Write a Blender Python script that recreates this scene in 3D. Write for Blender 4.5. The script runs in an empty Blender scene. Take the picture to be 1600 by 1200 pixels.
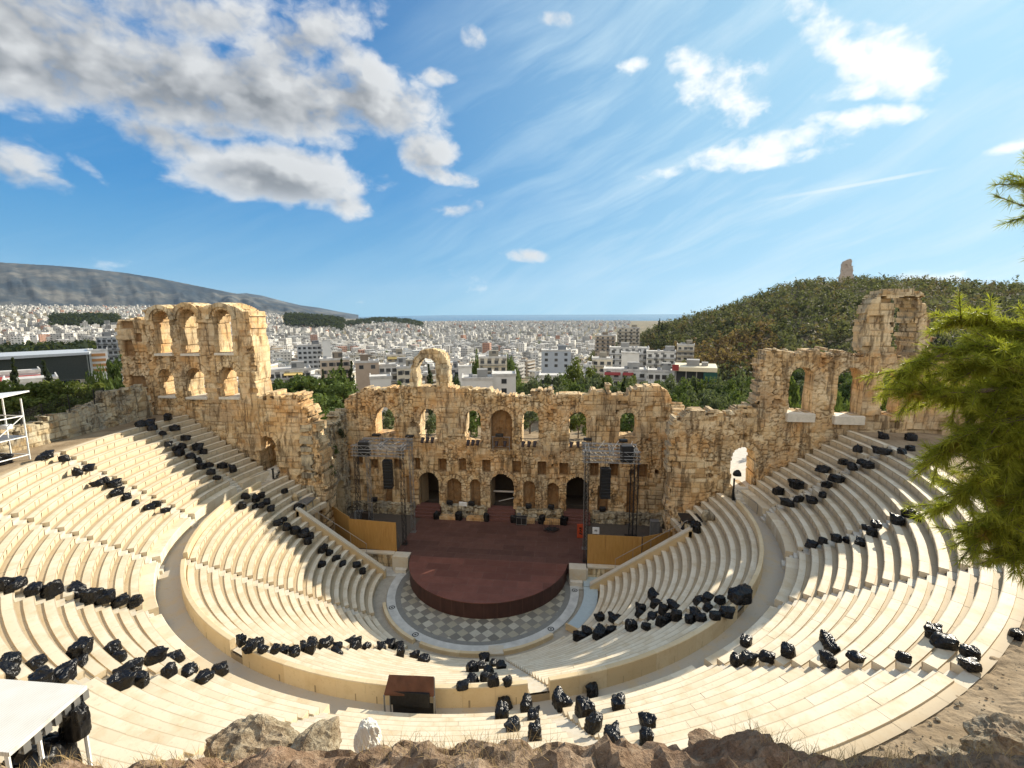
import bpy, bmesh, math, random
import numpy as np
from mathutils import Matrix, Vector
R = math.radians
random.seed(7); RNG = np.random.default_rng(7)
SC = bpy.context.scene
COL = SC.collection

# ------------------------------------------------------------------ camera
F_PX = 747.52
FW = np.array([-0.11664322, 0.98243563, -0.14565231])
RT = np.array([0.99309203, 0.11725539, -0.00440484])
UP = np.array([-0.01275104, 0.14515995, 0.98932603])
CAM = np.array([8.2874, -44.6079, 27.5596])
cd = bpy.data.cameras.new('camera')
cd.sensor_fit = 'HORIZONTAL'; cd.sensor_width = 36.0; cd.lens = F_PX / 1600 * 36
cd.clip_start = 0.1; cd.clip_end = 60000
cam = bpy.data.objects.new('camera', cd); COL.objects.link(cam)
cam.matrix_world = Matrix(((RT[0], UP[0], -FW[0], CAM[0]), (RT[1], UP[1], -FW[1], CAM[1]),
                           (RT[2], UP[2], -FW[2], CAM[2]), (0, 0, 0, 1)))
SC.camera = cam

# survey helpers: sight lines from the tripod point, cut by a known plane / distance
def ray(px, py):
    d = FW * F_PX + (px - 800) * RT - (py - 600) * UP
    return d / np.linalg.norm(d)
def at_y(px, py, Y):
    d = ray(px, py); return CAM + d * ((Y - CAM[1]) / d[1])
def at_x(px, py, X):
    d = ray(px, py); return CAM + d * ((X - CAM[0]) / d[0])
def at_z(px, py, Z):
    d = ray(px, py); return CAM + d * ((Z - CAM[2]) / d[2])
def at_d(px, py, D):
    d = ray(px, py); return CAM + d * (D / math.hypot(d[0], d[1]))

# ------------------------------------------------------------------ objects
def tag(o, label=None, cat=None, group=None, kind=None):
    if label: o['label'] = label
    if cat: o['category'] = cat
    if group: o['group'] = group
    if kind: o['kind'] = kind
    return o
def empty(name, loc=(0, 0, 0), rz=0, label=None, cat=None, group=None):
    o = bpy.data.objects.new(name, None); COL.objects.link(o)
    o.location = loc; o.rotation_euler = (0, 0, rz); o.empty_display_size = .2
    return tag(o, label, cat, group)
def link(name, me, mat=None, parent=None, loc=None, rz=0):
    o = bpy.data.objects.new(name, me); COL.objects.link(o)
    if mat is not None and not me.materials:
        for m in (mat if isinstance(mat, (list, tuple)) else [mat]): me.materials.append(m)
    if parent is not None: o.parent = parent
    if loc is not None: o.location = loc
    if rz: o.rotation_euler = (0, 0, rz)
    return o
def np_mesh(name, V, quads=None, tris=None, attrs=None, mats=None, smooth=False, fmat=None):
    """V (n,3); quads (m,4); tris (k,3); attrs {name:(n,3|4)} point colours; fmat per-face index"""
    me = bpy.data.meshes.new(name)
    V = np.asarray(V, np.float32)
    fs = []; ls = []; pos = 0
    idx = []
    if quads is not None and len(quads):
        q = np.asarray(quads, np.int32); idx.append(q.ravel())
        ls.append(np.arange(len(q)) * 4 + pos); fs.append(np.full(len(q), 4)); pos += q.size
    if tris is not None and len(tris):
        t = np.asarray(tris, np.int32); idx.append(t.ravel())
        ls.append(np.arange(len(t)) * 3 + pos); fs.append(np.full(len(t), 3)); pos += t.size
    idx = np.concatenate(idx); ls = np.concatenate(ls); fs = np.concatenate(fs)
    me.vertices.add(len(V)); me.vertices.foreach_set('co', V.ravel())
    me.loops.add(len(idx)); me.loops.foreach_set('vertex_index', idx.astype(np.int32))
    me.polygons.add(len(ls)); me.polygons.foreach_set('loop_start', ls.astype(np.int32))
    try: me.polygons.foreach_set('loop_total', fs.astype(np.int32))
    except Exception: pass
    if fmat is not None: me.polygons.foreach_set('material_index', np.asarray(fmat, np.int32))
    me.polygons.foreach_set('use_smooth', np.full(len(ls), bool(smooth)))
    me.update(calc_edges=True)
    if attrs:
        for k, a in attrs.items():
            a = np.asarray(a, np.float32)
            if a.ndim == 1: a = np.stack([a, a, a], 1)
            if a.shape[1] == 3: a = np.concatenate([a, np.ones((len(a), 1), np.float32)], 1)
            at = me.attributes.new(k, 'FLOAT_COLOR', 'POINT'); at.data.foreach_set('color', a.ravel())
    if mats:
        for m in mats: me.materials.append(m)
    return me

class MB:
    """collects boxes, bars, tubes into one mesh"""
    def __init__(s): s.v = []; s.f = []; s.m = []; s.cur = 0
    def add(s, vs, fs):
        b = len(s.v); s.v += [tuple(map(float, v)) for v in vs]
        s.f += [tuple(i + b for i in f) for f in fs]; s.m += [s.cur] * len(fs)
    def box(s, x0, x1, y0, y1, z0, z1):
        s.add([(x0, y0, z0), (x1, y0, z0), (x1, y1, z0), (x0, y1, z0), (x0, y0, z1), (x1, y0, z1), (x1, y1, z1), (x0, y1, z1)],
              [(0, 3, 2, 1), (4, 5, 6, 7), (0, 1, 5, 4), (1, 2, 6, 5), (2, 3, 7, 6), (3, 0, 4, 7)])
    def bbox(s, x0, x1, y0, y1, z0, z1, b=.03):
        """box with chamfered vertical+top edges"""
        ring = lambda e, z: [(x0 + e, y0 + b, z), (x0 + b, y0 + e, z), (x1 - b, y0 + e, z), (x1 - e, y0 + b, z),
                             (x1 - e, y1 - b, z), (x1 - b, y1 - e, z), (x0 + b, y1 - e, z), (x0 + e, y1 - b, z)]
        vs = ring(0, z0) + ring(0, z1 - b) + [(x0 + b, y0 + b * 1.5, z1), (x0 + b * 1.5, y0 + b, z1), (x1 - b * 1.5, y0 + b, z1), (x1 - b, y0 + b * 1.5, z1),
                                            (x1 - b, y1 - b * 1.5, z1), (x1 - b * 1.5, y1 - b, z1), (x0 + b * 1.5, y1 - b, z1), (x0 + b, y1 - b * 1.5, z1)]
        fs = [tuple(range(7, -1, -1)), tuple(range(16, 24))]
        for k in range(2):
            for i in range(8):
                j = (i + 1) % 8; fs.append((k * 8 + i, k * 8 + j, k * 8 + 8 + j, k * 8 + 8 + i))
        s.add(vs, fs)
    def tube(s, a, b, r, n=6, r2=None):
        a = Vector(a); b = Vector(b); d = (b - a)
        if d.length < 1e-6: return
        d.normalize(); u = d.orthogonal().normalized(); w = d.cross(u)
        r2 = r if r2 is None else r2
        vs = []
        for p, rr in ((a, r), (b, r2)):
            for i in range(n):
                t = 2 * math.pi * i / n; vs.append(p + (u * math.cos(t) + w * math.sin(t)) * rr)
        fs = [(i, (i + 1) % n, n + (i + 1) % n, n + i) for i in range(n)] + [tuple(range(n - 1, -1, -1)), tuple(range(n, 2 * n))]
        s.add(vs, fs)
    def prism(s, poly, z0, z1):
        n = len(poly)
        s.add([(x, y, z0) for x, y in poly] + [(x, y, z1) for x, y in poly],
              [tuple(range(n - 1, -1, -1)), tuple(range(n, 2 * n))] + [(i, (i + 1) % n, n + (i + 1) % n, n + i) for i in range(n)])
    def obox(s, p, q, w, z0, z1):
        """box along p->q (xy) of width w"""
        p = np.array(p, float); q = np.array(q, float); d = (q - p) / np.linalg.norm(q - p); n = np.array([-d[1], d[0]]) * w / 2
        s.prism([tuple(p - n), tuple(q - n), tuple(q + n), tuple(p + n)], z0, z1)
    def mesh(s, name, mats):
        me = bpy.data.meshes.new(name); me.from_pydata(s.v, [], s.f)
        for m in (mats if isinstance(mats, (list, tuple)) else [mats]): me.materials.append(m)
        if any(s.m): me.polygons.foreach_set('material_index', s.m)
        me.update(); return me
    def build(s, name, mats, parent=None, loc=None, rz=0):
        return link(name, s.mesh(name, mats), None, parent, loc, rz)

# ------------------------------------------------------------------ noise
def h2(a, b, s=0.):
    v = np.sin(a * 127.1 + b * 311.7 + s * 74.7) * 43758.5453
    return v - np.floor(v)
def vnoise(x, y, s=0.):
    xi = np.floor(x); yi = np.floor(y); fx = x - xi; fy = y - yi
    fx = fx * fx * (3 - 2 * fx); fy = fy * fy * (3 - 2 * fy)
    a = h2(xi, yi, s); b = h2(xi + 1, yi, s); c = h2(xi, yi + 1, s); d = h2(xi + 1, yi + 1, s)
    return (a * (1 - fx) + b * fx) * (1 - fy) + (c * (1 - fx) + d * fx) * fy
def fbm(x, y, s=0., o=4):
    t = 0; a = .5; n = 0
    for k in range(o):
        t = t + a * vnoise(x * 2 ** k, y * 2 ** k, s + k * 3.3); n += a; a *= .5
    return t / n
def sstep(a, b, x):
    t = np.clip((x - a) / (b - a), 0, 1); return t * t * (3 - 2 * t)

# ------------------------------------------------------------------ node materials
class NT:
    def __init__(s, tree): s.t = tree; s.n = tree.nodes; s.l = tree.links
    def node(s, typ, **kw):
        n = s.n.new(typ)
        for k, v in kw.items(): setattr(n, k, v)
        return n
    def put(s, sock, v):
        if v is None: return
        if hasattr(v, 'is_output') or isinstance(v, bpy.types.NodeSocket): s.l.new(v, sock)
        else:
            if hasattr(sock.default_value, '__len__') and not hasattr(v, '__len__'): v = (v,) * len(sock.default_value)
            if hasattr(v, '__len__') and len(sock.default_value) == 4 and len(v) == 3: v = tuple(v) + (1,)
            sock.default_value = v
    def m(s, op, a, b=None, c=None, clamp=False):
        n = s.node('ShaderNodeMath', operation=op, use_clamp=clamp)
        for i, v in enumerate((a, b, c)): s.put(n.inputs[i], v)
        return n.outputs[0]
    def vm(s, op, a, b=None, scale=None):
        n = s.node('ShaderNodeVectorMath', operation=op); s.put(n.inputs[0], a)
        if b is not None: s.put(n.inputs[1], b)
        if scale is not None: s.put(n.inputs['Scale'], scale)
        return n.outputs['Value'] if op in ('DOT_PRODUCT', 'LENGTH') else n.outputs['Vector']
    def mix(s, f, a, b, mode='MIX'):
        n = s.node('ShaderNodeMix', data_type='RGBA', blend_type=mode); s.put(n.inputs[0], f); s.put(n.inputs[6], a); s.put(n.inputs[7], b)
        return n.outputs[2]
    def noise(s, vec, scale, detail=4, rough=.55, dist=0., out='Fac'):
        n = s.node('ShaderNodeTexNoise'); s.put(n.inputs['Vector'], vec); s.put(n.inputs['Scale'], scale)
        s.put(n.inputs['Detail'], detail); s.put(n.inputs['Roughness'], rough); s.put(n.inputs['Distortion'], dist)
        return n.outputs[out]
    def voro(s, vec, scale, feature='F1', out='Distance'):
        n = s.node('ShaderNodeTexVoronoi', feature=feature); s.put(n.inputs['Vector'], vec); s.put(n.inputs['Scale'], scale)
        return n.outputs[out]
    def ramp(s, fac, stops, interp='LINEAR'):
        n = s.node('ShaderNodeValToRGB'); cr = n.color_ramp; cr.interpolation = interp
        while len(cr.elements) < len(stops): cr.elements.new(.5)
        for e, (p, c) in zip(cr.elements, stops):
            e.position = p; e.color = tuple(c) + (1,) if len(c) == 3 else c
        s.put(n.inputs[0], fac); return n.outputs[0]
    def rng(s, v, a, b, c=0., d=1., smooth=False):
        n = s.node('ShaderNodeMapRange'); n.clamp = True
        if smooth: n.interpolation_type = 'SMOOTHSTEP'
        for i, q in enumerate((v, a, b, c, d)): s.put(n.inputs[i], q)
        return n.outputs[0]
    def attr(s, name, out='Color'):
        return s.node('ShaderNodeAttribute', attribute_name=name).outputs[out]
    def sep(s, v):
        n = s.node('ShaderNodeSeparateXYZ'); s.put(n.inputs[0], v); return n.outputs
    def comb(s, x, y, z):
        n = s.node('ShaderNodeCombineXYZ')
        for i, v in enumerate((x, y, z)): s.put(n.inputs[i], v)
        return n.outputs[0]
    def bump(s, h, strength=.3, dist=.02):
        n = s.node('ShaderNodeBump'); s.put(n.inputs['Height'], h); n.inputs['Strength'].default_value = strength; n.inputs['Distance'].default_value = dist
        return n.outputs[0]
    def coord(s, out='Object'): return s.node('ShaderNodeTexCoord').outputs[out]
    def geo(s, out='Position'): return s.node('ShaderNodeNewGeometry').outputs[out]
def new_mat(name, rough=.9, spec=.3, metal=0.):
    m = bpy.data.materials.new(name); m.use_nodes = True
    t = NT(m.node_tree); b = m.node_tree.nodes['Principled BSDF']
    b.inputs['Roughness'].default_value = rough; b.inputs['Metallic'].default_value = metal
    b.inputs['Specular IOR Level'].default_value = spec
    t.b = b
    return m, t
MATS = {}
SKY_STR, SKY_SAT, SKY_HUE, SKY_SOFT, EXPOSURE = .13, 1.5, .495, 1.5, .92
HAZE = .000018
CLD = .56
FILL_A, FILL_L = .05, .70
def flat(name, col, rough=.6, metal=0., spec=.4, var=.12, scale=3., bump=0.):
    """simple procedural material: base colour broken up by two octaves of noise"""
    if name in MATS: return MATS[name]
    m, t = new_mat(name, rough, spec, metal)
    p = t.coord('Object')
    n = t.noise(p, scale, 5, .6)
    lo = tuple(c * (1 - var) for c in col); hi = tuple(min(1, c * (1 + var)) for c in col)
    t.put(t.b.inputs['Base Color'], t.ramp(n, [(.3, lo), (.7, hi)]))
    t.put(t.b.inputs['Roughness'], t.rng(t.noise(p, scale * 2.7, 3), .3, .7, max(.03, rough - .1), min(1, rough + .1)))
    if bump: t.put(t.b.inputs['Normal'], t.bump(n, bump, .02))
    MATS[name] = m; return m

def stone_mat(name, tint=(1, 1, 1), grey=.0, orange=.5):
    m, t = new_mat(name, .95, .15)
    p = t.geo('Position')
    a = t.sep(t.attr('stone'))
    n1 = t.noise(p, .22, 4, .6); n2 = t.noise(p, 1.3, 5, .65); n3 = t.noise(p, 6., 4, .7)
    blk = t.m('ADD', t.m('MULTIPLY', a[0], .75), t.m('MULTIPLY', n2, .25))
    base = t.ramp(blk, [(.0, (.30, .20, .105)), (.2, (.45, .32, .175)), (.42, (.56, .42, .245)), (.62, (.62, .49, .31)), (.8, (.66, .56, .39)), (1., (.72, .65, .51))])
    warm = t.mix(t.m('MULTIPLY', t.rng(n1, .44, .62), orange), base, (.56, .30, .105), 'MIX')
    patch = t.mix(t.m('MULTIPLY', t.rng(t.noise(p, .55, 5, .7, .4), .58, .69), .5), warm, (.48, .23, .085))
    pale = t.mix(t.m('MULTIPLY', t.rng(t.noise(t.vm('ADD', p, (3, 17, 9)), .42, 5, .7, .5), .50, .62), .62), patch, (.74, .655, .49))
    g = t.mix(t.m('MULTIPLY', t.rng(t.noise(t.vm('ADD', p, (31, 7, 3)), .30, 6, .7, .3), .48, .60), .5 + grey * .4), pale, (.36, .32, .25))
    # water streaks and lichen: dark, vertically stretched
    st = t.noise(t.vm('MULTIPLY', p, (1.6, 1.6, .28)), 1., 6, .72, .4)
    d = t.mix(t.m('MULTIPLY', t.rng(st, .50, .60), .80), g, (.115, .085, .055))
    pit = t.rng(n3, .58, .70)
    d = t.mix(t.m('MULTIPLY', pit, .6), d, (.13, .09, .05))
    d = t.mix(t.m('MULTIPLY', a[2], .80), d, t.ramp(n2, [(.3, (.12, .065, .03)), (.7, (.25, .14, .06))]))  # niche recesses: shade painted in as dark brown
    d = t.mix(t.m('MULTIPLY', a[1], .60), d, (.13, .09, .05))
    d = t.mix(1., d, tint, 'MULTIPLY')
    t.put(t.b.inputs['Base Color'], d)
    t.put(t.b.inputs['Normal'], t.bump(t.m('ADD', n3, t.m('MULTIPLY', n2, 1.5)), .55, .08))
    MATS[name] = m; return m

STONE = stone_mat('ruin_stone', (1.06, .98, .85), .15, .5)
STONE_PALE = stone_mat('pale_ruin_stone', (1.06, 1.04, .96), .5, .25)
STONE_GREY = stone_mat('grey_ruin_stone', (.80, .83, .83), 1., .1)

def marble_mat(name, base, dark, joint=.0):
    m, t = new_mat(name, .75, .25)
    p = t.geo('Position'); a = t.sep(t.attr('stone'))
    n = t.noise(p, .9, 5, .65); n2 = t.noise(p, 5., 4, .7, .5)
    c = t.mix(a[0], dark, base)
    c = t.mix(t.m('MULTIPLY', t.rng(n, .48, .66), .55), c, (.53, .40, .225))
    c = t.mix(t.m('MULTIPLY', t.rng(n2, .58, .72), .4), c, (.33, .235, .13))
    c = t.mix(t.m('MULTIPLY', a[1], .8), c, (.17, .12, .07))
    t.put(t.b.inputs['Base Color'], c)
    t.put(t.b.inputs['Normal'], t.bump(n2, .25, .02))
    MATS[name] = m; return m
MARBLE = marble_mat('seat_marble', (.72, .64, .485), (.55, .445, .29))
MARBLE_WHITE = marble_mat('white_marble', (.66, .62, .53), (.55, .49, .38))
def sun_dir():
    v = np.array([1.0, 1.02, .70]); return v / np.linalg.norm(v)
# ------------------------------------------------------------------ ruined masonry
def masonry(u, z, seed, rub_bias=0.):
    """returns block random, joint mask, relief (recess, m) for wall coordinates"""
    rg = np.random.default_rng(seed)
    # wobble so courses are not ruler straight
    zz = z + (fbm(u * .35, z * .35, seed) - .5) * .30
    uu = u + (fbm(u * .5 + 9, z * .5, seed + 1) - .5) * .30
    hs = np.concatenate([[-12], -12 + np.cumsum(rg.uniform(.42, .78, 120))])
    ci = np.clip(np.searchsorted(hs, zz) - 1, 0, len(hs) - 2)
    dz = np.minimum(zz - hs[ci], hs[ci + 1] - zz)
    ln = .7 + .9 * h2(ci, ci * 0 + 3., seed)
    uo = uu / ln + h2(ci, ci * 0 + 7., seed) * 5
    bi = np.floor(uo); fr = uo - bi
    sp = .3 + .4 * h2(bi, ci * 1., seed + 2)          # uneven split of block pairs
    half = bi % 2
    du = np.minimum(fr, 1 - fr) * ln
    e1 = np.minimum(dz, du); r1 = h2(bi, ci * 1.3, seed + 4)
    # rubble: jittered cells
    g = .58
    x = uu / g; y = zz / (g * .8); xi = np.floor(x); yi = np.floor(y)
    f1 = np.full(u.shape, 9.); f2 = f1.copy(); idr = f1 * 0
    for i in (-1, 0, 1):
        for j in (-1, 0, 1):
            cx = xi + i; cy = yi + j
            d = np.hypot(cx + .15 + .7 * h2(cx, cy, seed) - x, cy + .15 + .7 * h2(cx, cy, seed + 5) - y)
            n = d < f1; f2 = np.where(n, f1, np.minimum(f2, d)); idr = np.where(n, h2(cx, cy, seed + 8), idr); f1 = np.where(n, d, f1)
    e2 = (f2 - f1) * g * .6
    rub = (fbm(u * .16 + 3, z * .2, seed + 11, 3) + rub_bias) > .53
    e = np.where(rub, e2, e1); r = np.where(rub, idr, r1)
    joint = sstep(.07, .02, e) * (.35 + .65 * sstep(.35, .6, fbm(u * .9, z * .9, seed + 33, 3)))
    rel = r * np.where(rub, .15, .05) + joint * np.where(rub, .11, .05)
    rel += (h2(np.floor(r * 999), r * 0, seed + 20) > .955) * .32        # lost stones
    rel += (fbm(u * .45, z * .45, seed + 30) - .4) * .35
    return r, joint, rel

def inpoly(px, pz, poly):
    ins = np.zeros(px.shape, bool); n = len(poly)
    for i in range(n):
        x0, y0 = poly[i]; x1, y1 = poly[(i + 1) % n]
        c = ((y0 > pz) != (y1 > pz)) & (px < (x1 - x0) * (pz - y0) / ((y1 - y0) if y1 != y0 else 1e-9) + x0)
        ins ^= c
    return ins

def in_hole(u, z, h):
    u0, u1, z0, z1, arch = h[:5]
    ok = (u > u0) & (u < u1) & (z > z0) & (z < z1)
    if arch:
        r = (u1 - u0) / 2; zs = z1 - r
        ok &= (z < zs) | (np.hypot(u - (u0 + u1) / 2, z - zs) < r)
    return ok

def wall_mesh(name, poly, holes=(), niches=(), th=1.4, s=.13, seed=1, rub=0., frame=None, rough_edge=.14, relief=1., bow=None):
    """height-field masonry. frame(u, depth, z)->xyz. holes go through, niches are recessed by h[5]"""
    P = np.array(poly); u0, z0 = P.min(0) - .2; u1, z1 = P.max(0) + .2
    nu = int((u1 - u0) / s) + 1; nz = int((z1 - z0) / s) + 1
    U, Z = np.meshgrid(u0 + np.arange(nu + 1) * s, z0 + np.arange(nz + 1) * s, indexing='ij')
    uc = U[:-1, :-1] + s / 2; zc = Z[:-1, :-1] + s / 2
    # stone-sized ragged outline
    b = .45
    ju = (h2(np.floor(uc / b), np.floor(zc / b), seed + 40) - .5) * 2 * rough_edge * 2
    jz = (h2(np.floor(uc / b) + 17, np.floor(zc / b), seed + 41) - .5) * 2 * rough_edge * 2
    act = inpoly(uc + ju, zc + jz, poly)
    hj = .06
    nj = (fbm(uc * 1.3, zc * 1.3, seed + 50, 3) - .5) * 2 * hj * 2
    for h in holes: act &= ~in_hole(uc + nj, zc + nj, h)
    r, j, rel = masonry(U, Z, seed, rub)
    # voussoirs round every arched opening
    for h in list(holes) + list(niches):
        if not h[4]: continue
        ha, hb, _, zt = h[:4]; rad = (hb - ha) / 2; zs = zt - rad
        dx = U - (ha + hb) / 2; dz = Z - zs; rr = np.hypot(dx, dz); ring = (rr < rad + .62) & (dz > -.05) & (rr > rad - .02)
        ang = np.arctan2(dz, dx) * (rad + .3) / .42
        k = np.floor(ang); fr = np.abs(ang - k - .5)
        r = np.where(ring, .35 + .6 * h2(k, k * 0 + ha, seed + 60), r)
        jj = np.maximum(sstep(.40, .47, fr), sstep(.09, .03, np.abs(rr - rad - .6)))
        j = np.where(ring, jj, j); rel = np.where(ring, .02 + jj * .08 + .06 * r, rel)
    dep = rel * relief; niche_shade = np.zeros(U.shape)
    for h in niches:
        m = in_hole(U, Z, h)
        dep = np.where(m, h[5] + rel * .25, dep); j = np.where(m, j * .35, j); niche_shade = np.where(m, 1., niche_shade)  # third channel marks niche cells to be painted darker, as if shaded
    if bow is not None: dep = dep + bow(U, Z)
    vid = -np.ones((nu + 1, nz + 1), int)
    use = np.zeros((nu + 1, nz + 1), bool)
    use[:-1, :-1] |= act; use[1:, :-1] |= act; use[:-1, 1:] |= act; use[1:, 1:] |= act
    n = use.sum(); vid[use] = np.arange(n)
    uu = U[use]; zz = Z[use]; dd = dep[use]
    ub = uu + (fbm(uu * .8, zz * .8, seed + 70, 3) - .5) * .2; zb = zz + (fbm(uu * .8 + 5, zz * .8, seed + 71, 3) - .5) * .35
    thv = th + (fbm(uu * .6, zz * .6, seed + 72, 3) - .5) * .5
    front = frame(uu, dd, zz); back = frame(ub, np.maximum(thv, dd + .3), zb)
    V = np.concatenate([front, back])
    a = vid[:-1, :-1][act]; bb = vid[1:, :-1][act]; c = vid[1:, 1:][act]; d = vid[:-1, 1:][act]
    Q = [np.stack([a, bb, c, d], 1), np.stack([d, c, bb, a], 1) + n]
    att = np.stack([r[use], j[use], niche_shade[use]], 1)
    att = np.concatenate([att, np.stack([h2(np.floor(ub / .7), np.floor(zb / .5), seed), att[:, 1] * .0, dd * 0], 1)])
    pad = np.pad(act, 1)
    core = pad[1:-1, 1:-1]
    N = max(2, int(round(th / .3)))
    fr_ = np.linspace(0, 1, N + 1)
    VS = [V]; AS = [att]; off = len(V)
    for di, dj, p, q in ((-1, 0, (0, 1), (0, 0)), (1, 0, (1, 0), (1, 1)), (0, -1, (0, 0), (1, 0)), (0, 1, (1, 1), (0, 1))):
        e = core & ~pad[1 + di:pad.shape[0] - 1 + di, 1 + dj:pad.shape[1] - 1 + dj]
        I, J = np.nonzero(e)
        if not len(I): continue
        v0 = vid[I + p[0], J + p[1]]; v1 = vid[I + q[0], J + q[1]]
        for vv, tag_ in ((v0, 0), (v1, 1)):
            W = V[vv][:, None] * (1 - fr_)[None, :, None] + V[vv + n][:, None] * fr_[None, :, None]
            de = np.broadcast_to(fr_[None] * th, (len(vv), N + 1))
            if di: a_, b_ = de + 3.1 * seed, np.broadcast_to(zz[vv][:, None], de.shape)
            else: a_, b_ = np.broadcast_to(uu[vv][:, None], de.shape), de + 2.7 * seed
            mr, mj, _ = masonry(a_.ravel(), b_.ravel(), seed + 5, rub - .2)
            VS.append(W.reshape(-1, 3)); AS.append(np.stack([.5 + .5 * mr, mj * .7, mr * 0], 1))  # side faces paler: sunlit look of the jambs put into the colour
        k = len(I) * (N + 1)
        bi = off + np.arange(len(I))[:, None] * (N + 1) + np.arange(N)[None]
        Q.append(np.stack([bi, bi + k, bi + k + 1, bi + 1], -1).reshape(-1, 4)); off += 2 * k
    Q = np.concatenate(Q); V = np.concatenate(VS); att = np.concatenate(AS)
    return np_mesh(name, V, Q, attrs={'stone': att})

def fx(Y, sgn=1):        # wall parallel to x, face towards -y
    return lambda u, d, z: np.stack([u, Y + d, z], 1)
def fy(X, sgn):          # wall parallel to y, face towards sgn*x
    return lambda u, d, z: np.stack([X - sgn * d, u, z], 1)
def pxu(pts, Y):         # sight points on the wall plane y=Y
    return [(p[0], p[2]) for p in (at_y(a, b, Y) for a, b in pts)]
def pxh(x0, x1, yt, yb, Y, arch, dep=None):
    a = at_y(x0, (yt + yb) / 2, Y); b = at_y(x1, (yt + yb) / 2, Y); t = at_y((x0 + x1) / 2, yt, Y); o = at_y((x0 + x1) / 2, yb, Y)
    h = (a[0], b[0], o[2], t[2], arch)
    return h + (dep,) if dep is not None else h

YF = 13.6   # stage facade plane
stage = empty('ruined_stage_wall', (0, YF, 1.5), label='ruined Roman stage wall of ochre stone with three doors and a row of arched windows', cat='ruin')
def under(o, par):
    """parent keeping world placement (parents are translated empties, or meshes at their own place)"""
    o.parent = par
    lp = Vector(par.location); pp = par.parent
    while pp is not None: lp += Vector(pp.location); pp = pp.parent
    o.location = Vector(o.location) - lp
    return o
def put(name, me, par, mat=None):
    o = link(name, me, mat); return under(o, par)

top = [(536, 632), (541, 621), (549, 617), (558, 614), (566, 608), (580, 608), (592, 611), (604, 607), (622, 606), (640, 604), (700, 604), (708, 609), (716, 607), (738, 609), (757, 609),
       (775, 611), (779, 618), (800, 621), (829, 620), (831, 612), (845, 610), (862, 612), (866, 619), (885, 618), (905, 616), (921, 619), (926, 611), (941, 611), (946, 619), (947, 602), (953, 602), (954, 618),
       (970, 618), (984, 617), (986, 607), (1010, 605), (1036, 607), (1044, 612), (1049, 625)]
poly = pxu(top, YF)
poly = [(-20.9, poly[0][1] - 3), *poly, (20.8, poly[-1][1] - 3), (20.8, .2), (-20.9, .2)]
wins = [(585, 614, 637, 679), (655, 681.5, 639.5, 691), (726, 751, 642, 693), (815.5, 841.5, 642, 696), (889.5, 917, 644.5, 699), (969, 994, 645, 683)]
holes = [pxh(a, b, c, d, YF, True) for a, b, c, d in wins]
doors = [(654, 686, 739, 822), (765.5, 802, 741.5, 826), (884, 919, 746, 832)]
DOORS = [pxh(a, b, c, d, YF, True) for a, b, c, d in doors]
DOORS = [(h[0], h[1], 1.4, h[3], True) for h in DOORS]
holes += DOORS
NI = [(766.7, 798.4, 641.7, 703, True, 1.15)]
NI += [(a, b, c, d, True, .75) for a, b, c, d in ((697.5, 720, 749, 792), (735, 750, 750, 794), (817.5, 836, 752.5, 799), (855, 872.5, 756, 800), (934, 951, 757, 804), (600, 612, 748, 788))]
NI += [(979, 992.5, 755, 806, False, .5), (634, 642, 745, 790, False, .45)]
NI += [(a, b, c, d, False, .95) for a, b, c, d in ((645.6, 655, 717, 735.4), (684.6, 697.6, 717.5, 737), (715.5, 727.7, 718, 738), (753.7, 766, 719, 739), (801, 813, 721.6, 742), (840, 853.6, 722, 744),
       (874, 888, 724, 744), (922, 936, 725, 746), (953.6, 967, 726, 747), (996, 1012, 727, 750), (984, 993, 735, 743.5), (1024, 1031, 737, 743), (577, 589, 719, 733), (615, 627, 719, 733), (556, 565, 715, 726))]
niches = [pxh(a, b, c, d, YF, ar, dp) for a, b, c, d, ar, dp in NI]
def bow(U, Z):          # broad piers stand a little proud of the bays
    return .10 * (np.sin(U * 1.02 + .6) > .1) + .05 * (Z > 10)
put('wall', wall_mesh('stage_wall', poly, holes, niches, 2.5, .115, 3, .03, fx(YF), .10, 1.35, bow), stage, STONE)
# free standing arch on the wall head
ap = pxu([(640, 606), (641, 585), (643, 570), (648, 558), (656, 549), (666, 545.5), (680, 545.5), (690, 550), (697, 561), (700, 578), (700, 606)], YF)
ah = [pxh(651.5, 681, 560, 607, YF, True)]
put('freestanding_arch', wall_mesh('free_arch', ap, ah, (), 2.0, .1, 9, -.2, fx(YF + .05), .04, .7), stage, STONE_PALE)
# side walls of the stage (returning towards the seats)
def versura(X, sg, top, hole, seed):
    pl = [(p[1], p[2]) for p in top]
    pl = pl + [(13.9, .2), (5.2, .2)]
    return wall_mesh('return_wall', pl, hole, (), 1.6, .13, seed, .16, fy(X, sg), .2, 1.5)
tl = [(0, 5.2, 15.3), (0, 6.2, 15.2), (0, 7.4, 14.6), (0, 9, 13.9), (0, 10.6, 14.3), (0, 12, 14.9), (0, 13.9, 15.2)]
put('return_wall', versura(-20.3, 1, tl, [(9.7, 12.1, 1.4, 6.6, True)], 21), stage, STONE_GREY)
tr = [(0, 5.2, 15.6), (0, 8, 15.9), (0, 11, 15.8), (0, 13.9, 16.6)]
put('return_wall', versura(20.25, -1, tr, [(8.6, 10.6, 1.4, 5.6, True)], 22), stage, STONE)
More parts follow.
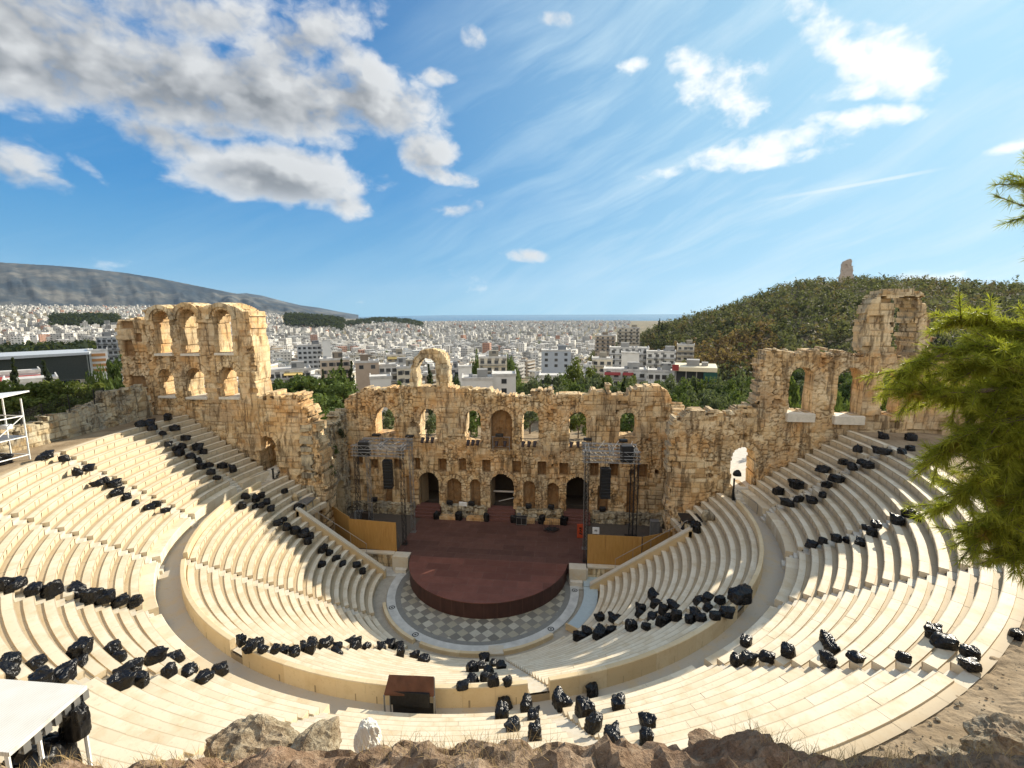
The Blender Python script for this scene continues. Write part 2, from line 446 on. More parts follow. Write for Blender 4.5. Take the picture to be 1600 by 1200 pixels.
# rear corridor behind the doors
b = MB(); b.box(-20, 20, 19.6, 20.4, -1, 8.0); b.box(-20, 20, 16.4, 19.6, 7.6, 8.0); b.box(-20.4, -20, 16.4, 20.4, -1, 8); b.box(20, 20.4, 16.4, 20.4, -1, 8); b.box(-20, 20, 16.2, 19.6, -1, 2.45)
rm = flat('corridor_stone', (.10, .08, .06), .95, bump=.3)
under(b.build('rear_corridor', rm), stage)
# podium along the foot of the wall, with the door steps
PODX = [(-20, DOORS[0][0] - .5), (DOORS[0][1] + .5, DOORS[1][0] - .5), (DOORS[1][1] + .5, DOORS[2][0] - .5), (DOORS[2][1] + .5, 20)]
for k, (xa, xb) in enumerate(PODX):
    pl = [(xa, 1.4), (xb, 1.4), (xb, 2.95), (xa, 2.95)]
    put('podium', wall_mesh('podium', pl, (), (), .9, .13, 31 + k, .25, fx(YF - .75), .06, 1.3), stage, STONE_GREY)
for (xa, xb) in ((DOORS[0][1] + .5, DOORS[1][0] - .5), (DOORS[1][1] + .5, DOORS[2][0] - .5)):   # low plinth blocks standing before the podium
    w = xb - xa
    for c0, c1 in ((xa - .1, xa + w * .42), (xb - w * .40, xb + .1)):
        b = MB(); b.bbox(c0, c1, YF - 1.75, YF - .75, 1.55, 1.98, .06)
        me = b.mesh('plinth', STONE); o = link('plinth', me); under(o, stage)
stepm = flat('stage_step_wood', (.135, .058, .045), .7)
for h in DOORS:
    b = MB()
    for k in range(4): b.box(h[0] - .25, h[1] + .25, YF - 1.55 + k * .42, YF + 1.0, 1.585 + k * .26, 1.585 + (k + 1) * .26 - (.0 if k < 3 else .0))
    under(b.build('door_steps', stepm), stage)
dw = flat('door_timber', (.20, .15, .09), .8, scale=6)
for h, a in ((DOORS[0], 62), (DOORS[1], 80)):
    b = MB(); b.box(0, 1.3, -.04, .04, 2.5, 6.4)
    for k in range(4): b.box(.05 + k * .31, .30 + k * .31, -.06, .06, 2.6, 6.3)
    o = b.build('door_leaf', dw); o.location = (h[0] + .08, YF + 1.1, .0); o.rotation_euler = (0, 0, R(a)); under(o, stage)
railm = flat('pale_beam', (.55, .52, .46), .6)
b = MB(); h = DOORS[1]; b.box(h[0] + .1, h[1] - .1, YF + 1.6, YF + 1.7, 4.25, 4.45); b.tube((h[0] + .9, YF + 1.8, 2.9), (h[1] - .1, YF + 1.7, 3.5), .06)
under(b.build('door_barrier', railm), stage)

# ------------------------------------------------------------------ left wing (three arches over three)
YL = 5.0
lw = empty('ruined_wing', (-34, YL, 8), label='tall ruined wing on the left with three big arches above three small ones', cat='ruin')
def pxp(l, Y): return pxu(l, Y)
buttress = [(180, 507), (184, 500), (214, 498), (223, 499)]
main = [(222, 484), (232, 480), (248, 478), (263, 482), (276, 479), (290, 475), (304, 479), (322, 478), (343, 474), (362, 478), (376, 485), (389, 487)]
lowr = [(396, 622), (410, 622), (416, 618), (436, 619), (448, 617), (465, 621), (471, 638), (478, 645), (484, 656), (489, 668), (490, 684), (495, 700)]
# main block stands 1.4 m thick at the front; outline on the front plane
pm = [(p[0], p[1]) for p in pxp(main, YL)]
xr = pm[-1][0]
pl = [(pm[0][0], 12.0)] + pm + [(xr + .02, 12.0)]
LH = [(239, 264.5, 486, 553), (280, 307, 483, 553), (333, 361, 483, 552), (246.5, 271, 576, 619), (289.5, 320, 575, 621), (341.5, 371.5, 572.5, 621)]
lh = [pxh(a, b, c, d, YL, True) for a, b, c, d in LH]
put('wall', wall_mesh('wing_wall', pl, lh, [], 3.0, .13, 41, -.02, fx(YL), .03, 1.), lw, STONE)
for q_, hh in enumerate(lh[:3]):       # barrel vault backs humping up over the top arches
    r_ = (hh[1] - hh[0]) / 2 + .72; xc = (hh[0] + hh[1]) / 2; zc = hh[3] - (hh[1] - hh[0]) / 2
    tt = np.linspace(math.pi, 0, 40); yy = np.concatenate([[YL - .10], np.linspace(YL - .10, YL + 3.2, 22)])
    Tt, Yy = np.meshgrid(tt, yy, indexing='ij'); kk = np.broadcast_to((np.arange(23) == 0)[None], Tt.shape)
    mr, mj, ml = masonry((Tt * r_).ravel(), Yy.ravel(), 480 + q_, .0); mr, mj, ml = mr.reshape(Tt.shape), mj.reshape(Tt.shape), ml.reshape(Tt.shape)
    rad_ = np.where(kk, r_ - .45, r_ - ml * .45 + .05)
    V = np.stack([xc + rad_ * np.cos(Tt), Yy, zc + rad_ * np.sin(Tt)], -1).reshape(-1, 3)
    i_ = np.arange(39)[:, None]; j_ = np.arange(22)[None]; Q_ = np.stack([i_ * 23 + j_, i_ * 23 + j_ + 1, i_ * 23 + 23 + j_ + 1, i_ * 23 + 23 + j_], -1).reshape(-1, 4)
    o = link('arch_ring', np_mesh('arch_ring', V, Q_, attrs={'stone': np.stack([mr, mj, mr * 0], -1).reshape(-1, 3)}), STONE_PALE); under(o, lw)
sill = flat('pale_sill', (.60, .55, .45), .8, bump=.2)
for hh in lh:
    b = MB(); b.bbox(hh[0] - .1, hh[1] + .1, YL - .12, YL + 2.8, hh[2] - .22, hh[2] + .03, .03); under(b.build('sill', sill), lw)
# buttress on the far left: set back
bp = pxp(buttress, YL + .8)
plb = [(bp[0][0], 12.0)] + bp + [(bp[-1][0] + .6, 12.0)]
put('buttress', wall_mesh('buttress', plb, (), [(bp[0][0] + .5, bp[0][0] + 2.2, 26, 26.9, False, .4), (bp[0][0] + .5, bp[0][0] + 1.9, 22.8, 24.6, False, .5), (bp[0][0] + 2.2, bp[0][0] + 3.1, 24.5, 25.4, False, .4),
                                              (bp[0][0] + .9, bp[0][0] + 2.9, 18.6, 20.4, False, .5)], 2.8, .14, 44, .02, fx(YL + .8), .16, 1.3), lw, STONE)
# broken lower part, with the doorway
lp = pxp(lowr, YL)
pll = [(-43.5, 2), (-43.5, 17.2), (pm[0][0] - .3, 17.6), (xr - .8, 18.0)] + lp + [(-19.6, 9), (-19.2, .2), (-30, .2)]
ldoor = (-27.25, -25.0, 8.9, 13.75, True)
put('lower_wall', wall_mesh('wing_lower_wall', pll, [ldoor] + [(h[0], h[1], h[2], h[3], h[4]) for h in lh[3:]], (), 2.6, .13, 47, .03, fx(YL + .06), .2, 1.25), lw, STONE)
b = MB()
for k in range(6): b.box(-26.2, -24.9, YL - 1.7 + k * .34, YL + 2.4, 8.2 + k * .27 - .2, 8.2 + (k + 1) * .27)
under(b.build('door_steps', sill), lw)
# sunlit chamber wall seen through the doorway
put('inner_wall', wall_mesh('inner_wall', [(-31, 8), (-24, 8), (-24, 15), (-31, 15)], (), (), .6, .2, 49, .1, fx(YL + 4.2), .2), lw, STONE_PALE)

# ------------------------------------------------------------------ right wing (arched openings and the tall pier)
YR = 4.5
rw = empty('ruined_wing', (32, YR, 8), label='broken ruined wing on the right with open arches and one tall slender pier', cat='ruin')
up = [(1047, 668), (1052, 658), (1066, 655), (1072, 646), (1085, 643), (1100, 646), (1125, 646), (1150, 647), (1155, 641), (1160, 637), (1168, 637), (1184, 634), (1188, 600), (1186, 574), (1190, 569), (1194, 561), (1192, 554), (1197, 550), (1213, 549),
      (1216, 548), (1237, 549), (1241, 555), (1258, 555), (1262, 547), (1291, 548), (1294, 556), (1312, 553), (1328, 552), (1334, 556)]
pier = [(1335, 556), (1334, 530), (1336, 510), (1340, 492), (1342, 476), (1350, 474), (1364, 475), (1368, 463), (1376, 455), (1400, 452), (1432, 453), (1441, 458), (1444, 472), (1454, 474), (1455, 486), (1458, 500), (1460, 520), (1457, 545), (1462, 556)]
tail = [(1480, 556), (1520, 560), (1560, 600)]
pu = pxp(up, YR); pp_ = pxp(pier, YR); pt = pxp(tail, YR)
base = [(pt[-1][0], 2), (18.9, .2)]
RH = [(1234, 1272, 574, 646, True), (1308, 1350, 575, 650, True), (1380, 1412, 578, 651, True)]
rh = [pxh(a, b, c, d, YR, ar) for a, b, c, d, ar in RH]
rdoor = (24.85, 27.1, 9.9, 14.1, True)
pl = [(18.9, 10)] + pu + [(pp_[0][0], pp_[0][1])] + pt + base
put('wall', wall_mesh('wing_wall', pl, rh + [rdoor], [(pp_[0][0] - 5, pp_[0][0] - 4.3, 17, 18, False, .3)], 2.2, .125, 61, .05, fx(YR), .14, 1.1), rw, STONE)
def bit(pts, th, seed, dy=.1, hole=()):
    q = pxp(pts, YR + dy); return put('tall_pier', wall_mesh('tall_pier', q, hole, (), th, .11, seed, -.1, fx(YR + dy), .12, 1.2), rw, STONE_PALE)
bit([(1349, 562), (1348, 530), (1350, 508), (1355, 492), (1356, 477), (1364, 475), (1367, 465), (1397, 464), (1396, 500), (1398, 562)], 1.5, 66)
bit([(1432, 562), (1433, 500), (1431, 464), (1441, 463), (1444, 473), (1454, 475), (1452, 486), (1458, 500), (1456, 512), (1460, 524), (1456, 545), (1461, 562)], 2.8, 67, .16)
bit([(1366, 466), (1372, 460), (1377, 455), (1400, 452), (1418, 454), (1433, 453), (1441, 458), (1443, 466), (1430, 462), (1412, 465), (1398, 466)], 2.0, 68, .04)
for hh in rh[:2]:
    b = MB(); b.bbox(hh[0] - .15, hh[1] + .2, YR - .35, YR + 1.4, hh[2] - .8, hh[2] + .03, .04); under(b.build('sill', sill), rw)
b = MB()
for k in range(7): b.box(25.15, 27.1, YR - 2.2 + k * .34, YR + 2.0, 8.0 + k * .28 - .3, 8.0 + (k + 1) * .28)
under(b.build('door_steps', sill), rw)
# capstones lying on the broken heads
def stone(name, par, x, y, z, sx, sy, sz, seed, mat):
    me = rock_mesh(name, (sx, sy, sz), seed, 2); o = link(name, me, mat); o.location = (x, y, z); under(o, par)
def rock_mesh(name, size, seed, sub=3, sharp=.35, mats=None):
    bm = bmesh.new(); bmesh.ops.create_icosphere(bm, subdivisions=sub, radius=1)
    V = np.array([v.co[:] for v in bm.verts]); F = np.array([[v.index for v in f.verts] for f in bm.faces]); bm.free()
    rg = np.random.default_rng(seed)
    # cut by random planes for facets
    for k in range(14):
        n = rg.normal(size=3); n /= np.linalg.norm(n); c = rg.uniform(.55, .9)
        d = V @ n - c; V = V - np.where(d > 0, d, 0)[:, None] * n * .92
    d = fbm(V[:, 0] * 2 + V[:, 2], V[:, 1] * 2 - V[:, 2], seed, 4) - .5
    d2 = np.abs(fbm(V[:, 0] * 5 + V[:, 2] * 3, V[:, 1] * 5 - V[:, 2] * 2, seed + 9, 4) - .5) * (1 if sub > 3 else .4)
    V = V * (1 + d[:, None] * sharp - d2[:, None] * .35) * np.array(size)
    r = fbm(V[:, 0] * 3, V[:, 1] * 3 + V[:, 2] * 2, seed + 2)
    return np_mesh(name, V, tris=F, attrs={'stone': np.stack([r, r * 0, r * 0], 1)})
for k in range(26):
    u = [-18.5, -16, -13.5, -4.5, -2, 0.5, 3, 5.2, 8, 10.3, 12.7, 15.5, 18][k % 13] + RNG.uniform(-.8, .8)
    z = np.interp(u, [p[0] for p in poly[1:-3]], [p[1] for p in poly[1:-3]])
    if -9.9 < u < -5.5: continue
    stone('capstone', stage, u, YF + RNG.uniform(.35, 1.0), z + .0, RNG.uniform(.3, .8), RNG.uniform(.25, .45), RNG.uniform(.15, .34), 100 + k, STONE_PALE)
for k in range(12):
    u = 19.5 + k * 1.25; z = np.interp(u, [p[0] for p in pu], [p[1] for p in pu])
    stone('capstone', rw, u, YR + RNG.uniform(.4, 1.3), z + .0, RNG.uniform(.4, .8), RNG.uniform(.3, .5), RNG.uniform(.18, .35), 140 + k, STONE_PALE)
for k in range(8):
    u, z = lp[min(k + 2, len(lp) - 1)]
    stone('capstone', lw, u, YL + RNG.uniform(.4, 1.6), z - .05, RNG.uniform(.4, .8), RNG.uniform(.3, .6), RNG.uniform(.2, .4), 160 + k, STONE_PALE)
# shrubs rooted in the joints are added with the plants
# ------------------------------------------------------------------ cavea
def pol(r, a): return (r * math.sin(a), -r * math.cos(a))
L_N, L_R, L_P, L_Z, L_D = 19, 10.9, .722, .45, .49
U_N, U_R, U_P, U_Z, U_D = 13, 26.9, .72, 10.3, .487
def row_mesh(name, r, z, pitch, rise, spans, seed, seat=.43, last=False):
    """one row of a wedge: separate marble blocks with hairline joints"""
    rg = np.random.default_rng(seed); Vs = []; Qs = []; As = []; n0 = 0
    prof = np.array([(.05, -rise - .12), (.05, -.13), (.0, -.105), (.0, -.016), (.016, 0), (.062, .001), (seat, 0), (seat + .012, -.058), (pitch + .05, -.06)])
    caps = []
    for a0, a1 in spans:
        nb = max(1, int(round((a1 - a0) * r / rg.uniform(1.0, 1.35))))
        cuts = np.linspace(a0, a1, nb + 1); cuts[1:-1] += rg.uniform(-.25, .25, nb - 1) * (a1 - a0) / nb
        for k in range(nb):
            g = .0025 / r; b0, b1 = cuts[k] + g, cuts[k + 1] - g
            ns = max(1, int(math.ceil((b1 - b0) / R(2.2))))
            A = np.linspace(b0, b1, ns + 1)
            dz = rg.normal(0, .004); dr = rg.normal(0, .006); rd = rg.beta(2.2, 1.4)
            wear = np.where(np.arange(9) == 4, -.01 * rg.random(), 0)
            P = prof.copy(); P[:, 1] += dz + wear; P[2:5, 0] += dr
            rr = r + P[:, 0]
            X = rr[None] * np.sin(A)[:, None]; Y = -rr[None] * np.cos(A)[:, None]; Z = np.broadcast_to(z + P[:, 1], X.shape)
            Vs.append(np.stack([X, Y, Z], -1).reshape(-1, 3))
            i = np.arange(ns)[:, None] * 9 + np.arange(8)[None] + n0
            Qs.append(np.stack([i, i + 9, i + 10, i + 1], -1).reshape(-1, 4))
            e = n0 + ns * 9
            for o in (n0, e):
                q = np.array([[o, o + 1, o + 2, o + 3], [o, o + 3, o + 4, o + 5], [o, o + 5, o + 6, o + 7], [o, o + 7, o + 8, o]])[:3]
                Qs.append(q if o == n0 else q[:, ::-1])
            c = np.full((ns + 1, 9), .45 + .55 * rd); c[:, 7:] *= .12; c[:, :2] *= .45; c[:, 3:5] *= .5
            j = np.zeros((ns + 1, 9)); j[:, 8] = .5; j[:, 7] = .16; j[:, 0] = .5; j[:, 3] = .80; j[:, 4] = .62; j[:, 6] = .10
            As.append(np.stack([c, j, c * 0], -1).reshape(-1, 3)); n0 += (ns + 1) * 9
    return np_mesh(name, np.concatenate(Vs), np.concatenate(Qs), attrs={'stone': np.concatenate(As)})

def ring_strip(b, r0, r1, z0, z1, a0, a1, n=None, thick=.6):
    """solid annular block"""
    n = n or max(2, int(abs(a1 - a0) / R(2.5)))
    vs = []; fs = []
    for k in range(n + 1):
        a = a0 + (a1 - a0) * k / n
        for r, z in ((r0, z0 - thick), (r0, z0), (r1, z1), (r1, z1 - thick)):
            x, y = pol(r, a); vs.append((x, y, z))
    for k in range(n):
        o = k * 4
        for i in range(4):
            j = (i + 1) % 4; fs.append((o + i, o + j, o + 4 + j, o + 4 + i))
    fs += [(3, 2, 1, 0), (n * 4, n * 4 + 1, n * 4 + 2, n * 4 + 3)]
    b.add(vs, fs)

def aend(r, ye): return math.pi / 2 + math.asin(max(-1, min(1, ye / r)))
HW = .46
low_aisles = [R(a) for a in (-54.5, -22.8, 16.6, 51.0)]
up_aisles = [R(a) for a in (-90.5, -73.2, -55.4, -38.4, -20.2, -4.4, 16.8, 35.3, 53.6, 69.8, 88.)]
low = empty('lower_seating', (0, 0, 0), label='lower marble seating tier curving round the chequered orchestra', cat='seating')
upp = empty('upper_seating', (0, 0, 0), label='upper marble seating tier above the curved walkway wall', cat='seating')

def wedge_core(par, r0, z0, r1, z1, a0, a1):
    b = MB(); ring_strip(b, r0 + .12, r1 + .1, z0 - .62, z1 - .62, a0, a1)
    return b.build('seating_wedge', MARBLE_CORE, par)
MARBLE_CORE = flat('seat_core', (.30, .23, .14), .95)
seed = 1000
edges = [None] + low_aisles + [None]
for w in range(5):
    l, rgt = edges[w], edges[w + 1]
    ca0 = l if l is not None else -R(92); ca1 = rgt if rgt is not None else R(92)
    core = wedge_core(low, L_R, L_Z, L_R + L_N * L_P, L_Z + L_N * L_D, ca0, ca1)
    for i in range(L_N):
        r = L_R + i * L_P; z = L_Z + i * L_D
        if w == 4 and i < 1: continue
        ye = .55 if i < 12 else 4.75
        a0 = (l + HW / r) if l is not None else -aend(r, ye)
        a1 = (rgt - HW / r) if rgt is not None else aend(r, ye - (.4 if i < 12 else .35))
        seed += 1
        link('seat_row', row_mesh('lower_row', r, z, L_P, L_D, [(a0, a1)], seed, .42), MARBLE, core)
edges = up_aisles
for w in range(12):
    l = edges[w - 1] if w > 0 else None; rgt = edges[w] if w < 11 else None
    ca0 = l if l is not None else -R(97); ca1 = rgt if rgt is not None else R(97)
    core = wedge_core(upp, U_R, U_Z, U_R + U_N * U_P, U_Z + U_N * U_D, ca0, ca1)
    for i in range(U_N):
        r = U_R + i * U_P; z = U_Z + i * U_D
        a0 = (l + HW / r) if l is not None else -aend(r, 4.8)
        a1 = (rgt - HW / r) if rgt is not None else aend(r, 4.35)
        if a1 <= a0: continue
        seed += 1
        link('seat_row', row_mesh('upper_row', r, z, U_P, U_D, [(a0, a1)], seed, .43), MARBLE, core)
# stairs: two steps to each row
def stair(par, a, N, r0, z0, P, D, start=0, width=HW):
    Vs = []; Qs = []; As = []; n0 = 0
    rg = np.random.default_rng(int(abs(a) * 1000) + N)
    for i in range(start, N):
        for k in range(2):
            ra = r0 + i * P + k * P / 2; rb = ra + P / 2 + .03; z = z0 + i * D - .06 - D / 2 + k * D / 2 + .0
            c, s = math.cos(a), math.sin(a)
            w = width - .008
            pts = []
            for zz in (z - D / 2 - .25, z):
                for rr, ww in ((ra, -w), (rb, -w), (rb, w), (ra, w)):
                    pts.append((rr * s + ww * c, -rr * c + ww * s, zz + rg.normal(0, .004)))
            Vs += pts
            Qs += [[n0 + 4, n0 + 5, n0 + 6, n0 + 7], [n0, n0 + 4, n0 + 7, n0 + 3], [n0, n0 + 1, n0 + 5, n0 + 4], [n0 + 3, n0 + 7, n0 + 6, n0 + 2]]
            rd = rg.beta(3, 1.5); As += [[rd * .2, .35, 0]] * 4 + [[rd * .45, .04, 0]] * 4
            n0 += 8
    return link('aisle_stair', np_mesh('aisle_stair', Vs, Qs, attrs={'stone': np.array(As)}), MARBLE_WHITE, par)
for a in low_aisles: stair(low, a, L_N, L_R, L_Z, L_P, L_D)
for a in up_aisles: stair(upp, a, U_N, U_R, U_Z, U_P, U_D)
# parapet behind the last lower row, broken at the aisles
def band(name, par, mat, r0, r1, zt, zb, spans, seed, blk=1.5):
    Vs = []; Qs = []; As = []; n0 = 0; rg = np.random.default_rng(seed)
    for a0, a1 in spans:
        nb = max(1, int((a1 - a0) * r1 / blk)); cuts = np.linspace(a0, a1, nb + 1)
        for k in range(nb):
            rd = rg.beta(2, 1.3); b0, b1 = cuts[k] + .004 / r1, cuts[k + 1] - .004 / r1
            ns = max(1, int(math.ceil((b1 - b0) / R(2)))); A = np.linspace(b0, b1, ns + 1)
            P = [(r0, zb), (r0, zt - .03), (r0 + .03, zt), (r1 - .03, zt), (r1, zt - .03), (r1, zb)]
            for a in A:
                for r, z in P:
                    x, y = pol(r, a); Vs.append((x, y, z)); As.append((rd, 0, 0))
            for q in range(ns):
                for i in range(5): o = n0 + q * 6 + i; Qs.append((o, o + 6, o + 7, o + 1))
            for o, f in ((n0, 1), (n0 + ns * 6, 0)):
                for q in ((0, 1, 2, 3), (0, 3, 4, 5)): Qs.append(tuple(o + t for t in (q if f else q[::-1])))
            n0 += (ns + 1) * 6
    return link(name, np_mesh(name, Vs, Qs, attrs={'stone': np.array(As)}), mat, par)
PARA = marble_mat('parapet_stone', (.66, .54, .345), (.56, .43, .245))
pe = [-R(93)] + low_aisles + [R(93)]
for w in range(5):
    band('parapet_wall', low, PARA, 24.42, 24.72, 9.80, 8.3, [(pe[w] + (HW + .08) / 24.5 * (w > 0), pe[w + 1] - (HW + .08) / 24.5 * (w < 4))], 70 + w)
# podium wall of the upper tier and its ledge
pe = [-aend(26.5, 4.7)] + up_aisles + [aend(26.5, 4.3)]
for w in range(12):
    band('podium_wall', upp, MARBLE, 26.15, 27.0, 9.78, 8.3, [(pe[w] + (HW + .02) / 26.5 * (w > 0), pe[w + 1] - (HW + .02) / 26.5 * (w < 11))], 90 + w)
for a in up_aisles:      # three little steps from the walkway through the podium wall
    b = MB()
    c, s = math.cos(a), math.sin(a)
    for k in range(4):
        ra = 25.95 + k * .24; rb = 27.0; z = 8.75 + (k + 1) * .26
        w = HW - .01
        vs = [(rr * s + ww * c, -rr * c + ww * s, zz) for zz in (8.4, z) for rr, ww in ((ra, -w), (rb, -w), (rb, w), (ra, w))]
        b.add(vs, [(4, 5, 6, 7), (0, 4, 7, 3), (0, 1, 5, 4), (3, 7, 6, 2), (1, 2, 6, 5)])
    b.build('podium_steps', sill, upp)
# walkway between the tiers
b = MB(); ring_strip(b, 24.7, 26.25, 8.75, 8.75, -aend(25.5, 4.7), aend(25.5, 4.3), 90)
WALK = marble_mat('walkway_stone', (.58, .53, .44), (.46, .41, .33))
b.build('walkway', WALK, upp)
# lower end walls with sloping white coping, both sides of the stage
for sx in (-1, 1):
    y0 = .58 if sx < 0 else .18
    b = MB(); xa, xb = 10.7, 20.2
    za, zb = .55, .55 + (xb - xa) * L_D / L_P
    for t0, t1, ya, yb, m in ((-3.5, .12, y0, y0 + .42, 0), (.12, .30, y0 - .05, y0 + .47, 1)):
        b.cur = m
        vs = [(sx * x, y, z) for x, z in ((xa, za + t0), (xb, zb + t0), (xb, zb + t1), (xa, za + t1)) for y in (ya, yb)]
        b.add(vs, [(0, 2, 4, 6), (1, 7, 5, 3), (0, 1, 3, 2), (2, 3, 5, 4), (4, 5, 7, 6), (6, 7, 1, 0)] )
    b.build('end_wall', [PARA, MARBLE_WHITE], low)
    # short return behind the upper lower-tier rows
    b = MB(); b.box(min(sx * 19.9, sx * 20.3), max(sx * 19.9, sx * 20.3), y0, 4.6, .3, 6.9); b.build('end_wall', PARA, low)
for sx, ye in ((-1, 4.8), (1, 4.35)):      # landing by the wing doors
    b = MB(); b.box(min(sx * 24.6, sx * 27.6), max(sx * 24.6, sx * 27.6), -.2, ye, 8.4, 8.76); b.build('landing', WALK, low)

# ------------------------------------------------------------------ orchestra
def disc(name, r0, r1, z, a0, a1, mat, par=None, n=120, thick=0):
    V = []; Q = []
    for k in range(n + 1):
        a = a0 + (a1 - a0) * k / n
        for r in (r0, r1): V.append((*pol(r, a), z))
    for k in range(n): Q.append((k * 2, k * 2 + 1, k * 2 + 3, k * 2 + 2))
    return link(name, np_mesh(name, V, Q), mat, par)
def checker_mat():
    m, t = new_mat('checker_marble', .6, .3)
    p = t.geo('Position')
    q = t.vm('MULTIPLY', p, (1, 1, 1))
    n = t.node('ShaderNodeVectorRotate', rotation_type='Z_AXIS'); t.put(n.inputs['Vector'], q); n.inputs['Angle'].default_value = R(41)
    s = t.vm('SCALE', n.outputs[0], scale=1 / .78)
    sx, sy, sz = t.sep(s)
    fx_, fy_ = t.m('FLOOR', sx), t.m('FLOOR', sy)
    ck = t.m('ABSOLUTE', t.m('MODULO', t.m('ADD', fx_, fy_), 2.))
    wn = t.node('ShaderNodeTexWhiteNoise', noise_dimensions='2D'); t.put(wn.inputs['Vector'], t.comb(fx_, fy_, 0))
    nz = t.noise(p, 3., 5, .65)
    light = t.mix(wn.outputs['Value'], (.31, .28, .20), (.46, .43, .34)); dark = t.mix(wn.outputs['Value'], (.15, .14, .115), (.235, .215, .175))
    c = t.mix(ck, dark, light)
    c = t.mix(t.rng(nz, .5, .75, 0, .45), c, (.26, .235, .18))
    ex = t.m('ABSOLUTE', t.m('SUBTRACT', t.m('FRACT', sx), .5)); ey = t.m('ABSOLUTE', t.m('SUBTRACT', t.m('FRACT', sy), .5))
    j = t.rng(t.m('MAXIMUM', ex, ey), .475, .49)
    c = t.mix(t.m('MULTIPLY', j, .6), c, (.12, .11, .09))
    t.put(t.b.inputs['Base Color'], c); t.put(t.b.inputs['Roughness'], t.rng(nz, .3, .7, .4, .75))
    return m
orch = empty('orchestra_floor', (0, 0, 0)); orch['kind'] = 'structure'
disc('paving', 0.01, 8.25, 0.0, R(-180), R(180), checker_mat(), orch)
disc('grey_border', 8.25, 8.78, -.004, R(-130), R(130), flat('grey_marble', (.20, .195, .17), .7), orch)
ringm = flat('white_ring', (.50, .49, .44), .7, var=.18, scale=1.2)
b = MB(); ring_strip(b, 8.78, 9.6, .04, .04, R(-112), R(112), 120, .4); b.build('white_ring', ringm, orch)
disc('gutter', 9.6, 11.0, -.16, R(-100), R(100), flat('gutter_stone', (.36, .32, .25), .8), orch)
dk = flat('plaque_dark', (.05, .05, .05), .5)
for a in (-101, -61, -30, 15.5, 50, 92):          # bronze star plaques let into the ring
    x, y = pol(9.2, R(a)); b = MB(); b.cur = 0
    n = 16
    for r0, r1 in ((.20, .30), (.0, .10)):
        vs = []; fs = []
        for k in range(n):
            t = 2 * math.pi * k / n
            vs += [(x + r0 * math.cos(t), y + r0 * math.sin(t), .048), (x + r1 * math.cos(t), y + r1 * math.sin(t), .048)]
        fs = [(2 * k, 2 * k + 1, (2 * k + 3) % (2 * n), (2 * k + 2) % (2 * n)) for k in range(n)]
        b.add(vs, fs)
    b.build('ring_plaque', dk, orch)
b = MB(); a = R(16.2); x, y = pol(9.45, a); b.obox((x - .62, y - .1), (x + .62, y + .1), 1.0, -.1, .075); b.build('threshold_slab', MARBLE_WHITE, orch)
for k, (a0, a1) in enumerate(((-66, -27), (-23, 12.8), (19.5, 47))):
    band('kerb_bench', low, PARA, 9.66, 9.98, .22, -.3, [(R(a0), R(a1))], 120 + k, 1.1)
# pale access ramp on the right
rampm = flat('ramp_coating', (.40, .47, .47), .55, var=.06)
ramp = empty('access_ramp', (11, 0, 0), label='pale grey-green access ramp curving between the orchestra ring and the right-hand seats', cat='ramp')
b = MB(); ring_strip(b, 10.1, 11.45, .34, .40, R(57), R(93), 24, .5); b.box(10.1, 13.2, .6, 5.6, .0, .40)
under(b.build('ramp_deck', rampm), ramp)
b = MB(); a = R(56.2); p0 = pol(10.05, a); p1 = pol(11.5, a); b.obox(p0, p1, .12, -.1, .5); under(b.build('ramp_end', PARA), ramp)
# paving of the side passages
pave = flat('passage_paving', (.46, .44, .38), .8, var=.2, scale=1.5)
b = MB(); b.box(-20, -8.9, .9, 2.75, -.3, .0); b.box(9.3, 20, .7, 2.3, -.3, .0); o = b.build('passage_floor', pave); o['kind'] = 'structure'

# ------------------------------------------------------------------ stage
def stage_mat(name, col):
    m, t = new_mat(name, .55, .35)
    p = t.geo('Position'); sx, sy, sz = t.sep(p)
    br = t.node('ShaderNodeTexBrick'); br.offset = .5
    t.put(br.inputs['Vector'], t.comb(sx, sy, 0)); br.inputs['Scale'].default_value = 1.; br.inputs['Brick Width'].default_value = 2.44; br.inputs['Row Height'].default_value = 1.22
    br.inputs['Mortar Size'].default_value = .018; br.inputs['Color1'].default_value = tuple(c * .78 for c in col) + (1,); br.inputs['Color2'].default_value = tuple(c * 1.22 for c in col) + (1,)
    br.inputs['Mortar'].default_value = (.16, .10, .075, 1); br.inputs['Mortar Smooth'].default_value = .2
    n = t.noise(p, .8, 5, .7); n2 = t.noise(t.vm('MULTIPLY', p, (9, 1.2, 1)), 1.2, 3, .7)
    c = t.mix(t.rng(n, .35, .75, 0, .5), br.outputs['Color'], tuple(x * .6 for x in col))
    c = t.mix(t.rng(n2, .66, .74, 0, .35), c, (.20, .13, .10))
    t.put(t.b.inputs['Base Color'], c); t.put(t.b.inputs['Roughness'], t.rng(n, .3, .7, .5, .75))
    return m
st = empty('stage_platform', (0, 6, 0), label='red-brown wooden stage with a rounded front standing on the orchestra', cat='stage')
XS, YS, RS, ZS = .0, 3.22, 8.457, 1.58
a_lim = math.acos((YS - 2.56) / RS)
arc = [(XS + RS * math.sin(a), YS - RS * math.cos(a)) for a in np.linspace(-a_lim, a_lim, 90)]
b = MB(); b.add([(x, y, ZS) for x, y in arc] + [(x, y, ZS - .06) for x, y in arc], [tuple(range(90))] + [(i, i + 90, i + 91, i + 1) for i in range(89)])
under(b.build('front_deck', stage_mat('stage_red', (.155, .058, .040))), st)
arc2 = [(XS + (RS - .04) * math.sin(a), YS - (RS - .04) * math.cos(a)) for a in np.linspace(-a_lim, a_lim, 90)]
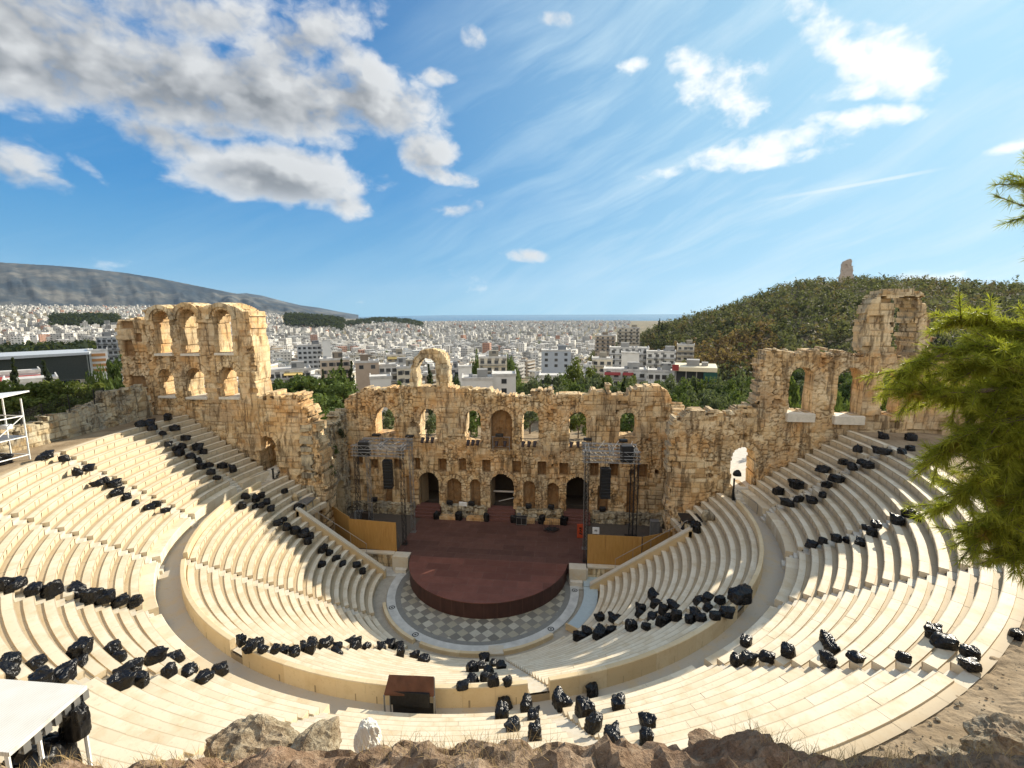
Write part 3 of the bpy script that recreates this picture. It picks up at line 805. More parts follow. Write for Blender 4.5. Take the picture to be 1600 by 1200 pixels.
b = MB(); b.add([(x, y, ZS - .06) for x, y in arc2] + [(x, y, .004) for x, y in arc2], [(i, i + 90, i + 91, i + 1) for i in range(89)])
fm, t = new_mat('stage_fascia', .6, .3)
p = t.geo('Position'); sx, sy, sz = t.sep(p); ang = t.m('ARCTAN2', sx, t.m('SUBTRACT', sy, YS))
j = t.rng(t.m('ABSOLUTE', t.m('SUBTRACT', t.m('FRACT', t.m('MULTIPLY', ang, 6.93)), .5)), .485, .495)
t.put(t.b.inputs['Base Color'], t.mix(t.m('MULTIPLY', j, .6), t.ramp(t.noise(t.vm('MULTIPLY', p, (1, 1, .3)), 2., 4), [(.3, (.048, .022, .017)), (.7, (.075, .034, .026))]), (.16, .09, .07)))
under(b.build('fascia', fm), st)
b = MB(); b.box(-10.35, 10.4, 2.565, YF - .9, .5, 1.572)
under(b.build('rear_deck', stage_mat('stage_brown', (.105, .048, .035))), st)
sidefl = flat('side_floor', (.085, .068, .052), .85)
b = MB(); b.box(-20, -10.36, 2.9, YF - .3, .2, 1.5); under(b.build('side_floor', sidefl), st)
b = MB(); b.box(10.41, 20, 2.6, YF - .3, .2, 1.5); under(b.build('side_floor', sidefl), st)
# retaining walls left and right of the stage front with white copings and end blocks
for sx, xa, xb in ((-1, 10.45, 20.3), (1, 10.5, 20.3)):
    s = empty('stage_retaining_wall', (sx * 14, 2.6, 0), label=('stone retaining wall with white coping left of the stage front' if sx < 0 else 'stone retaining wall with white coping right of the stage front'), cat='wall')
    y = 2.75 if sx < 0 else 2.35
    pl = [(min(sx * xa, sx * xb), -.2), (max(sx * xa, sx * xb), -.2), (max(sx * xa, sx * xb), 1.42), (min(sx * xa, sx * xb), 1.42)]
    put('wall', wall_mesh('retaining_wall', pl, (), (), .45, .12, 201 + sx, -.2, fx(y), .0, .5), s, STONE_PALE)
    b = MB(); b.bbox(min(sx * xa, sx * xb), max(sx * xa, sx * xb), y - .12, y + .5, 1.42, 1.62, .03); under(b.build('coping', MARBLE_WHITE), s)
    b = MB(); b.bbox(min(sx * 8.62, sx * 10.4), max(sx * 8.62, sx * 10.4), y - .75, y + .4, -.1, 1.64, .04); under(b.build('end_block', MARBLE_WHITE), s)
    b = MB(); b.bbox(min(sx * 10.1, sx * 10.55), max(sx * 10.1, sx * 10.55), y - .42, y - .05, -.1, 1.4, .03); b.bbox(min(sx * 8.7, sx * 10.0), max(sx * 8.7, sx * 10.0), y - 1.25, y - .78, -.1, .45, .03); under(b.build('end_step', sill), s)
# plywood screens
ply, t = new_mat('plywood', .5, .35)
p = t.geo('Position')
g = t.noise(t.vm('MULTIPLY', p, (5, 5, .5)), 1.6, 5, .65, .6); g2 = t.noise(p, .5, 3)
t.put(t.b.inputs['Base Color'], t.mix(t.rng(g2, .4, .65, 0, .5), t.ramp(g, [(.3, (.30, .155, .04)), (.7, (.43, .245, .075))]), (.36, .20, .05)))
def screen(p0, p1, zt, label, n):
    p0 = np.array(p0); p1 = np.array(p1)
    e = empty('plywood_screen', (*((p0 + p1) / 2), 1.6), label=label, cat='screen', group='plywood screens at the stage sides')
    d = (p1 - p0) / n
    for k in range(n):
        b = MB(); b.obox(p0 + d * k + d * .004, p0 + d * (k + 1) - d * .004, .07, 1.58, zt); under(b.build('panel', ply), e)
    nn = np.array([-d[1], d[0]]); nn /= np.linalg.norm(nn)
    b = MB()
    for k in range(n + 1):
        q = p0 + d * min(max(k, .06), n - .06) + nn * .12; b.box(q[0] - .05, q[0] + .05, q[1] - .05, q[1] + .05, 1.55, zt - .05)
        b.tube((q[0], q[1], zt - .5), (q[0] + nn[0] * 1.1, q[1] + nn[1] * 1.1, 1.6), .04)
    under(b.build('brace', dw), e)
screen((-15.9, 3.62), (-10.28, 3.20), 4.95, 'wide plywood screen left of the stage beside the truss tower', 3)
screen((-19.6, 6.9), (-16.0, 4.0), 4.95, 'narrow angled plywood screen against the left return wall', 1)
screen((10.5, 2.95), (16.0, 2.95), 4.8, 'wide plywood screen of three panels right of the stage', 3)
screen((16.1, 3.05), (19.7, 4.9), 4.75, 'angled plywood screen against the right return wall', 1)
# ------------------------------------------------------------------ terrain
def cdist(x, y): return np.hypot(x - CAM[0], y - CAM[1])
def caz(x, y): return np.degrees(np.arctan2(x - CAM[0], y - CAM[1]))
def far_z(x, y):
    d = cdist(x, y); a = caz(x, y)
    z = np.interp(d, [0, 60, 72, 88, 125, 170, 240, 330, 600, 1500, 4000, 7000, 8500, 12000, 30000], [-1, -1, 0, 4, 2, -9, -18, -24, -40, -56, -62, -88, -101, -106, -160])
    z = z + sstep(-22, -42, a) * np.interp(d, [200, 330, 600, 1200, 2600, 6500, 9000], [2, 12, 28, 38, 60, 190, 330])
    return z
def H(x, y):
    x = np.asarray(x, float); y = np.asarray(y, float)
    r = np.hypot(x, y); a = np.abs(np.degrees(np.arctan2(x, -y)))
    f = far_z(x, y)
    side = 15.97 + (f - 15.97) * sstep(41.5, 95, r)
    upz = 15.97 + sstep(40, 48, r) * 9 + sstep(48, 120, r) * 12
    z = side + (upz - side) * sstep(66, 50, a)
    z = f + (z - f) * sstep(112, 99, a)
    return np.where(r < 36.35, -3., z)
rad = np.concatenate([[36.3, 36.36, 37, 38, 39, 40, 41, 42, 43, 44, 45, 46, 48, 50], np.geomspace(53, 30000, 90)])
ang = np.radians(np.arange(0, 360, 1.5))
A, RR = np.meshgrid(ang, rad, indexing='ij')
X = RR * np.sin(A); Y = -RR * np.cos(A); Z = H(X, Y) + (fbm(X * .05, Y * .05, 3) - .5) * np.interp(RR, [36, 45, 60, 3000], [0, .2, 1, 4]) - sstep(20, 0, np.abs(np.degrees(np.arctan2(X, -Y)) - 12)) * sstep(36.3, 36.6, RR) * .5
na, nr = A.shape
i = np.arange(na)[:, None]; j = np.arange(nr - 1)[None]
Q = np.stack([i * nr + j, i * nr + j + 1, ((i + 1) % na) * nr + j + 1, ((i + 1) % na) * nr + j], -1).reshape(-1, 4)
gm, t = new_mat('earth', .95, .1)
p = t.geo('Position'); n = t.noise(p, .6, 6, .7); n2 = t.noise(p, .035, 5, .6); n3 = t.noise(p, 7., 4, .75)
c = t.ramp(n, [(.3, (.20, .145, .085)), (.55, (.31, .235, .15)), (.75, (.38, .30, .20))])
c = t.mix(t.rng(n3, .55, .72, 0, .7), c, (.15, .11, .065))
rr_ = t.vm('LENGTH', t.vm('MULTIPLY', p, (1, 1, 0)))
c = t.mix(t.m('MULTIPLY', t.rng(n2, .42, .6), t.rng(rr_, 60, 140)), c, (.085, .095, .05))
t.put(t.b.inputs['Base Color'], c); t.put(t.b.inputs['Normal'], t.bump(t.m('ADD', n, n3), .6, .06))
EARTH = gm
o = link('ground', np_mesh('ground', np.stack([X, Y, Z], -1).reshape(-1, 3), Q, smooth=True), gm); o['kind'] = 'structure'
b = MB(); b.box(-44, 44, -36, 60, -5.0, -3.5); o = b.build('ground_base', gm); o['kind'] = 'structure'
# sea on the horizon
sm, t = new_mat('sea_water', .25, .5); p = t.geo('Position')
t.put(t.b.inputs['Base Color'], t.mix(t.noise(p, .0008, 3), (.03, .085, .14), (.04, .11, .17)))
b = MB(); b.add([(-9000, 8000, -99), (30000, 2000, -99), (40000, 42000, -99), (-12000, 45000, -99)], [(0, 1, 2, 3)]); o = b.build('sea', sm); o['kind'] = 'structure'

# plateau behind the right wing, glimpsed through its doorway
pm_, t = new_mat('pale_gravel', .95, .1); t.put(t.b.inputs['Base Color'], t.ramp(t.noise(t.geo('Position'), 2., 5), [(.3, (.50, .47, .41)), (.7, (.62, .59, .52))]))
b = MB(); b.box(21.9, 33, 6.3, 22, 3, 9.85); o = b.build('gravel_terrace', pm_); o['kind'] = 'structure'

# ------------------------------------------------------------------ distant mountains
def ridge_mesh(name, pts, D, D0, zb, seed, mat, rough=30, back=2500):
    azs = []; els = []
    for px, py in pts:
        d = ray(px, py); azs.append(math.degrees(math.atan2(d[0], d[1]))); els.append(math.degrees(math.asin(d[2])))
    aa = np.linspace(azs[0], azs[-1], 260); ee = np.interp(aa, azs, els)
    ss = np.concatenate([np.linspace(0, 1, 34), [1.15, 1.4]])
    Aa, Ss = np.meshgrid(aa, ss, indexing='ij'); E_, _ = np.meshgrid(ee, ss, indexing='ij')
    dist = D0 + (D - D0) * Ss
    zr = CAM[2] + D * np.tan(np.radians(E_))
    xx = CAM[0] + dist * np.sin(np.radians(Aa)); yy = CAM[1] + dist * np.cos(np.radians(Aa))
    zb = np.minimum(zb, far_z(xx, yy) - 8)
    prof = np.where(Ss <= 1, Ss ** 1.25, 1 - (Ss - 1) * .8)
    gul = (fbm(Aa * 1.1 + Ss * .8, Ss * 2.2, seed, 5) - .5) * rough * 4.5 * np.sin(np.clip(Ss, 0, 1) * math.pi) ** .8
    zz = zb + (zr - zb) * prof + gul + (fbm(Aa * 6, Ss * 3, seed + 3, 3) - .5) * rough * .25 * (Ss < 1.01)
    n0, n1 = Aa.shape; i = np.arange(n0 - 1)[:, None]; j = np.arange(n1 - 1)[None]
    q = np.stack([i * n1 + j, i * n1 + n1 + j, i * n1 + n1 + j + 1, i * n1 + j + 1], -1).reshape(-1, 4)
    o = link(name, np_mesh(name, np.stack([xx, yy, zz], -1).reshape(-1, 3), q, smooth=True), mat); o['kind'] = 'structure'; return o
mm, t = new_mat('hazy_mountain_scrub', .95, .05); p = t.geo('Position')
n = t.noise(p, .0016, 6, .65); n2 = t.noise(p, .006, 5, .7)
c = t.ramp(t.m('ADD', t.m('MULTIPLY', n, .65), t.m('MULTIPLY', n2, .35)), [(.38, (.018, .032, .050)), (.47, (.036, .050, .064)), (.54, (.075, .080, .080)), (.64, (.155, .145, .125))])  # distance haze put into the colours as a blue tint
t.put(t.b.inputs['Base Color'], c); t.put(t.b.inputs['Normal'], t.bump(n2, .5, 20))
ridge_mesh('mountain', [(-420, 432), (-150, 408), (0, 410), (50, 413), (100, 416), (150, 421), (200, 427), (250, 435), (300, 445), (340, 453), (380, 461), (420, 469), (460, 478), (500, 487), (540, 493)], 9000, 6800, 120, 5, mm)
ridge_mesh('mountain', [(320, 480), (345, 465), (368, 459), (385, 458), (410, 462), (440, 470), (470, 477), (500, 481), (530, 487), (560, 492)], 15000, 12500, -60, 8, mm, 15)

# ------------------------------------------------------------------ leaf crowns
def leaf_mat(name, lo, hi, rough=.75):
    m, t = new_mat(name, rough, .2)
    a = t.sep(t.attr('leaf')); info = t.node('ShaderNodeObjectInfo')
    f = t.m('ADD', t.m('MULTIPLY', a[0], .75), t.m('MULTIPLY', info.outputs['Random'], .25))
    c = t.mix(f, lo, hi)
    br = t.mix(t.m('MULTIPLY', a[1], .9), c, (.24, .125, .055))
    t.put(t.b.inputs['Base Color'], br)
    tb = t.node('ShaderNodeBsdfTranslucent'); t.put(tb.inputs['Color'], t.mix(.35, br, (.20, .24, .03), 'MIX')); mx = t.node('ShaderNodeMixShader'); mx.inputs[0].default_value = .35
    t.l.new(t.b.outputs[0], mx.inputs[1]); t.l.new(tb.outputs[0], mx.inputs[2]); t.l.new(mx.outputs[0], t.n['Material Output'].inputs['Surface'])
    return m
LEAF_DARK = leaf_mat('pine_leaf', (.034, .062, .016), (.135, .185, .045))
LEAF_OLIVE = leaf_mat('olive_leaf', (.046, .066, .028), (.165, .195, .095))
LEAF_FRESH = leaf_mat('fresh_leaf', (.045, .070, .014), (.165, .185, .040))
LEAF_CYP = leaf_mat('cypress_leaf', (.010, .018, .010), (.035, .050, .024))
LEAF_BROWN = leaf_mat('scrub_leaf', (.11, .065, .035), (.30, .185, .10))
BARK = flat('bark', (.13, .095, .065), .95, scale=8, bump=.5)
def leaves(cen, rad, n, size, rg, flatn=.5):
    """n leaf quads round clump centres cen (k,3) radius rad (k,)"""
    k = rg.integers(0, len(cen), n)
    d = rg.normal(size=(n, 3)); d /= np.linalg.norm(d, axis=1)[:, None]
    P = cen[k] + d * (rad[k] * rg.uniform(.45, 1.05, n) ** .6)[:, None]
    nrm = d + rg.normal(size=(n, 3)) * .6; nrm /= np.linalg.norm(nrm, axis=1)[:, None]
    u = np.cross(nrm, rg.normal(size=(n, 3))); u /= np.linalg.norm(u, axis=1)[:, None]; v = np.cross(nrm, u)
    s = size * rg.uniform(.6, 1.3, n)[:, None]
    V = np.stack([P - u * s, P + v * s * .55, P + u * s, P - v * s * .55], 1).reshape(-1, 3)
    col = np.clip(rg.beta(1.8, 2.4, n) * .75 + .4 * h2(k * 1., k * 0., 3.) * 1., 0, 1)
    return V, np.arange(n * 4).reshape(-1, 4), np.repeat(col, 4)
def crown_mesh(name, kind, seed, n=900, size=.20):
    """unit crown: 1 high from 0, radius about .5"""
    rg = np.random.default_rng(seed)
    if kind == 'round':
        k = 16; th = rg.uniform(0, 6.28, k); h = rg.uniform(.25, .95, k); rr = .36 * np.sqrt(np.clip(1 - ((h - .52) / .52) ** 2, .05, 1)) * rg.uniform(.55, 1.1, k)
        cen = np.stack([rr * np.cos(th), rr * np.sin(th), h * .86 + .06], 1); rad = rg.uniform(.12, .21, k)
    elif kind == 'flat':
        k = 15; th = rg.uniform(0, 6.28, k); h = rg.uniform(.45, .92, k); rr = rg.uniform(.08, .46, k)
        cen = np.stack([rr * np.cos(th), rr * np.sin(th), h], 1); rad = rg.uniform(.09, .17, k)
    elif kind == 'cypress':
        k = 16; h = np.linspace(.05, .95, k); th = rg.uniform(0, 6.28, k); rr = .03 * np.ones(k)
        cen = np.stack([rr * np.cos(th), rr * np.sin(th), h], 1); rad = .10 * np.sin(np.clip(h * 1.05 + .08, 0, 1) * math.pi) ** .6 + .018
    V, Q, c = leaves(cen, rad, n, size, rg)
    return np_mesh(name, V, Q, attrs={'leaf': np.stack([c, c * 0, c * 0], 1)})
def trunk_mesh(name, seed, h=.6, r=.03):
    rg = np.random.default_rng(seed); b = MB(); b.tube((0, 0, -.06), (.01, .0, h * .5), r * 1.25, 7, r)
    for k in range(5):
        a = k * 1.26 + rg.uniform(-.3, .3); b.tube((.01, 0, h * rg.uniform(.4, .55)), (.22 * math.cos(a), .22 * math.sin(a), h * rg.uniform(.95, 1.25)), r * .7, 5, r * .25)
    return b.mesh(name, BARK)
CROWN = {('round', k): crown_mesh('round_crown', 'round', 300 + k, 1500, .045) for k in range(4)}
CROWN.update({('flat', k): crown_mesh('pine_crown', 'flat', 320 + k, 1400, .045) for k in range(4)})
CROWN.update({('cypress', k): crown_mesh('cypress_crown', 'cypress', 340 + k, 900, .035) for k in range(2)})
TRUNKS = {'round': trunk_mesh('trunk', 1, .55), 'flat': trunk_mesh('trunk', 2, .75, .022), 'cypress': trunk_mesh('trunk', 3, .25, .02)}
CVAR = {}
def crown_for(kind, k, mat):
    key = (kind, k, mat.name)
    if key not in CVAR:
        me = CROWN[(kind, k)].copy(); me.materials.clear(); me.materials.append(mat); CVAR[key] = me
    return CVAR[key]
def tree(name, x, y, z, h, wd, kind, k, mat, label, group, trunk=True):
    e = empty(name, (x, y, z), RNG.uniform(0, 6.28), label, 'tree', group)
    o = link('crown', crown_for(kind, k, mat), None, e); o.scale = (wd, wd, h)
    if trunk:
        o = link('trunk', TRUNKS[kind], None, e); o.scale = (wd * .8, wd * .8, h)
    return e
def tree_px(name, px, ytop, D, wpx, kind, mat, label, group, k=None, trunk=True):
    p = at_d(px, ytop, D); g = float(H(p[0], p[1])); hgt = max(2.5, p[2] - g)
    dep = D * (FW @ ray(px, ytop)) / math.hypot(*ray(px, ytop)[:2])
    return tree(name, p[0], p[1], g, hgt, wpx * dep / F_PX / (.85 if kind != 'cypress' else .24), kind, RNG.integers(0, 4 if kind != 'cypress' else 2) if k is None else k, mat, label, group, trunk)

# grove right behind the stage wall
gr = 'trees standing behind the stage wall'
for px, yt, D, w in [(432, 612, 100, 34), (455, 606, 108, 36), (478, 588, 112, 44), (505, 592, 118, 42), (524, 575, 124, 30), (540, 598, 110, 40), (520, 618, 98, 44), (488, 622, 96, 44), (458, 632, 92, 36), (505, 638, 90, 40), (536, 634, 92, 34), (425, 592, 125, 26), (552, 600, 120, 26)]:
    tree_px('pine_tree', px, yt, D, w * 1.5, 'flat' if w > 36 else 'round', LEAF_DARK, 'dark green pine crowding the gap between the left wing and the stage wall', 'pines in the gap left of the stage wall')
for px, yt, D, w in [(598, 640, 92, 40), (615, 632, 105, 30), (668, 648, 92, 36), (690, 640, 96, 30), (745, 638, 94, 40), (735, 646, 88, 26), (828, 636, 94, 44), (985, 640, 92, 44), (965, 636, 104, 30)]:
    tree_px('olive_tree', px, yt, D, w, 'round', LEAF_DARK if px % 2 else LEAF_OLIVE, 'leafy tree glimpsed through an arched window of the stage wall', 'trees glimpsed through the stage wall windows')
tree_px('pine_tree', 904, 640, 90, 34, 'round', LEAF_FRESH, 'bright yellow-green pine filling the fifth window from the left of the stage wall', None)
for px, yt, D, w in [(910, 561, 150, 46), (930, 570, 145, 36), (948, 588, 138, 30), (894, 574, 150, 28), (985, 586, 150, 26)]:
    tree_px('poplar_tree', px, yt, D, w, 'round', LEAF_FRESH, 'tall light green tree rising above the grove before the white houses', 'light green trees before the white houses', trunk=True)
og = 0
for px0, px1, yt, D, st_ in [(838, 1180, 596, 132, 24), (846, 1185, 607, 118, 27), (850, 1185, 620, 106, 30), (1050, 1180, 632, 97, 28), (1060, 1175, 646, 90, 30)]:
    for px in np.arange(px0, px1, st_):
        q = px + RNG.uniform(-6, 6); w = st_ * RNG.uniform(1.25, 1.7)
        tree_px('olive_tree', q, yt - 6 + RNG.uniform(-6, 6) - (6 if 1040 < q else 0), D + RNG.uniform(-4, 4), w, 'round', [LEAF_OLIVE, LEAF_OLIVE, LEAF_DARK][og % 3], 'rounded grey-green olive tree in the grove behind the right half of the stage wall', 'olive trees in the grove behind the stage wall'); og += 1
for px, yt, D, w, lab in [(533, 558, 150, 13, 'dark pointed cypress before the beige houses left of the free-standing arch, the taller of two'), (547, 562, 152, 12, 'dark pointed cypress before the beige houses left of the free-standing arch, the shorter of two'), (503, 575, 140, 9, 'small dark cypress beside the house with the yellow awning'), (671, 567, 118, 11, 'dark cypress framed by the free-standing arch'), (975, 588, 112, 12, 'lone dark cypress behind the olive grove, between the posts on the stage wall'),
                          (18, 556, 120, 13, 'dark cypress in front of the black museum, the left one of two'), (70, 560, 120, 16, 'dark cypress in front of the black museum, the right one of two')]:
    tree_px('cypress_tree', px, yt, D, w, 'cypress', LEAF_CYP, lab, 'cypresses near the theatre')
# pines behind the terrace wall, far left
for k, (px, yt, D, w) in enumerate([(8, 596, 78, 50), (40, 600, 72, 52), (75, 598, 74, 60), (100, 592, 86, 44), (130, 602, 76, 46), (60, 622, 66, 60), (20, 620, 66, 50), (110, 622, 68, 54), (150, 612, 70, 36), (158, 585, 95, 30), (185, 592, 98, 34), (178, 560, 130, 30), (150, 570, 120, 26), (-30, 600, 72, 60), (-70, 604, 74, 70)]):
    tree_px('pine_tree', px, yt, D, w * 1.1, 'flat' if k % 3 else 'round', LEAF_FRESH if k not in (9, 10, 11, 12) else LEAF_DARK, 'yellow-green pine beyond the fenced terrace wall' if k not in (9, 10, 11, 12) else 'dark green pine between the terrace wall and the black museum', 'pines beyond the terrace wall')
for px, yt, D, w in [(1235, 590, 88, 50), (1262, 600, 82, 44), (1325, 590, 90, 56), (1300, 610, 80, 40), (1392, 596, 86, 50), (1240, 622, 74, 40), (1330, 626, 76, 40), (1392, 622, 76, 44), (1210, 600, 100, 50), (1190, 610, 110, 50)]:
    tree_px('pine_tree', px, yt, D, w, 'round', LEAF_DARK, 'dark tree seen through the open arches of the right wing', 'trees behind the right wing')
# dark row of street trees receding between the houses
for k, (px, yt, D, w) in enumerate([(790, 552, 400, 12), (795, 558, 330, 15), (799, 563, 290, 16), (803, 571, 250, 16), (806, 578, 215, 18), (810, 587, 185, 20), (815, 598, 160, 22), (818, 604, 142, 28), (826, 612, 134, 26), (836, 602, 138, 24), (712, 585, 180, 18), (742, 548, 250, 10), (646, 600, 128, 20), (630, 592, 140, 22), (695, 600, 130, 20)]):
    tree_px('street_tree', px, yt, D, w * 1.2, 'round', LEAF_DARK, 'dark round street tree between the white houses behind the stage wall', 'street trees between the houses')

# ------------------------------------------------------------------ wooded hill on the right
RID = [(880, 570), (930, 556), (960, 545), (1000, 527), (1030, 514), (1080, 498), (1130, 484), (1180, 466), (1230, 450), (1260, 443), (1320, 441), (1400, 440), (1450, 442), (1500, 447), (1600, 452), (1750, 470), (2000, 500)]
raz = []; rel_ = []
for px, py in RID:
    d = ray(px, py); raz.append(math.degrees(math.atan2(d[0], d[1]))); rel_.append(math.asin(d[2]))
RD = 540.
def hill_d0(a): return np.interp(a, [0, 5, 9, 14, 22, 60], [470, 420, 330, 240, 190, 170])
def hill_z(a, d):
    e = np.interp(a, raz, rel_); zr = CAM[2] + RD * np.tan(e); d0 = hill_d0(a)
    zb = np.interp(d0, [150, 240, 330, 480], [-9, -17, -24, -33])
    s = np.clip((d - d0) / (RD - d0), 0, 1); s = s ** .95
    z = zb + (zr - zb) * s
    return np.where(d > RD, zr - (d - RD) * .12, z)
aa = np.linspace(-1, 75, 150); dd = np.concatenate([np.linspace(160, 560, 60), np.linspace(600, 1400, 14)])
Aa, Dd = np.meshgrid(aa, dd, indexing='ij')
zz = hill_z(Aa, Dd) + (fbm(Aa * .4, Dd * .02, 6) - .5) * 3
zz = np.where(Dd < hill_d0(Aa), zz - 6, zz)
xx = CAM[0] + Dd * np.sin(np.radians(Aa)); yy = CAM[1] + Dd * np.cos(np.radians(Aa)); zz = zz - sstep(1, -1, Aa) * 20
n0, n1 = Aa.shape; i = np.arange(n0 - 1)[:, None]; j = np.arange(n1 - 1)[None]
hm, t = new_mat('hill_scrub', .95, .05); p = t.geo('Position'); n = t.noise(p, .05, 5, .7)
t.put(t.b.inputs['Base Color'], t.ramp(n, [(.38, (.055, .05, .03)), (.55, (.11, .09, .055)), (.68, (.22, .16, .10))]))
o = link('hill', np_mesh('hill', np.stack([xx, yy, zz], -1).reshape(-1, 3), np.stack([i * n1 + j, i * n1 + n1 + j, i * n1 + n1 + j + 1, i * n1 + j + 1], -1).reshape(-1, 4), smooth=True), hm); o['kind'] = 'structure'
def hill_pt(a, d): return CAM[0] + d * math.sin(R(a)), CAM[1] + d * math.cos(R(a)), float(hill_z(np.float64(a), np.float64(d)))
cells = []
for k in range(9000):
    a = RNG.uniform(2.5, 60); d0 = float(hill_d0(a)); d = RNG.uniform(d0 + 2, RD + 25)
    if RNG.random() > d / 560 * (1. if a < 40 else .5): continue
    cells.append((d, a))
cells.sort()
fine = [c for c in cells if c[1] < 41]
near = fine[:150]; rest = fine[150::2] + [c for c in cells if c[1] >= 41][::3]
def brown(a, d, d0): # the band of dry scrub across the lower slope
    return (6 < a < 22) and (.14 < (d - d0) / (RD - d0) < .42) and RNG.random() < .85
for d, a in near:
    x, y, z = hill_pt(a, d); s = RNG.uniform(5, 9)
    kind = RNG.choice(['round', 'flat', 'round']); bw = brown(a, d, float(hill_d0(a)))
    mat = LEAF_BROWN if bw else [LEAF_DARK, LEAF_OLIVE, LEAF_DARK][RNG.integers(0, 3)]
    tree('hill_tree', x, y, z - .3, s * (.7 if bw else 1), s * 1.15, kind, RNG.integers(0, 4), mat, ('brown dry bush on the lower slope of the wooded hill' if bw else 'bushy tree on the lower slope of the wooded hill'), 'trees on the lower slope of the wooded hill', trunk=False)
VV = []; QQ = []; CC = []; n0 = 0
rg = np.random.default_rng(77)
for d, a in rest:
    x, y, z = hill_pt(a, d); s = rg.uniform(5.5, 12) * (1 if d < RD - 30 else .65); bw = brown(a, d, float(hill_d0(a)))
    k = 7; cen = rg.normal(size=(k, 3)) * np.array([.26, .26, .2]) * s + np.array([x, y, z + s * .52]); rad = rg.uniform(.16, .30, k) * s
    V, Qd, c = leaves(cen, rad, 70 if d < 420 else 50, .125 * s * .8, rg)
    VV.append(V); QQ.append(Qd + n0); n0 += len(V); tone = rg.beta(.9, 1.3)
    CC.append(np.stack([np.clip(c * .45 + tone * .9 - .12, 0, 1), np.full(len(c), .75 if bw else (rg.random() < .16) * .45), c * 0], 1))
o = link('hill_woodland', np_mesh('hill_woodland', np.concatenate(VV), np.concatenate(QQ), attrs={'leaf': np.concatenate(CC)}), leaf_mat('woodland_leaf', (.034, .042, .022), (.185, .175, .085)))
tag(o, 'dense dark green woodland covering the hill on the right', 'woodland', kind='stuff')
# cypresses along the skyline of the hill
for k in range(30):
    px = [1031, 1036, 1058, 1070, 1084, 1092, 1100, 1108, 1120, 1131, 1140, 1146, 1158, 1165, 1172, 1186, 1196, 1204, 1212, 1018, 1008, 1284, 1040, 1076, 1152, 1338, 1062, 1180, 1126, 1190][k]
    d = ray(px, 480); a = math.degrees(math.atan2(d[0], d[1])); D = RNG.uniform(480, 530); x, y, z = hill_pt(a, D)
    s = RNG.uniform(6, 11) if k > 1 else 16
    tree('cypress_tree', x, y, z - .5, s, s * .75, 'cypress', k % 2, LEAF_CYP, 'thin dark cypress on the left skyline of the wooded hill' if k > 1 else 'one of two tall dark cypresses at the foot of the hill skyline', 'cypresses on the skyline of the hill', trunk=False)
# marble monument on the summit
p = at_d(1322, 437, RD - 4); e = empty('hilltop_monument', (p[0], p[1], p[2] + 2.5), R(-20), 'pale ruined marble monument standing on the hilltop', 'monument')
dep = RD; 
mp = [(-4.8, -6), (-4.6, 7), (-4.2, 12.4), (-2.6, 14.2), (-.4, 15.2), (1.6, 15.6), (3.0, 14.6), (3.2, 9.5), (4.2, 9), (4.6, 4), (4.8, -6)]
o = link('facade', wall_mesh('monument', mp, (), [(-2.5, .3, 7, 11, True, .9)], 3.2, .3, 75, -.2, fx(0), .2, 1.4), flat('monument_marble', (.52, .42, .33), .9, bump=.3), e)
b = MB(); b.bbox(-5.5, 5.5, -1, 4.5, -6, .8, .1); b.build('base', flat('monument_marble', (.5, .4, .3)), e)
# ------------------------------------------------------------------ the city
def wall_paint(name, col, fl=3.1, bay=3.2, dark=.75, seed=0., win=True):
    """plaster with rows of window openings and balcony shadows worked out from the wall's own tangent"""
    m, t = new_mat(name, .85, .2)
    p = t.geo('Position'); n = t.geo('True Normal'); a = t.sep(t.attr('tone'))
    sx, sy, sz = t.sep(p); tan = t.vm('CROSS_PRODUCT', n, (0, 0, 1)); u = t.vm('DOT_PRODUCT', p, tan)
    nz = t.sep(n)[2]
    info = t.node('ShaderNodeObjectInfo'); rnd = t.m('ADD', info.outputs['Random'], a[1])
    fz = t.m('FRACT', t.m('ADD', t.m('DIVIDE', sz, fl), rnd)); fu = t.m('FRACT', t.m('ADD', t.m('DIVIDE', u, bay), t.m('MULTIPLY', rnd, 3.7)))
    cell = t.comb(t.m('FLOOR', t.m('DIVIDE', u, bay)), t.m('FLOOR', t.m('DIVIDE', sz, fl)), rnd)
    wn = t.node('ShaderNodeTexWhiteNoise', noise_dimensions='3D'); t.put(wn.inputs['Vector'], cell)
    wz = t.m('MULTIPLY', t.rng(fz, .28, .30), t.rng(fz, .78, .80, 1, 0)); wu = t.m('MULTIPLY', t.rng(fu, .22, .24), t.rng(fu, .74, .76, 1, 0))
    w_ = t.m('MULTIPLY', t.m('MULTIPLY', wz, wu), t.m('GREATER_THAN', wn.outputs['Value'], .28))
    vert = t.rng(t.m('ABSOLUTE', nz), .3, .5, 1, 0)
    tone = t.mix(a[0], tuple(c * .38 for c in col), col)
    tone = t.mix(t.m('MULTIPLY', a[2], .9), tone, (.42, .19, .11))
    d = t.noise(p, .35, 4, .65); tone = t.mix(t.rng(d, .45, .75, 0, .35), tone, tuple(c * .6 for c in col))
    c = t.mix(t.m('MULTIPLY', t.m('MULTIPLY', w_, vert), dark if win else 0.), tone, (.045, .05, .055))
    t.put(t.b.inputs['Base Color'], c); return m
P_WHITE = wall_paint('white_plaster', (.74, .72, .67)); P_CREAM = wall_paint('cream_plaster', (.66, .59, .46)); P_GREY = wall_paint('grey_plaster', (.46, .47, .47)); P_BEIGE = wall_paint('beige_plaster', (.50, .41, .31))
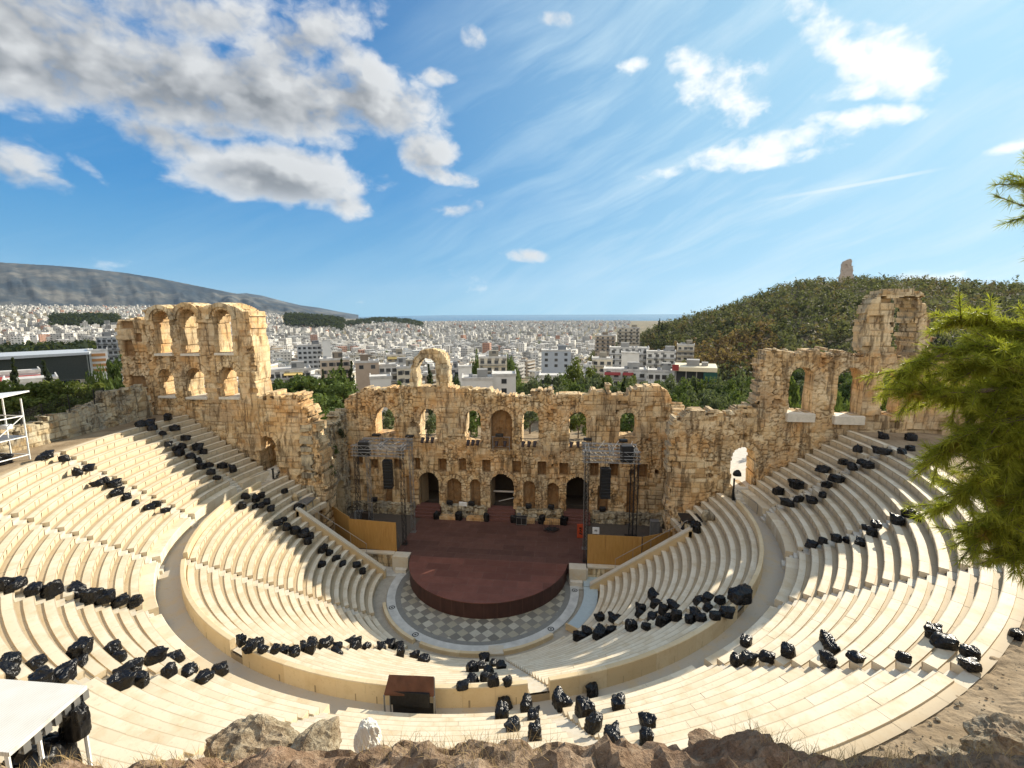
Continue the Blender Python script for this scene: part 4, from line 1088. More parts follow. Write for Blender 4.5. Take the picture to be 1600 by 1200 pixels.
N_WHITE = wall_paint('blank_white_plaster', (.74, .72, .67), win=False); N_CREAM = wall_paint('blank_cream_plaster', (.66, .59, .46), win=False); N_GREY = wall_paint('blank_grey_plaster', (.44, .47, .50), win=False); N_BEIGE = wall_paint('blank_beige_plaster', (.46, .36, .27), win=False)
ROOF = flat('roof_screed', (.52, .50, .46), .9, var=.25, scale=.5); TILE = flat('roof_tile', (.36, .13, .07), .85, scale=2); GLASS = flat('dark_window', (.03, .035, .04), .15, spec=.6)
AWN_Y = flat('yellow_awning', (.62, .45, .16), .8); AWN_R = flat('red_awning', (.30, .045, .04), .8); AWN_G = flat('green_awning', (.012, .060, .045), .8); METAL = flat('grey_metal', (.35, .36, .37), .5, .6)
def box_mesh(bx):
    """bx rows: x,y,z0,z1,w,d,rot,tone,rnd,red -> one mesh of buildings with roof huts"""
    bx = np.asarray(bx, float); n = len(bx)
    sg = np.array([(-1, -1), (1, -1), (1, 1), (-1, 1)]) * .5
    c, s = np.cos(bx[:, 6]), np.sin(bx[:, 6])
    lx = sg[None, :, 0] * bx[:, 4:5]; ly = sg[None, :, 1] * bx[:, 5:6]
    X = bx[:, 0:1] + lx * c[:, None] - ly * s[:, None]; Y = bx[:, 1:2] + lx * s[:, None] + ly * c[:, None]
    V = np.stack([np.concatenate([X, X], 1), np.concatenate([Y, Y], 1), np.concatenate([np.repeat(bx[:, 2:3], 4, 1), np.repeat(bx[:, 3:4], 4, 1)], 1)], -1)
    f = np.array([(4, 5, 6, 7), (0, 1, 5, 4), (1, 2, 6, 5), (2, 3, 7, 6), (3, 0, 4, 7)])
    Q = (np.arange(n)[:, None, None] * 8 + f[None]).reshape(-1, 4)
    at = np.repeat(np.stack([bx[:, 7], bx[:, 8], bx[:, 9]], 1), 8, 0)
    return V.reshape(-1, 3), Q, at
def in_pxbox(x, y, z):
    q = np.array([x, y, z]) - CAM; w_ = q @ FW
    return 800 + F_PX * (q @ RT) / w_, 600 - F_PX * (q @ UP) / w_
# ---- nearer houses, each a thing with its parts
def house(px0, px1, yt, D, depth, fl, paint, label, rot=None, win=(2, 4), roof='flat', extra=(), cat='building', hut=True, zb=None, balc=True):
    pc = at_d((px0 + px1) / 2, yt, D); pa = at_d(px0, yt, D); pb = at_d(px1, yt, D)
    w_ = math.hypot(*(pb - pa)[:2]); ang = math.atan2((pb - pa)[1], (pb - pa)[0]) if rot is None else rot
    zt = pc[2]; g = float(H(pc[0], pc[1])) - 1 if zb is None else zb
    zt = max(zt, g + 4)
    e = empty('apartment_house', (pc[0], pc[1], g), ang, label, cat)
    h = zt - g
    tone = np.full((8, 3), (.9, RNG.random(), 0.))
    b = MB(); b.box(-w_ / 2, w_ / 2, 0, depth, 0, h)
    me = b.mesh('walls', paint); at = me.attributes.new('tone', 'FLOAT_COLOR', 'POINT'); at.data.foreach_set('color', np.tile([.92, .3, 0, 1], 8).astype(np.float32)); link('walls', me, None, e)
    b = MB(); b.box(-w_ / 2 - .15, w_ / 2 + .15, -.15, depth + .15, h + .003, h + .28)
    if roof == 'flat':
        b.box(-w_ / 2 - .15, w_ / 2 + .15, -.15, .1, h + .28, h + .85); b.box(-w_ / 2 - .15, -w_ / 2 + .1, .1, depth, h + .28, h + .85); b.box(w_ / 2 - .1, w_ / 2 + .15, .1, depth, h + .28, h + .85)
        b.build('roof', ROOF, e)
    else:
        m = .5
        b.add([(-w_ / 2 - m, -m, h + .3), (w_ / 2 + m, -m, h + .3), (w_ / 2 + m, depth + m, h + .3), (-w_ / 2 - m, depth + m, h + .3), (-w_ / 4, depth / 2, h + 2.2), (w_ / 4, depth / 2, h + 2.2)],
              [(0, 1, 5, 4), (1, 2, 5), (2, 3, 4, 5), (3, 0, 4), (3, 2, 1, 0)]); b.build('roof', TILE, e)
    if hut and roof == 'flat':
        b = MB(); u = RNG.uniform(-.3, .15) * w_; b.box(u, u + min(4.5, w_ * .35), depth * .35, depth * .35 + 4, h + .28, h + 2.9); b.build('roof_hut', paint, e)
        b = MB()
        for k in range(2):
            u = RNG.uniform(-.45, .4) * w_; v = RNG.uniform(.2, .8) * depth
            b.tube((u, v, h + .9), (u + 1.3, v, h + 1.0), .32, 8); b.box(u, u + 1.3, v - 1.0, v - .9, h + .4, h + 1.4)
        b.box(-w_ * .45, w_ * .32, depth * .49, depth * .51, h + .3, h + .34); b.tube((w_ * .3, depth * .5, h + .2), (w_ * .3, depth * .5, h + 3.4), .04, 4); b.tube((w_ * .3 - .7, depth * .5, h + 3.1), (w_ * .3 + .7, depth * .5, h + 3.1), .03, 4)
        b.build('solar_heater', METAL, e)
    nf, nw = win
    fh = 3.1
    wm = None
    for f in range(nf):
        z = h - 2.35 - f * fh
        if z < 1: break
        for k in range(nw):
            u = -w_ / 2 + w_ * (k + .5) / nw
            if wm is None:
                bb = MB(); ww = min(.8, w_ / nw * .33); bb.box(-ww, ww, -.02, .06, 0, 1.45); bb.cur = 1
                bb.box(-ww - .09, -ww, -.06, .05, -.06, 1.53); bb.box(ww, ww + .09, -.06, .05, -.06, 1.53); bb.box(-ww, ww, -.06, .05, 1.45, 1.53); bb.box(-ww, ww, -.09, .05, -.08, 0); wm = bb.mesh('window', [GLASS, N_WHITE])
            link('window', wm, None, e, (u, 0, z))
        if balc and f < nf:
            b = MB(); b.box(-w_ / 2 + .3, w_ / 2 - .3, -1.3, -.1, z - .75, z - .6)
            b.cur = 1
            for k in range(int(w_ / .6)): b.box(-w_ / 2 + .3 + k * .6, -w_ / 2 + .36 + k * .6, -1.28, -1.24, z - .6, z + .25)
            b.box(-w_ / 2 + .3, w_ / 2 - .3, -1.30, -1.22, z + .25, z + .32); b.build('balcony', [paint, METAL], e)
    for kind, u0, u1, f in extra:
        z = h - .45 - f * fh; mt = {'y': AWN_Y, 'r': AWN_R, 'g': AWN_G}[kind]
        b = MB(); b.add([(u0 * w_, -.1, z), (u1 * w_, -.1, z), (u1 * w_, -1.9, z - .75), (u0 * w_, -1.9, z - .75), (u0 * w_, -1.9, z - .95), (u1 * w_, -1.9, z - .95), (u0 * w_, -.1, z - .08), (u1 * w_, -.1, z - .08)],
                        [(0, 3, 2, 1), (3, 4, 5, 2), (6, 7, 5, 4), (0, 6, 4, 3), (1, 2, 5, 7)]); b.build('awning', mt, e)
    return e, w_, h
house(722, 770, 594, 152, 12, 3, N_WHITE, 'plain white house with a blank gable just left of the street trees', win=(0, 0), balc=False)
house(769, 806, 588, 154, 12, 3, N_WHITE, 'taller blank white block joined to the plain white house beside the street trees', win=(3, 1), balc=False, hut=False)
house(716, 737, 575, 178, 9, 4, N_WHITE, 'narrow bright white tower-like house behind the plain white house', win=(0, 0), balc=False, hut=False)
house(748, 792, 560, 205, 14, 4, P_CREAM, 'cream apartment block with planted balconies left of the street trees', win=(4, 4))
house(698, 719, 578, 186, 10, 4, P_GREY, 'grey apartment house directly right of the free-standing arch', win=(3, 2))
house(846, 892, 549, 262, 14, 4, N_GREY, 'blue-grey apartment block with few windows right of the street trees', win=(3, 3), balc=False)
house(842, 918, 590, 168, 10, 1, N_WHITE, 'low white building with a long balustraded roof terrace behind the olive grove', win=(1, 6), balc=False, hut=False)
house(952, 1014, 545, 262, 14, 5, P_WHITE, 'white apartment block with rows of windows at the foot of the hill', win=(5, 5))
house(971, 999, 553, 236, 10, 4, N_WHITE, 'blank pale grey gable house before the white apartment block', win=(0, 0), balc=False, hut=False)
house(1010, 1056, 551, 250, 12, 4, P_WHITE, 'white house with pale roof terraces under the wooded hill', win=(3, 4))
house(1012, 1054, 582, 176, 10, 3, P_WHITE, 'white house with dark windows adjoining the restaurant terrace', win=(2, 4), balc=False)
house(943, 1010, 580, 184, 12, 2, P_WHITE, 'low white house with red awnings behind the olive grove', win=(2, 5), extra=(('r', -.48, -.1, 0), ('r', -.05, .2, 0)))
house(925, 957, 562, 212, 12, 3, P_CREAM, 'cream house with arched balconies beside the tall light green trees', win=(3, 3))
house(420, 486, 580, 192, 14, 4, P_WHITE, 'long pale apartment house with a yellow awning right of the left wing', win=(4, 7), extra=(('y', -.15, .3, 0), ('y', .32, .48, 1)))
house(500, 546, 563, 206, 12, 4, P_BEIGE, 'plain beige house behind the two pointed cypresses', win=(3, 4), balc=False)
house(555, 592, 567, 196, 12, 4, N_BEIGE, 'brown blank-walled house left of the free-standing arch', win=(1, 2), balc=False)
house(592, 640, 572, 198, 12, 3, P_WHITE, 'white house with arched windows left of the free-standing arch', win=(3, 5))
house(604, 634, 556, 232, 10, 4, P_CREAM, 'apartment house with striped awnings on its top terrace', win=(4, 3), extra=(('y', -.45, .45, 0),))
house(578, 611, 592, 150, 9, 2, N_WHITE, 'low white shed-roofed block seen above the left end of the stage wall', win=(0, 0), balc=False, hut=False)
house(503, 516, 533, 340, 9, 7, N_WHITE, 'slim bright white high-rise in the middle of the city left', win=(0, 0), balc=False, hut=False)
house(464, 502, 540, 345, 14, 6, P_GREY, 'dark glazed office block beside the slim white high-rise', win=(5, 5), balc=False)
house(680, 700, 572, 190, 10, 4, P_CREAM, 'cream house seen through the free-standing arch', win=(3, 2))
house(1058, 1085, 540, 300, 12, 3, P_CREAM, 'cream villa among the trees at the hill edge', win=(3, 3))
house(965, 1000, 513, 420, 14, 4, P_CREAM, 'pale apartment block on the rise just left of the hill cypresses', win=(4, 4))
house(930, 962, 525, 400, 14, 4, P_BEIGE, 'beige stepped apartment block on the rise left of the wooded hill', win=(4, 4))
house(620, 652, 576, 186, 11, 3, P_CREAM, 'cream wall house touching the left side of the free-standing arch', win=(2, 3), balc=False)
# restaurant with dark glass front, thick white slab roof, green blinds
pc = at_d(1086, 574, 168); pa = at_d(1052, 574, 168); pb = at_d(1121, 574, 168); w_ = math.hypot(*(pb - pa)[:2]); g = pc[2] - 8.5
e = empty('restaurant', (pc[0], pc[1], g), math.atan2((pb - pa)[1], (pb - pa)[0]), 'low modern restaurant with a thick cream roof slab, dark glass band and green blinds', 'building')
b = MB(); b.box(-w_ / 2 + .4, w_ / 2 - .4, .8, 13, -4, 8); me = b.mesh('walls', N_WHITE); at = me.attributes.new('tone', 'FLOAT_COLOR', 'POINT'); at.data.foreach_set('color', np.tile([.9, .3, 0, 1], 8).astype(np.float32)); link('walls', me, None, e)
b = MB(); b.bbox(-w_ / 2, w_ / 2, -1.0, 13.5, 7.2, 8.6, .15); b.build('roof_slab', flat('cream_slab', (.68, .60, .42), .8), e)
b = MB(); b.bbox(-w_ / 2, w_ / 2, -.8, .8, 2.6, 3.1, .05); b.build('floor_slab', N_WHITE, e)
b = MB(); b.box(-w_ / 2 + .5, w_ / 2 - .5, .3, .75, 3.1, 7.2); b.box(-w_ / 2 + .5, w_ / 2 - .5, .3, .75, -.5, 2.6); b.build('glass_front', GLASS, e)
for k in range(4):
    u = -w_ / 2 + w_ * (.05 + .24 * k); b = MB(); b.box(u, u + .35, .0, .3, -.5, 7.2); b.build('pillar', N_WHITE, e)
b = MB(); b.add([(w_ * .2, -.9, 7.1), (w_ / 2, -.9, 7.1), (w_ / 2, -1.5, 4.2), (w_ * .2, -1.5, 4.2)], [(0, 3, 2, 1)]); b.add([(w_ / 2 + .05, -.9, 7.1), (w_ / 2 + .05, 9, 7.1), (w_ / 2 + .6, 9, 4.2), (w_ / 2 + .6, -1.5, 4.2)], [(0, 3, 2, 1)]); b.build('blind', AWN_G, e)
b = MB(); b.box(-w_ / 2 - .3, -w_ / 2 + 1.8, -1.1, -1.0, 7.3, 9.3); b.build('red_sign', AWN_R, e)
b = MB(); b.box(-w_ * .2, w_ * .1, 3, 8, 8.6, 10.6); b.box(w_ * .15, w_ * .3, 4, 7, 8.6, 9.8); b.build('roof_hut', N_WHITE, e)
# black museum, far left
pa = at_d(-160, 575, 262); pb = at_d(137, 568, 255); v = (pb - pa)[:2]; w_ = math.hypot(*v)
e = empty('museum', (pa[0], pa[1], pb[2] - 9), math.atan2(v[1], v[0]), 'long low black glass museum building at the far left', 'building')
b = MB(); b.add([(0, 0, 1), (w_, 0, 3), (w_, 24, 3), (0, 24, 1), (0, -1.2, 11.5), (w_, -1.2, 12.5), (w_, 24, 12.5), (0, 24, 11.5)], [(0, 3, 2, 1), (4, 5, 6, 7), (0, 1, 5, 4), (1, 2, 6, 5), (2, 3, 7, 6), (3, 0, 4, 7)])
b.build('glass_body', flat('museum_glass', (.035, .045, .045), .2, spec=.6), e)
b = MB(); b.add([(-2, -3, 11.6), (w_ + 1, -2, 12.7), (w_ + 1, 26, 12.7), (-2, 26, 11.6), (-2, -3, 13.0), (w_ + 1, -2, 13.6), (w_ + 1, 26, 13.6), (-2, 26, 13.0)], [(0, 3, 2, 1), (4, 5, 6, 7), (0, 1, 5, 4), (1, 2, 6, 5), (2, 3, 7, 6), (3, 0, 4, 7)]); b.build('roof', flat('museum_roof', (.45, .47, .48), .5), e)
b = MB(); b.box(-5, w_ - 4, -6, 20, -6, .8); b.build('plinth', N_WHITE, e)
b = MB(); b.box(-2, w_ * .35, -14, -9, -3, -.5); b.build('red_canopy', flat('museum_red', (.30, .07, .045), .8), e)
e, w_, h = house(138, 168, 549, 262, 12, 3, N_WHITE, 'white-framed building with orange louvres at the right end of the museum', win=(0, 0), balc=False, hut=False)
b = MB()
for k in range(4): b.box(-w_ / 2 + .8, w_ / 2 - .8, -.25, -.05, h - 2.0 - k * 2.1, h - .9 - k * 2.1)
b.build('louvre', flat('orange_louvre', (.42, .20, .07), .7), e)
house(150, 190, 528, 330, 14, 5, P_GREY, 'grey stepped office building above the white-framed building', win=(4, 5))
pa = at_d(5, 596, 150); 
house(6, 92, 597, 150, 12, 2, N_WHITE, 'low plain white building among the pines at the far left', win=(1, 3), balc=False, hut=False, zb=-6)
house(-60, 66, 586, 172, 10, 2, N_WHITE, 'long low building with a red-brown front between the museum and the white building', win=(0, 0), balc=False, hut=False, extra=(('r', -.5, .5, 0),))

# ---- the rest of the streets
OCC = []
def blocked(px, py):
    # groves, the museum roof and hill slopes kept free of houses
    if px > 985 - (py - 500) * .2 and py < 600: return True
    if px < 170 and 535 < py < 640: return True
    return False
CITY = []; tries = 0
sp0 = 21.
D = 205.
while D < 7600:
    sp = sp0 * (D / 205) ** .30
    azs = np.arange(-56, 14, math.degrees(sp / D))
    for a in azs:
        a2 = a + RNG.uniform(-.3, .3) * math.degrees(sp / D); d2 = D + RNG.uniform(-.3, .3) * sp
        x = CAM[0] + d2 * math.sin(R(a2)); y = CAM[1] + d2 * math.cos(R(a2))
        CITY.append((d2, a2, x, y))
    D += sp * (1.05 if D < 1200 else 1.35)
CITY = sorted(CITY)
CZ = H(np.array([c[2] for c in CITY]), np.array([c[3] for c in CITY]))
rows = []
for (d, a, x, y), z in zip(CITY, CZ):
    px, py = in_pxbox(x, y, z + 12)
    if blocked(px, py) or px < -160: continue
    if d < 230 and (690 < px < 930 or 400 < px < 660 or px > 925): continue
    if d < 300 and px > 920: continue
    if 790 < px < 822 and d < 420: continue
    # wooded patches left clear of houses
    if (80 < px < 185 and 488 < py < 501) or (-200 < px < 132 and 527 < py < 541) or (440 < px < 535 and 489 < py < 503 and d > 1500): continue
    hood = vnoise(np.float64(x / 180), np.float64(y / 180), 4); big = RNG.random() < .05
    w_ = RNG.uniform(9, 17); dp = RNG.uniform(8, 14)
    hh = RNG.uniform(8, 15) + (RNG.uniform(4, 12) if big else 0) if d > 330 else RNG.uniform(8, 14)
    if 600 < d: hh *= 1.0
    rows.append([x, y, z - 3, z + hh, w_, dp, R(float(hood) * 180 + RNG.normal(0, 6)), RNG.beta(1.1, 1.0), RNG.random(), 0.])
rows = np.array(rows); print('city', len(rows))
NEAR = rows[:260]; FAR = rows[260:]
PAL = [P_WHITE, P_WHITE, P_CREAM, P_WHITE, P_GREY, P_BEIGE, P_WHITE]
WORD = {'white_plaster': 'white', 'cream_plaster': 'cream', 'grey_plaster': 'grey', 'beige_plaster': 'beige'}
for k, r in enumerate(NEAR):
    paint = PAL[int(RNG.integers(0, len(PAL)))]
    x, y, z0, z1, w_, dp, ro, tone, rnd, red = r
    b = MB(); h = z1 - z0
    b.box(-w_ / 2, w_ / 2, -dp / 2, dp / 2, 0, h)
    u = RNG.uniform(-.3, .05) * w_; b.box(u, u + w_ * .3, -2, 2.4, h, h + 2.6)
    b.cur = 1
    for s in (-1, 1):
        b.box(-w_ / 2 - .1, w_ / 2 + .1, s * dp / 2 - .12, s * dp / 2 + .12, h, h + .9)
        b.box(s * w_ / 2 - .12, s * w_ / 2 + .12, -dp / 2 + .12, dp / 2 - .12, h, h + .9)
    for f in range(int(h / 3.1) - 1):
        for s in (-1, 1):
            zz = h - .3 - f * 3.1 - 2.9
            if zz > 2: b.box(-w_ / 2 + .4, w_ / 2 - .4, min(s * dp / 2, s * (dp / 2 + 1.3)), max(s * dp / 2, s * (dp / 2 + 1.3)), zz, zz + .95)
    for q in range(3):
        u = RNG.uniform(-.45, .4) * w_; v_ = RNG.uniform(-.4, .4) * dp; b.box(u, u + 1.6, v_, v_ + 1.2, h, h + 1.4)
    me = b.mesh('city_house', [paint, N_WHITE if k % 3 else ROOF])
    at = me.attributes.new('tone', 'FLOAT_COLOR', 'POINT'); at.data.foreach_set('color', np.tile([tone, rnd, 0, 1], len(b.v)).astype(np.float32))
    o = link('city_house', me); o.location = (x, y, z0); o.rotation_euler = (0, 0, ro)
    px, py = in_pxbox(x, y, z1)
    side = 'far left beside the left wing' if px < 420 else 'left of the free-standing arch' if px < 660 else 'between the free-standing arch and the tree-lined street' if px < 800 else 'right of the tree-lined street'
    tag(o, f'{WORD[paint.name]} flat-roofed block in the packed city {side}', 'building', f'{WORD[paint.name]} city blocks {side}')
ex = FAR.copy(); hut = FAR[::2].copy(); hut[:, 7] = RNG.random(len(hut))
hut[:, 2] = hut[:, 3]; hut[:, 3] += 2.8; hut[:, 4] *= .35; hut[:, 5] *= .4
red = RNG.random(len(ex)) < .045; ex[red, 9] = .9
V, Q, at = box_mesh(np.concatenate([ex, hut]))
cm = wall_paint('city_plaster', (.76, .73, .67), 3.2, 3.4, .85)
o = link('distant_city', np_mesh('distant_city', V, Q, attrs={'tone': at}), cm); tag(o, 'endless pale blocks of the city stretching to the horizon', 'city', kind='stuff')
# dark wooded patches inside the city
def wood(name, poly, n, s0, label, zoff=0, hill=0.):
    """poly: (px,py,D) corners of a patch; trees scattered over it"""
    rg = np.random.default_rng(len(label)); VV = []; QQ = []; CC = []; n0 = 0
    P = [at_d(a, b_, c) for a, b_, c in poly]
    x0, x1 = min(p[0] for p in P), max(p[0] for p in P); y0, y1 = min(p[1] for p in P), max(p[1] for p in P)
    pg = [(p[0], p[1]) for p in P]; cx = sum(p[0] for p in pg) / len(pg); cy = sum(p[1] for p in pg) / len(pg); rr = max(math.hypot(p[0] - cx, p[1] - cy) for p in pg)
    k = 0; g = 0
    while k < n and g < n * 30:
        g += 1; x = rg.uniform(x0, x1); y = rg.uniform(y0, y1)
        if not inpoly(np.array(x), np.array(y), pg): continue
        k += 1; s = rg.uniform(.7, 1.4) * s0; z = float(H(x, y)) + hill * max(0, 1 - (math.hypot(x - cx, y - cy) / rr) ** 2)
        cen = rg.normal(size=(5, 3)) * np.array([.3, .3, .15]) * s + np.array([x, y, z + s * .4]); rad = rg.uniform(.25, .45, 5) * s
        V, Q_, c = leaves(cen, rad, 30, .22 * s, rg); VV.append(V); QQ.append(Q_ + n0); n0 += len(V); CC.append(np.stack([c, c * 0, c * 0], 1))
    o = link(name, np_mesh(name, np.concatenate(VV), np.concatenate(QQ), attrs={'leaf': np.concatenate(CC)}), LEAF_CYP); tag(o, label, 'woodland', kind='stuff')
def patch(pxs, D0, D1):      # trapezoid between two distances, limits given by directions
    return [(pxs[0], 500, D0), (pxs[1], 500, D0), (pxs[1], 500, D1), (pxs[0], 500, D1)]
wood('city_grove', patch((-200, 132), 560, 720), 520, 11, 'dark grove of pines between the museum and the pale city')
wood('city_grove', patch((82, 182), 1900, 2500), 700, 16, 'dark wooded rise in the middle of the pale city at the left', 0, 22)
wood('city_grove', patch((446, 536), 2300, 2900), 800, 16, 'dark wooded hill beyond the city right of the left wing', 0, 56)
wood('city_grove', patch((540, 660), 2900, 3300), 460, 14, 'dark line of trees on the horizon left of the free-standing arch', 0, 58)
# small dark trees sprinkled between the houses
rg = np.random.default_rng(5); VV = []; QQ = []; CC = []; n0 = 0
for k in rg.integers(0, min(len(rows), 3500), 620):
    x, y = rows[k][0] + rg.uniform(-14, 14), rows[k][1] + rg.uniform(-14, 14); s = rg.uniform(6, 11); z = rows[k][2] + 3
    cen = rg.normal(size=(5, 3)) * np.array([.25, .25, .2]) * s + np.array([x, y, z + s * .6]); V, Q_, c = leaves(cen, rg.uniform(.2, .4, 5) * s, 46, .13 * s, rg); VV.append(V); QQ.append(Q_ + n0); n0 += len(V); CC.append(np.stack([c, c * 0, c * 0], 1))
o = link('city_trees', np_mesh('city_trees', np.concatenate(VV), np.concatenate(QQ), attrs={'leaf': np.concatenate(CC)}), LEAF_DARK); tag(o, 'scattered dark trees between the blocks of the city', 'trees', kind='stuff')
# ------------------------------------------------------------------ black plastic bags on the seats
def top_z(x, y):
    r = np.hypot(x, y); z = np.full(np.shape(r), -.1) if np.ndim(r) else -.1
    i = np.floor((r - L_R) / L_P); zl = L_Z + i * L_D - np.where((r - L_R) / L_P - i > .6, .06, 0)
    j = np.floor((r - U_R) / U_P); zu = U_Z + j * U_D - np.where((r - U_R) / U_P - j > .6, .06, 0)
    z = np.where((r >= L_R) & (r < 24.4), zl, z); z = np.where((r >= 24.4) & (r < 24.72), 9.8, z); z = np.where((r >= 24.72) & (r < 26.15), 8.75, z)
    z = np.where((r >= 26.15) & (r < U_R), 9.78, z); z = np.where((r >= U_R) & (r < 36.26), zu, z); z = np.where(r >= 36.26, 15.97, z)
    a = np.arctan2(x, -y)
    for al in low_aisles: z = np.where((r < 24.4) & (r > L_R) & (np.abs((a - al) * r) < HW), z - .12, z)
    for al in up_aisles: z = np.where((r > U_R) & (r < 36.2) & (np.abs((a - al) * r) < HW), z - .12, z)
    return z
TS = np.arange(8, 80, .04)
def seat_hit(px, py, lift):
    d = ray(px, py); P = CAM + d[None] * TS[:, None]
    g = P[:, 2] - (top_z(P[:, 0], P[:, 1]) + lift); k = np.nonzero(g < 0)[0]
    return P[k[0]] if len(k) else P[-1]
def bag_mesh(name, seed, pointy=.5):
    """plastic sheet draped over gear: pleated skirt, creased shoulders, some with a gathered neck; about 1.1 wide, .8 high"""
    rg = np.random.default_rng(seed); n, m_ = 60, 30
    th = np.linspace(0, 2 * math.pi, n, endpoint=False)[None]; t_ = np.linspace(0, 1, m_)[:, None]
    e = rg.uniform(2.2, 4.6); c, s_ = np.cos(th), np.sin(th)
    k_ = (np.abs(c) ** e + np.abs(s_) ** e) ** (-1 / e)
    ts = rg.uniform(.58, .74); dome = rg.uniform(.10, .30); neck = rg.random() < .45
    u = np.clip((t_ - ts) / (1 - ts), 0, 1)
    rad = np.where(t_ < ts, 1.0 - .10 * (t_ / ts) + .05 * np.sin(t_ / ts * 3), .93 * (1 - u ** (1.6 if not neck else 1.0)) ** (.62 if not neck else 1.1) + (.05 if neck else 0) * (1 - u))
    zz = np.where(t_ < ts, t_ / ts * (1 - dome), (1 - dome) + dome * np.sin(u * math.pi / 2) ** (1. if not neck else 1.5)) + (neck * .14) * sstep(.8, 1., u)
    ridge = lambda q: 1 - np.abs(2 * q - 1)
    cx, sx = c * 2.2 + 5, s_ * 2.2 + 5
    pl = ridge(vnoise(cx * 1.6 + zz * .35, sx * 1.6 + zz * .2, seed)) ** 2; pl2 = ridge(vnoise(cx * 3.4 + zz * .5, sx * 3.4, seed + 1)) ** 2
    X = rad * k_ * c; Y = rad * k_ * s_
    f1 = ridge(vnoise(X * 1.7 + zz * 2.1, Y * 1.7 - zz * 1.3, seed + 2)) ** 4; f2 = ridge(vnoise(X * 3.1 - zz * 2.5, Y * 3.1 + zz * 3., seed + 3)) ** 4
    sc = 1 - .16 * pl * (.35 + .65 * zz) - .07 * pl2 * (.4 + zz * .6) - .09 * f1 - .05 * f2
    X = X * sc; Y = Y * sc; Z = zz * (1 - .12 * f1 * (zz > .4) - .06 * f2) + .10 * X * rg.normal(0, .8) * zz + .10 * Y * rg.normal(0, .8) * zz
    for q in range(2):                                   # corners poking at the sheet
        a = rg.uniform(0, 6.28); w_ = np.exp(-((np.cos(th - a) - 1) ** 2) / .02) * np.exp(-((zz - rg.uniform(.55, .95)) ** 2) / .05); g = rg.uniform(.08, .26) * pointy * 1.5
        X = X + w_ * g * math.cos(a); Y = Y + w_ * g * math.sin(a); Z = Z + w_ * g * .5
    X = X + zz * rg.normal(0, .12); Y = Y + zz * rg.normal(0, .12)
    V = np.stack([X * .55, Y * .55, np.broadcast_to(Z, X.shape) * .78], -1).reshape(-1, 3)
    i_ = np.arange(m_ - 1)[:, None]; j_ = np.arange(n)[None]
    Q = np.stack([i_ * n + j_, i_ * n + (j_ + 1) % n, (i_ + 1) * n + (j_ + 1) % n, (i_ + 1) * n + j_], -1).reshape(-1, 4)
    return np_mesh(name, V, Q, smooth=True, mats=[BAGM])
BAGM, t = new_mat('black_plastic', .3, .3); p = t.coord('Object')
n = t.noise(p, 3.2, 4, .6, 1.6); n2 = t.noise(t.vm('MULTIPLY', p, (1, 1, .45)), 9., 4, .6, 1.8)
rid = lambda q: t.m('SUBTRACT', 1., t.m('ABSOLUTE', t.m('SUBTRACT', t.m('MULTIPLY', q, 2.), 1.)))
hgt = t.m('ADD', t.m('POWER', rid(n), 4.), t.m('MULTIPLY', t.m('POWER', rid(n2), 5.), .22))
t.put(t.b.inputs['Base Color'], t.ramp(n, [(.3, (.004, .004, .0045)), (.7, (.010, .010, .011))])); t.put(t.b.inputs['Roughness'], t.rng(n, .3, .7, .24, .36))
t.put(t.b.inputs['Normal'], t.bump(t.m('POWER', rid(n), 3.), .22, .06))
BAGS = [bag_mesh('plastic_bag', 500 + k, .3 + .08 * k) for k in range(12)]
ORD = ['first', 'second', 'third', 'fourth', 'fifth', 'sixth', 'seventh', 'eighth', 'ninth', 'tenth', 'eleventh', 'twelfth', 'thirteenth', 'fourteenth', 'fifteenth', 'sixteenth', 'seventeenth', 'eighteenth', 'nineteenth', 'twentieth', 'twenty-first', 'twenty-second', 'twenty-third', 'twenty-fourth', 'twenty-fifth', 'twenty-sixth', 'twenty-seventh']
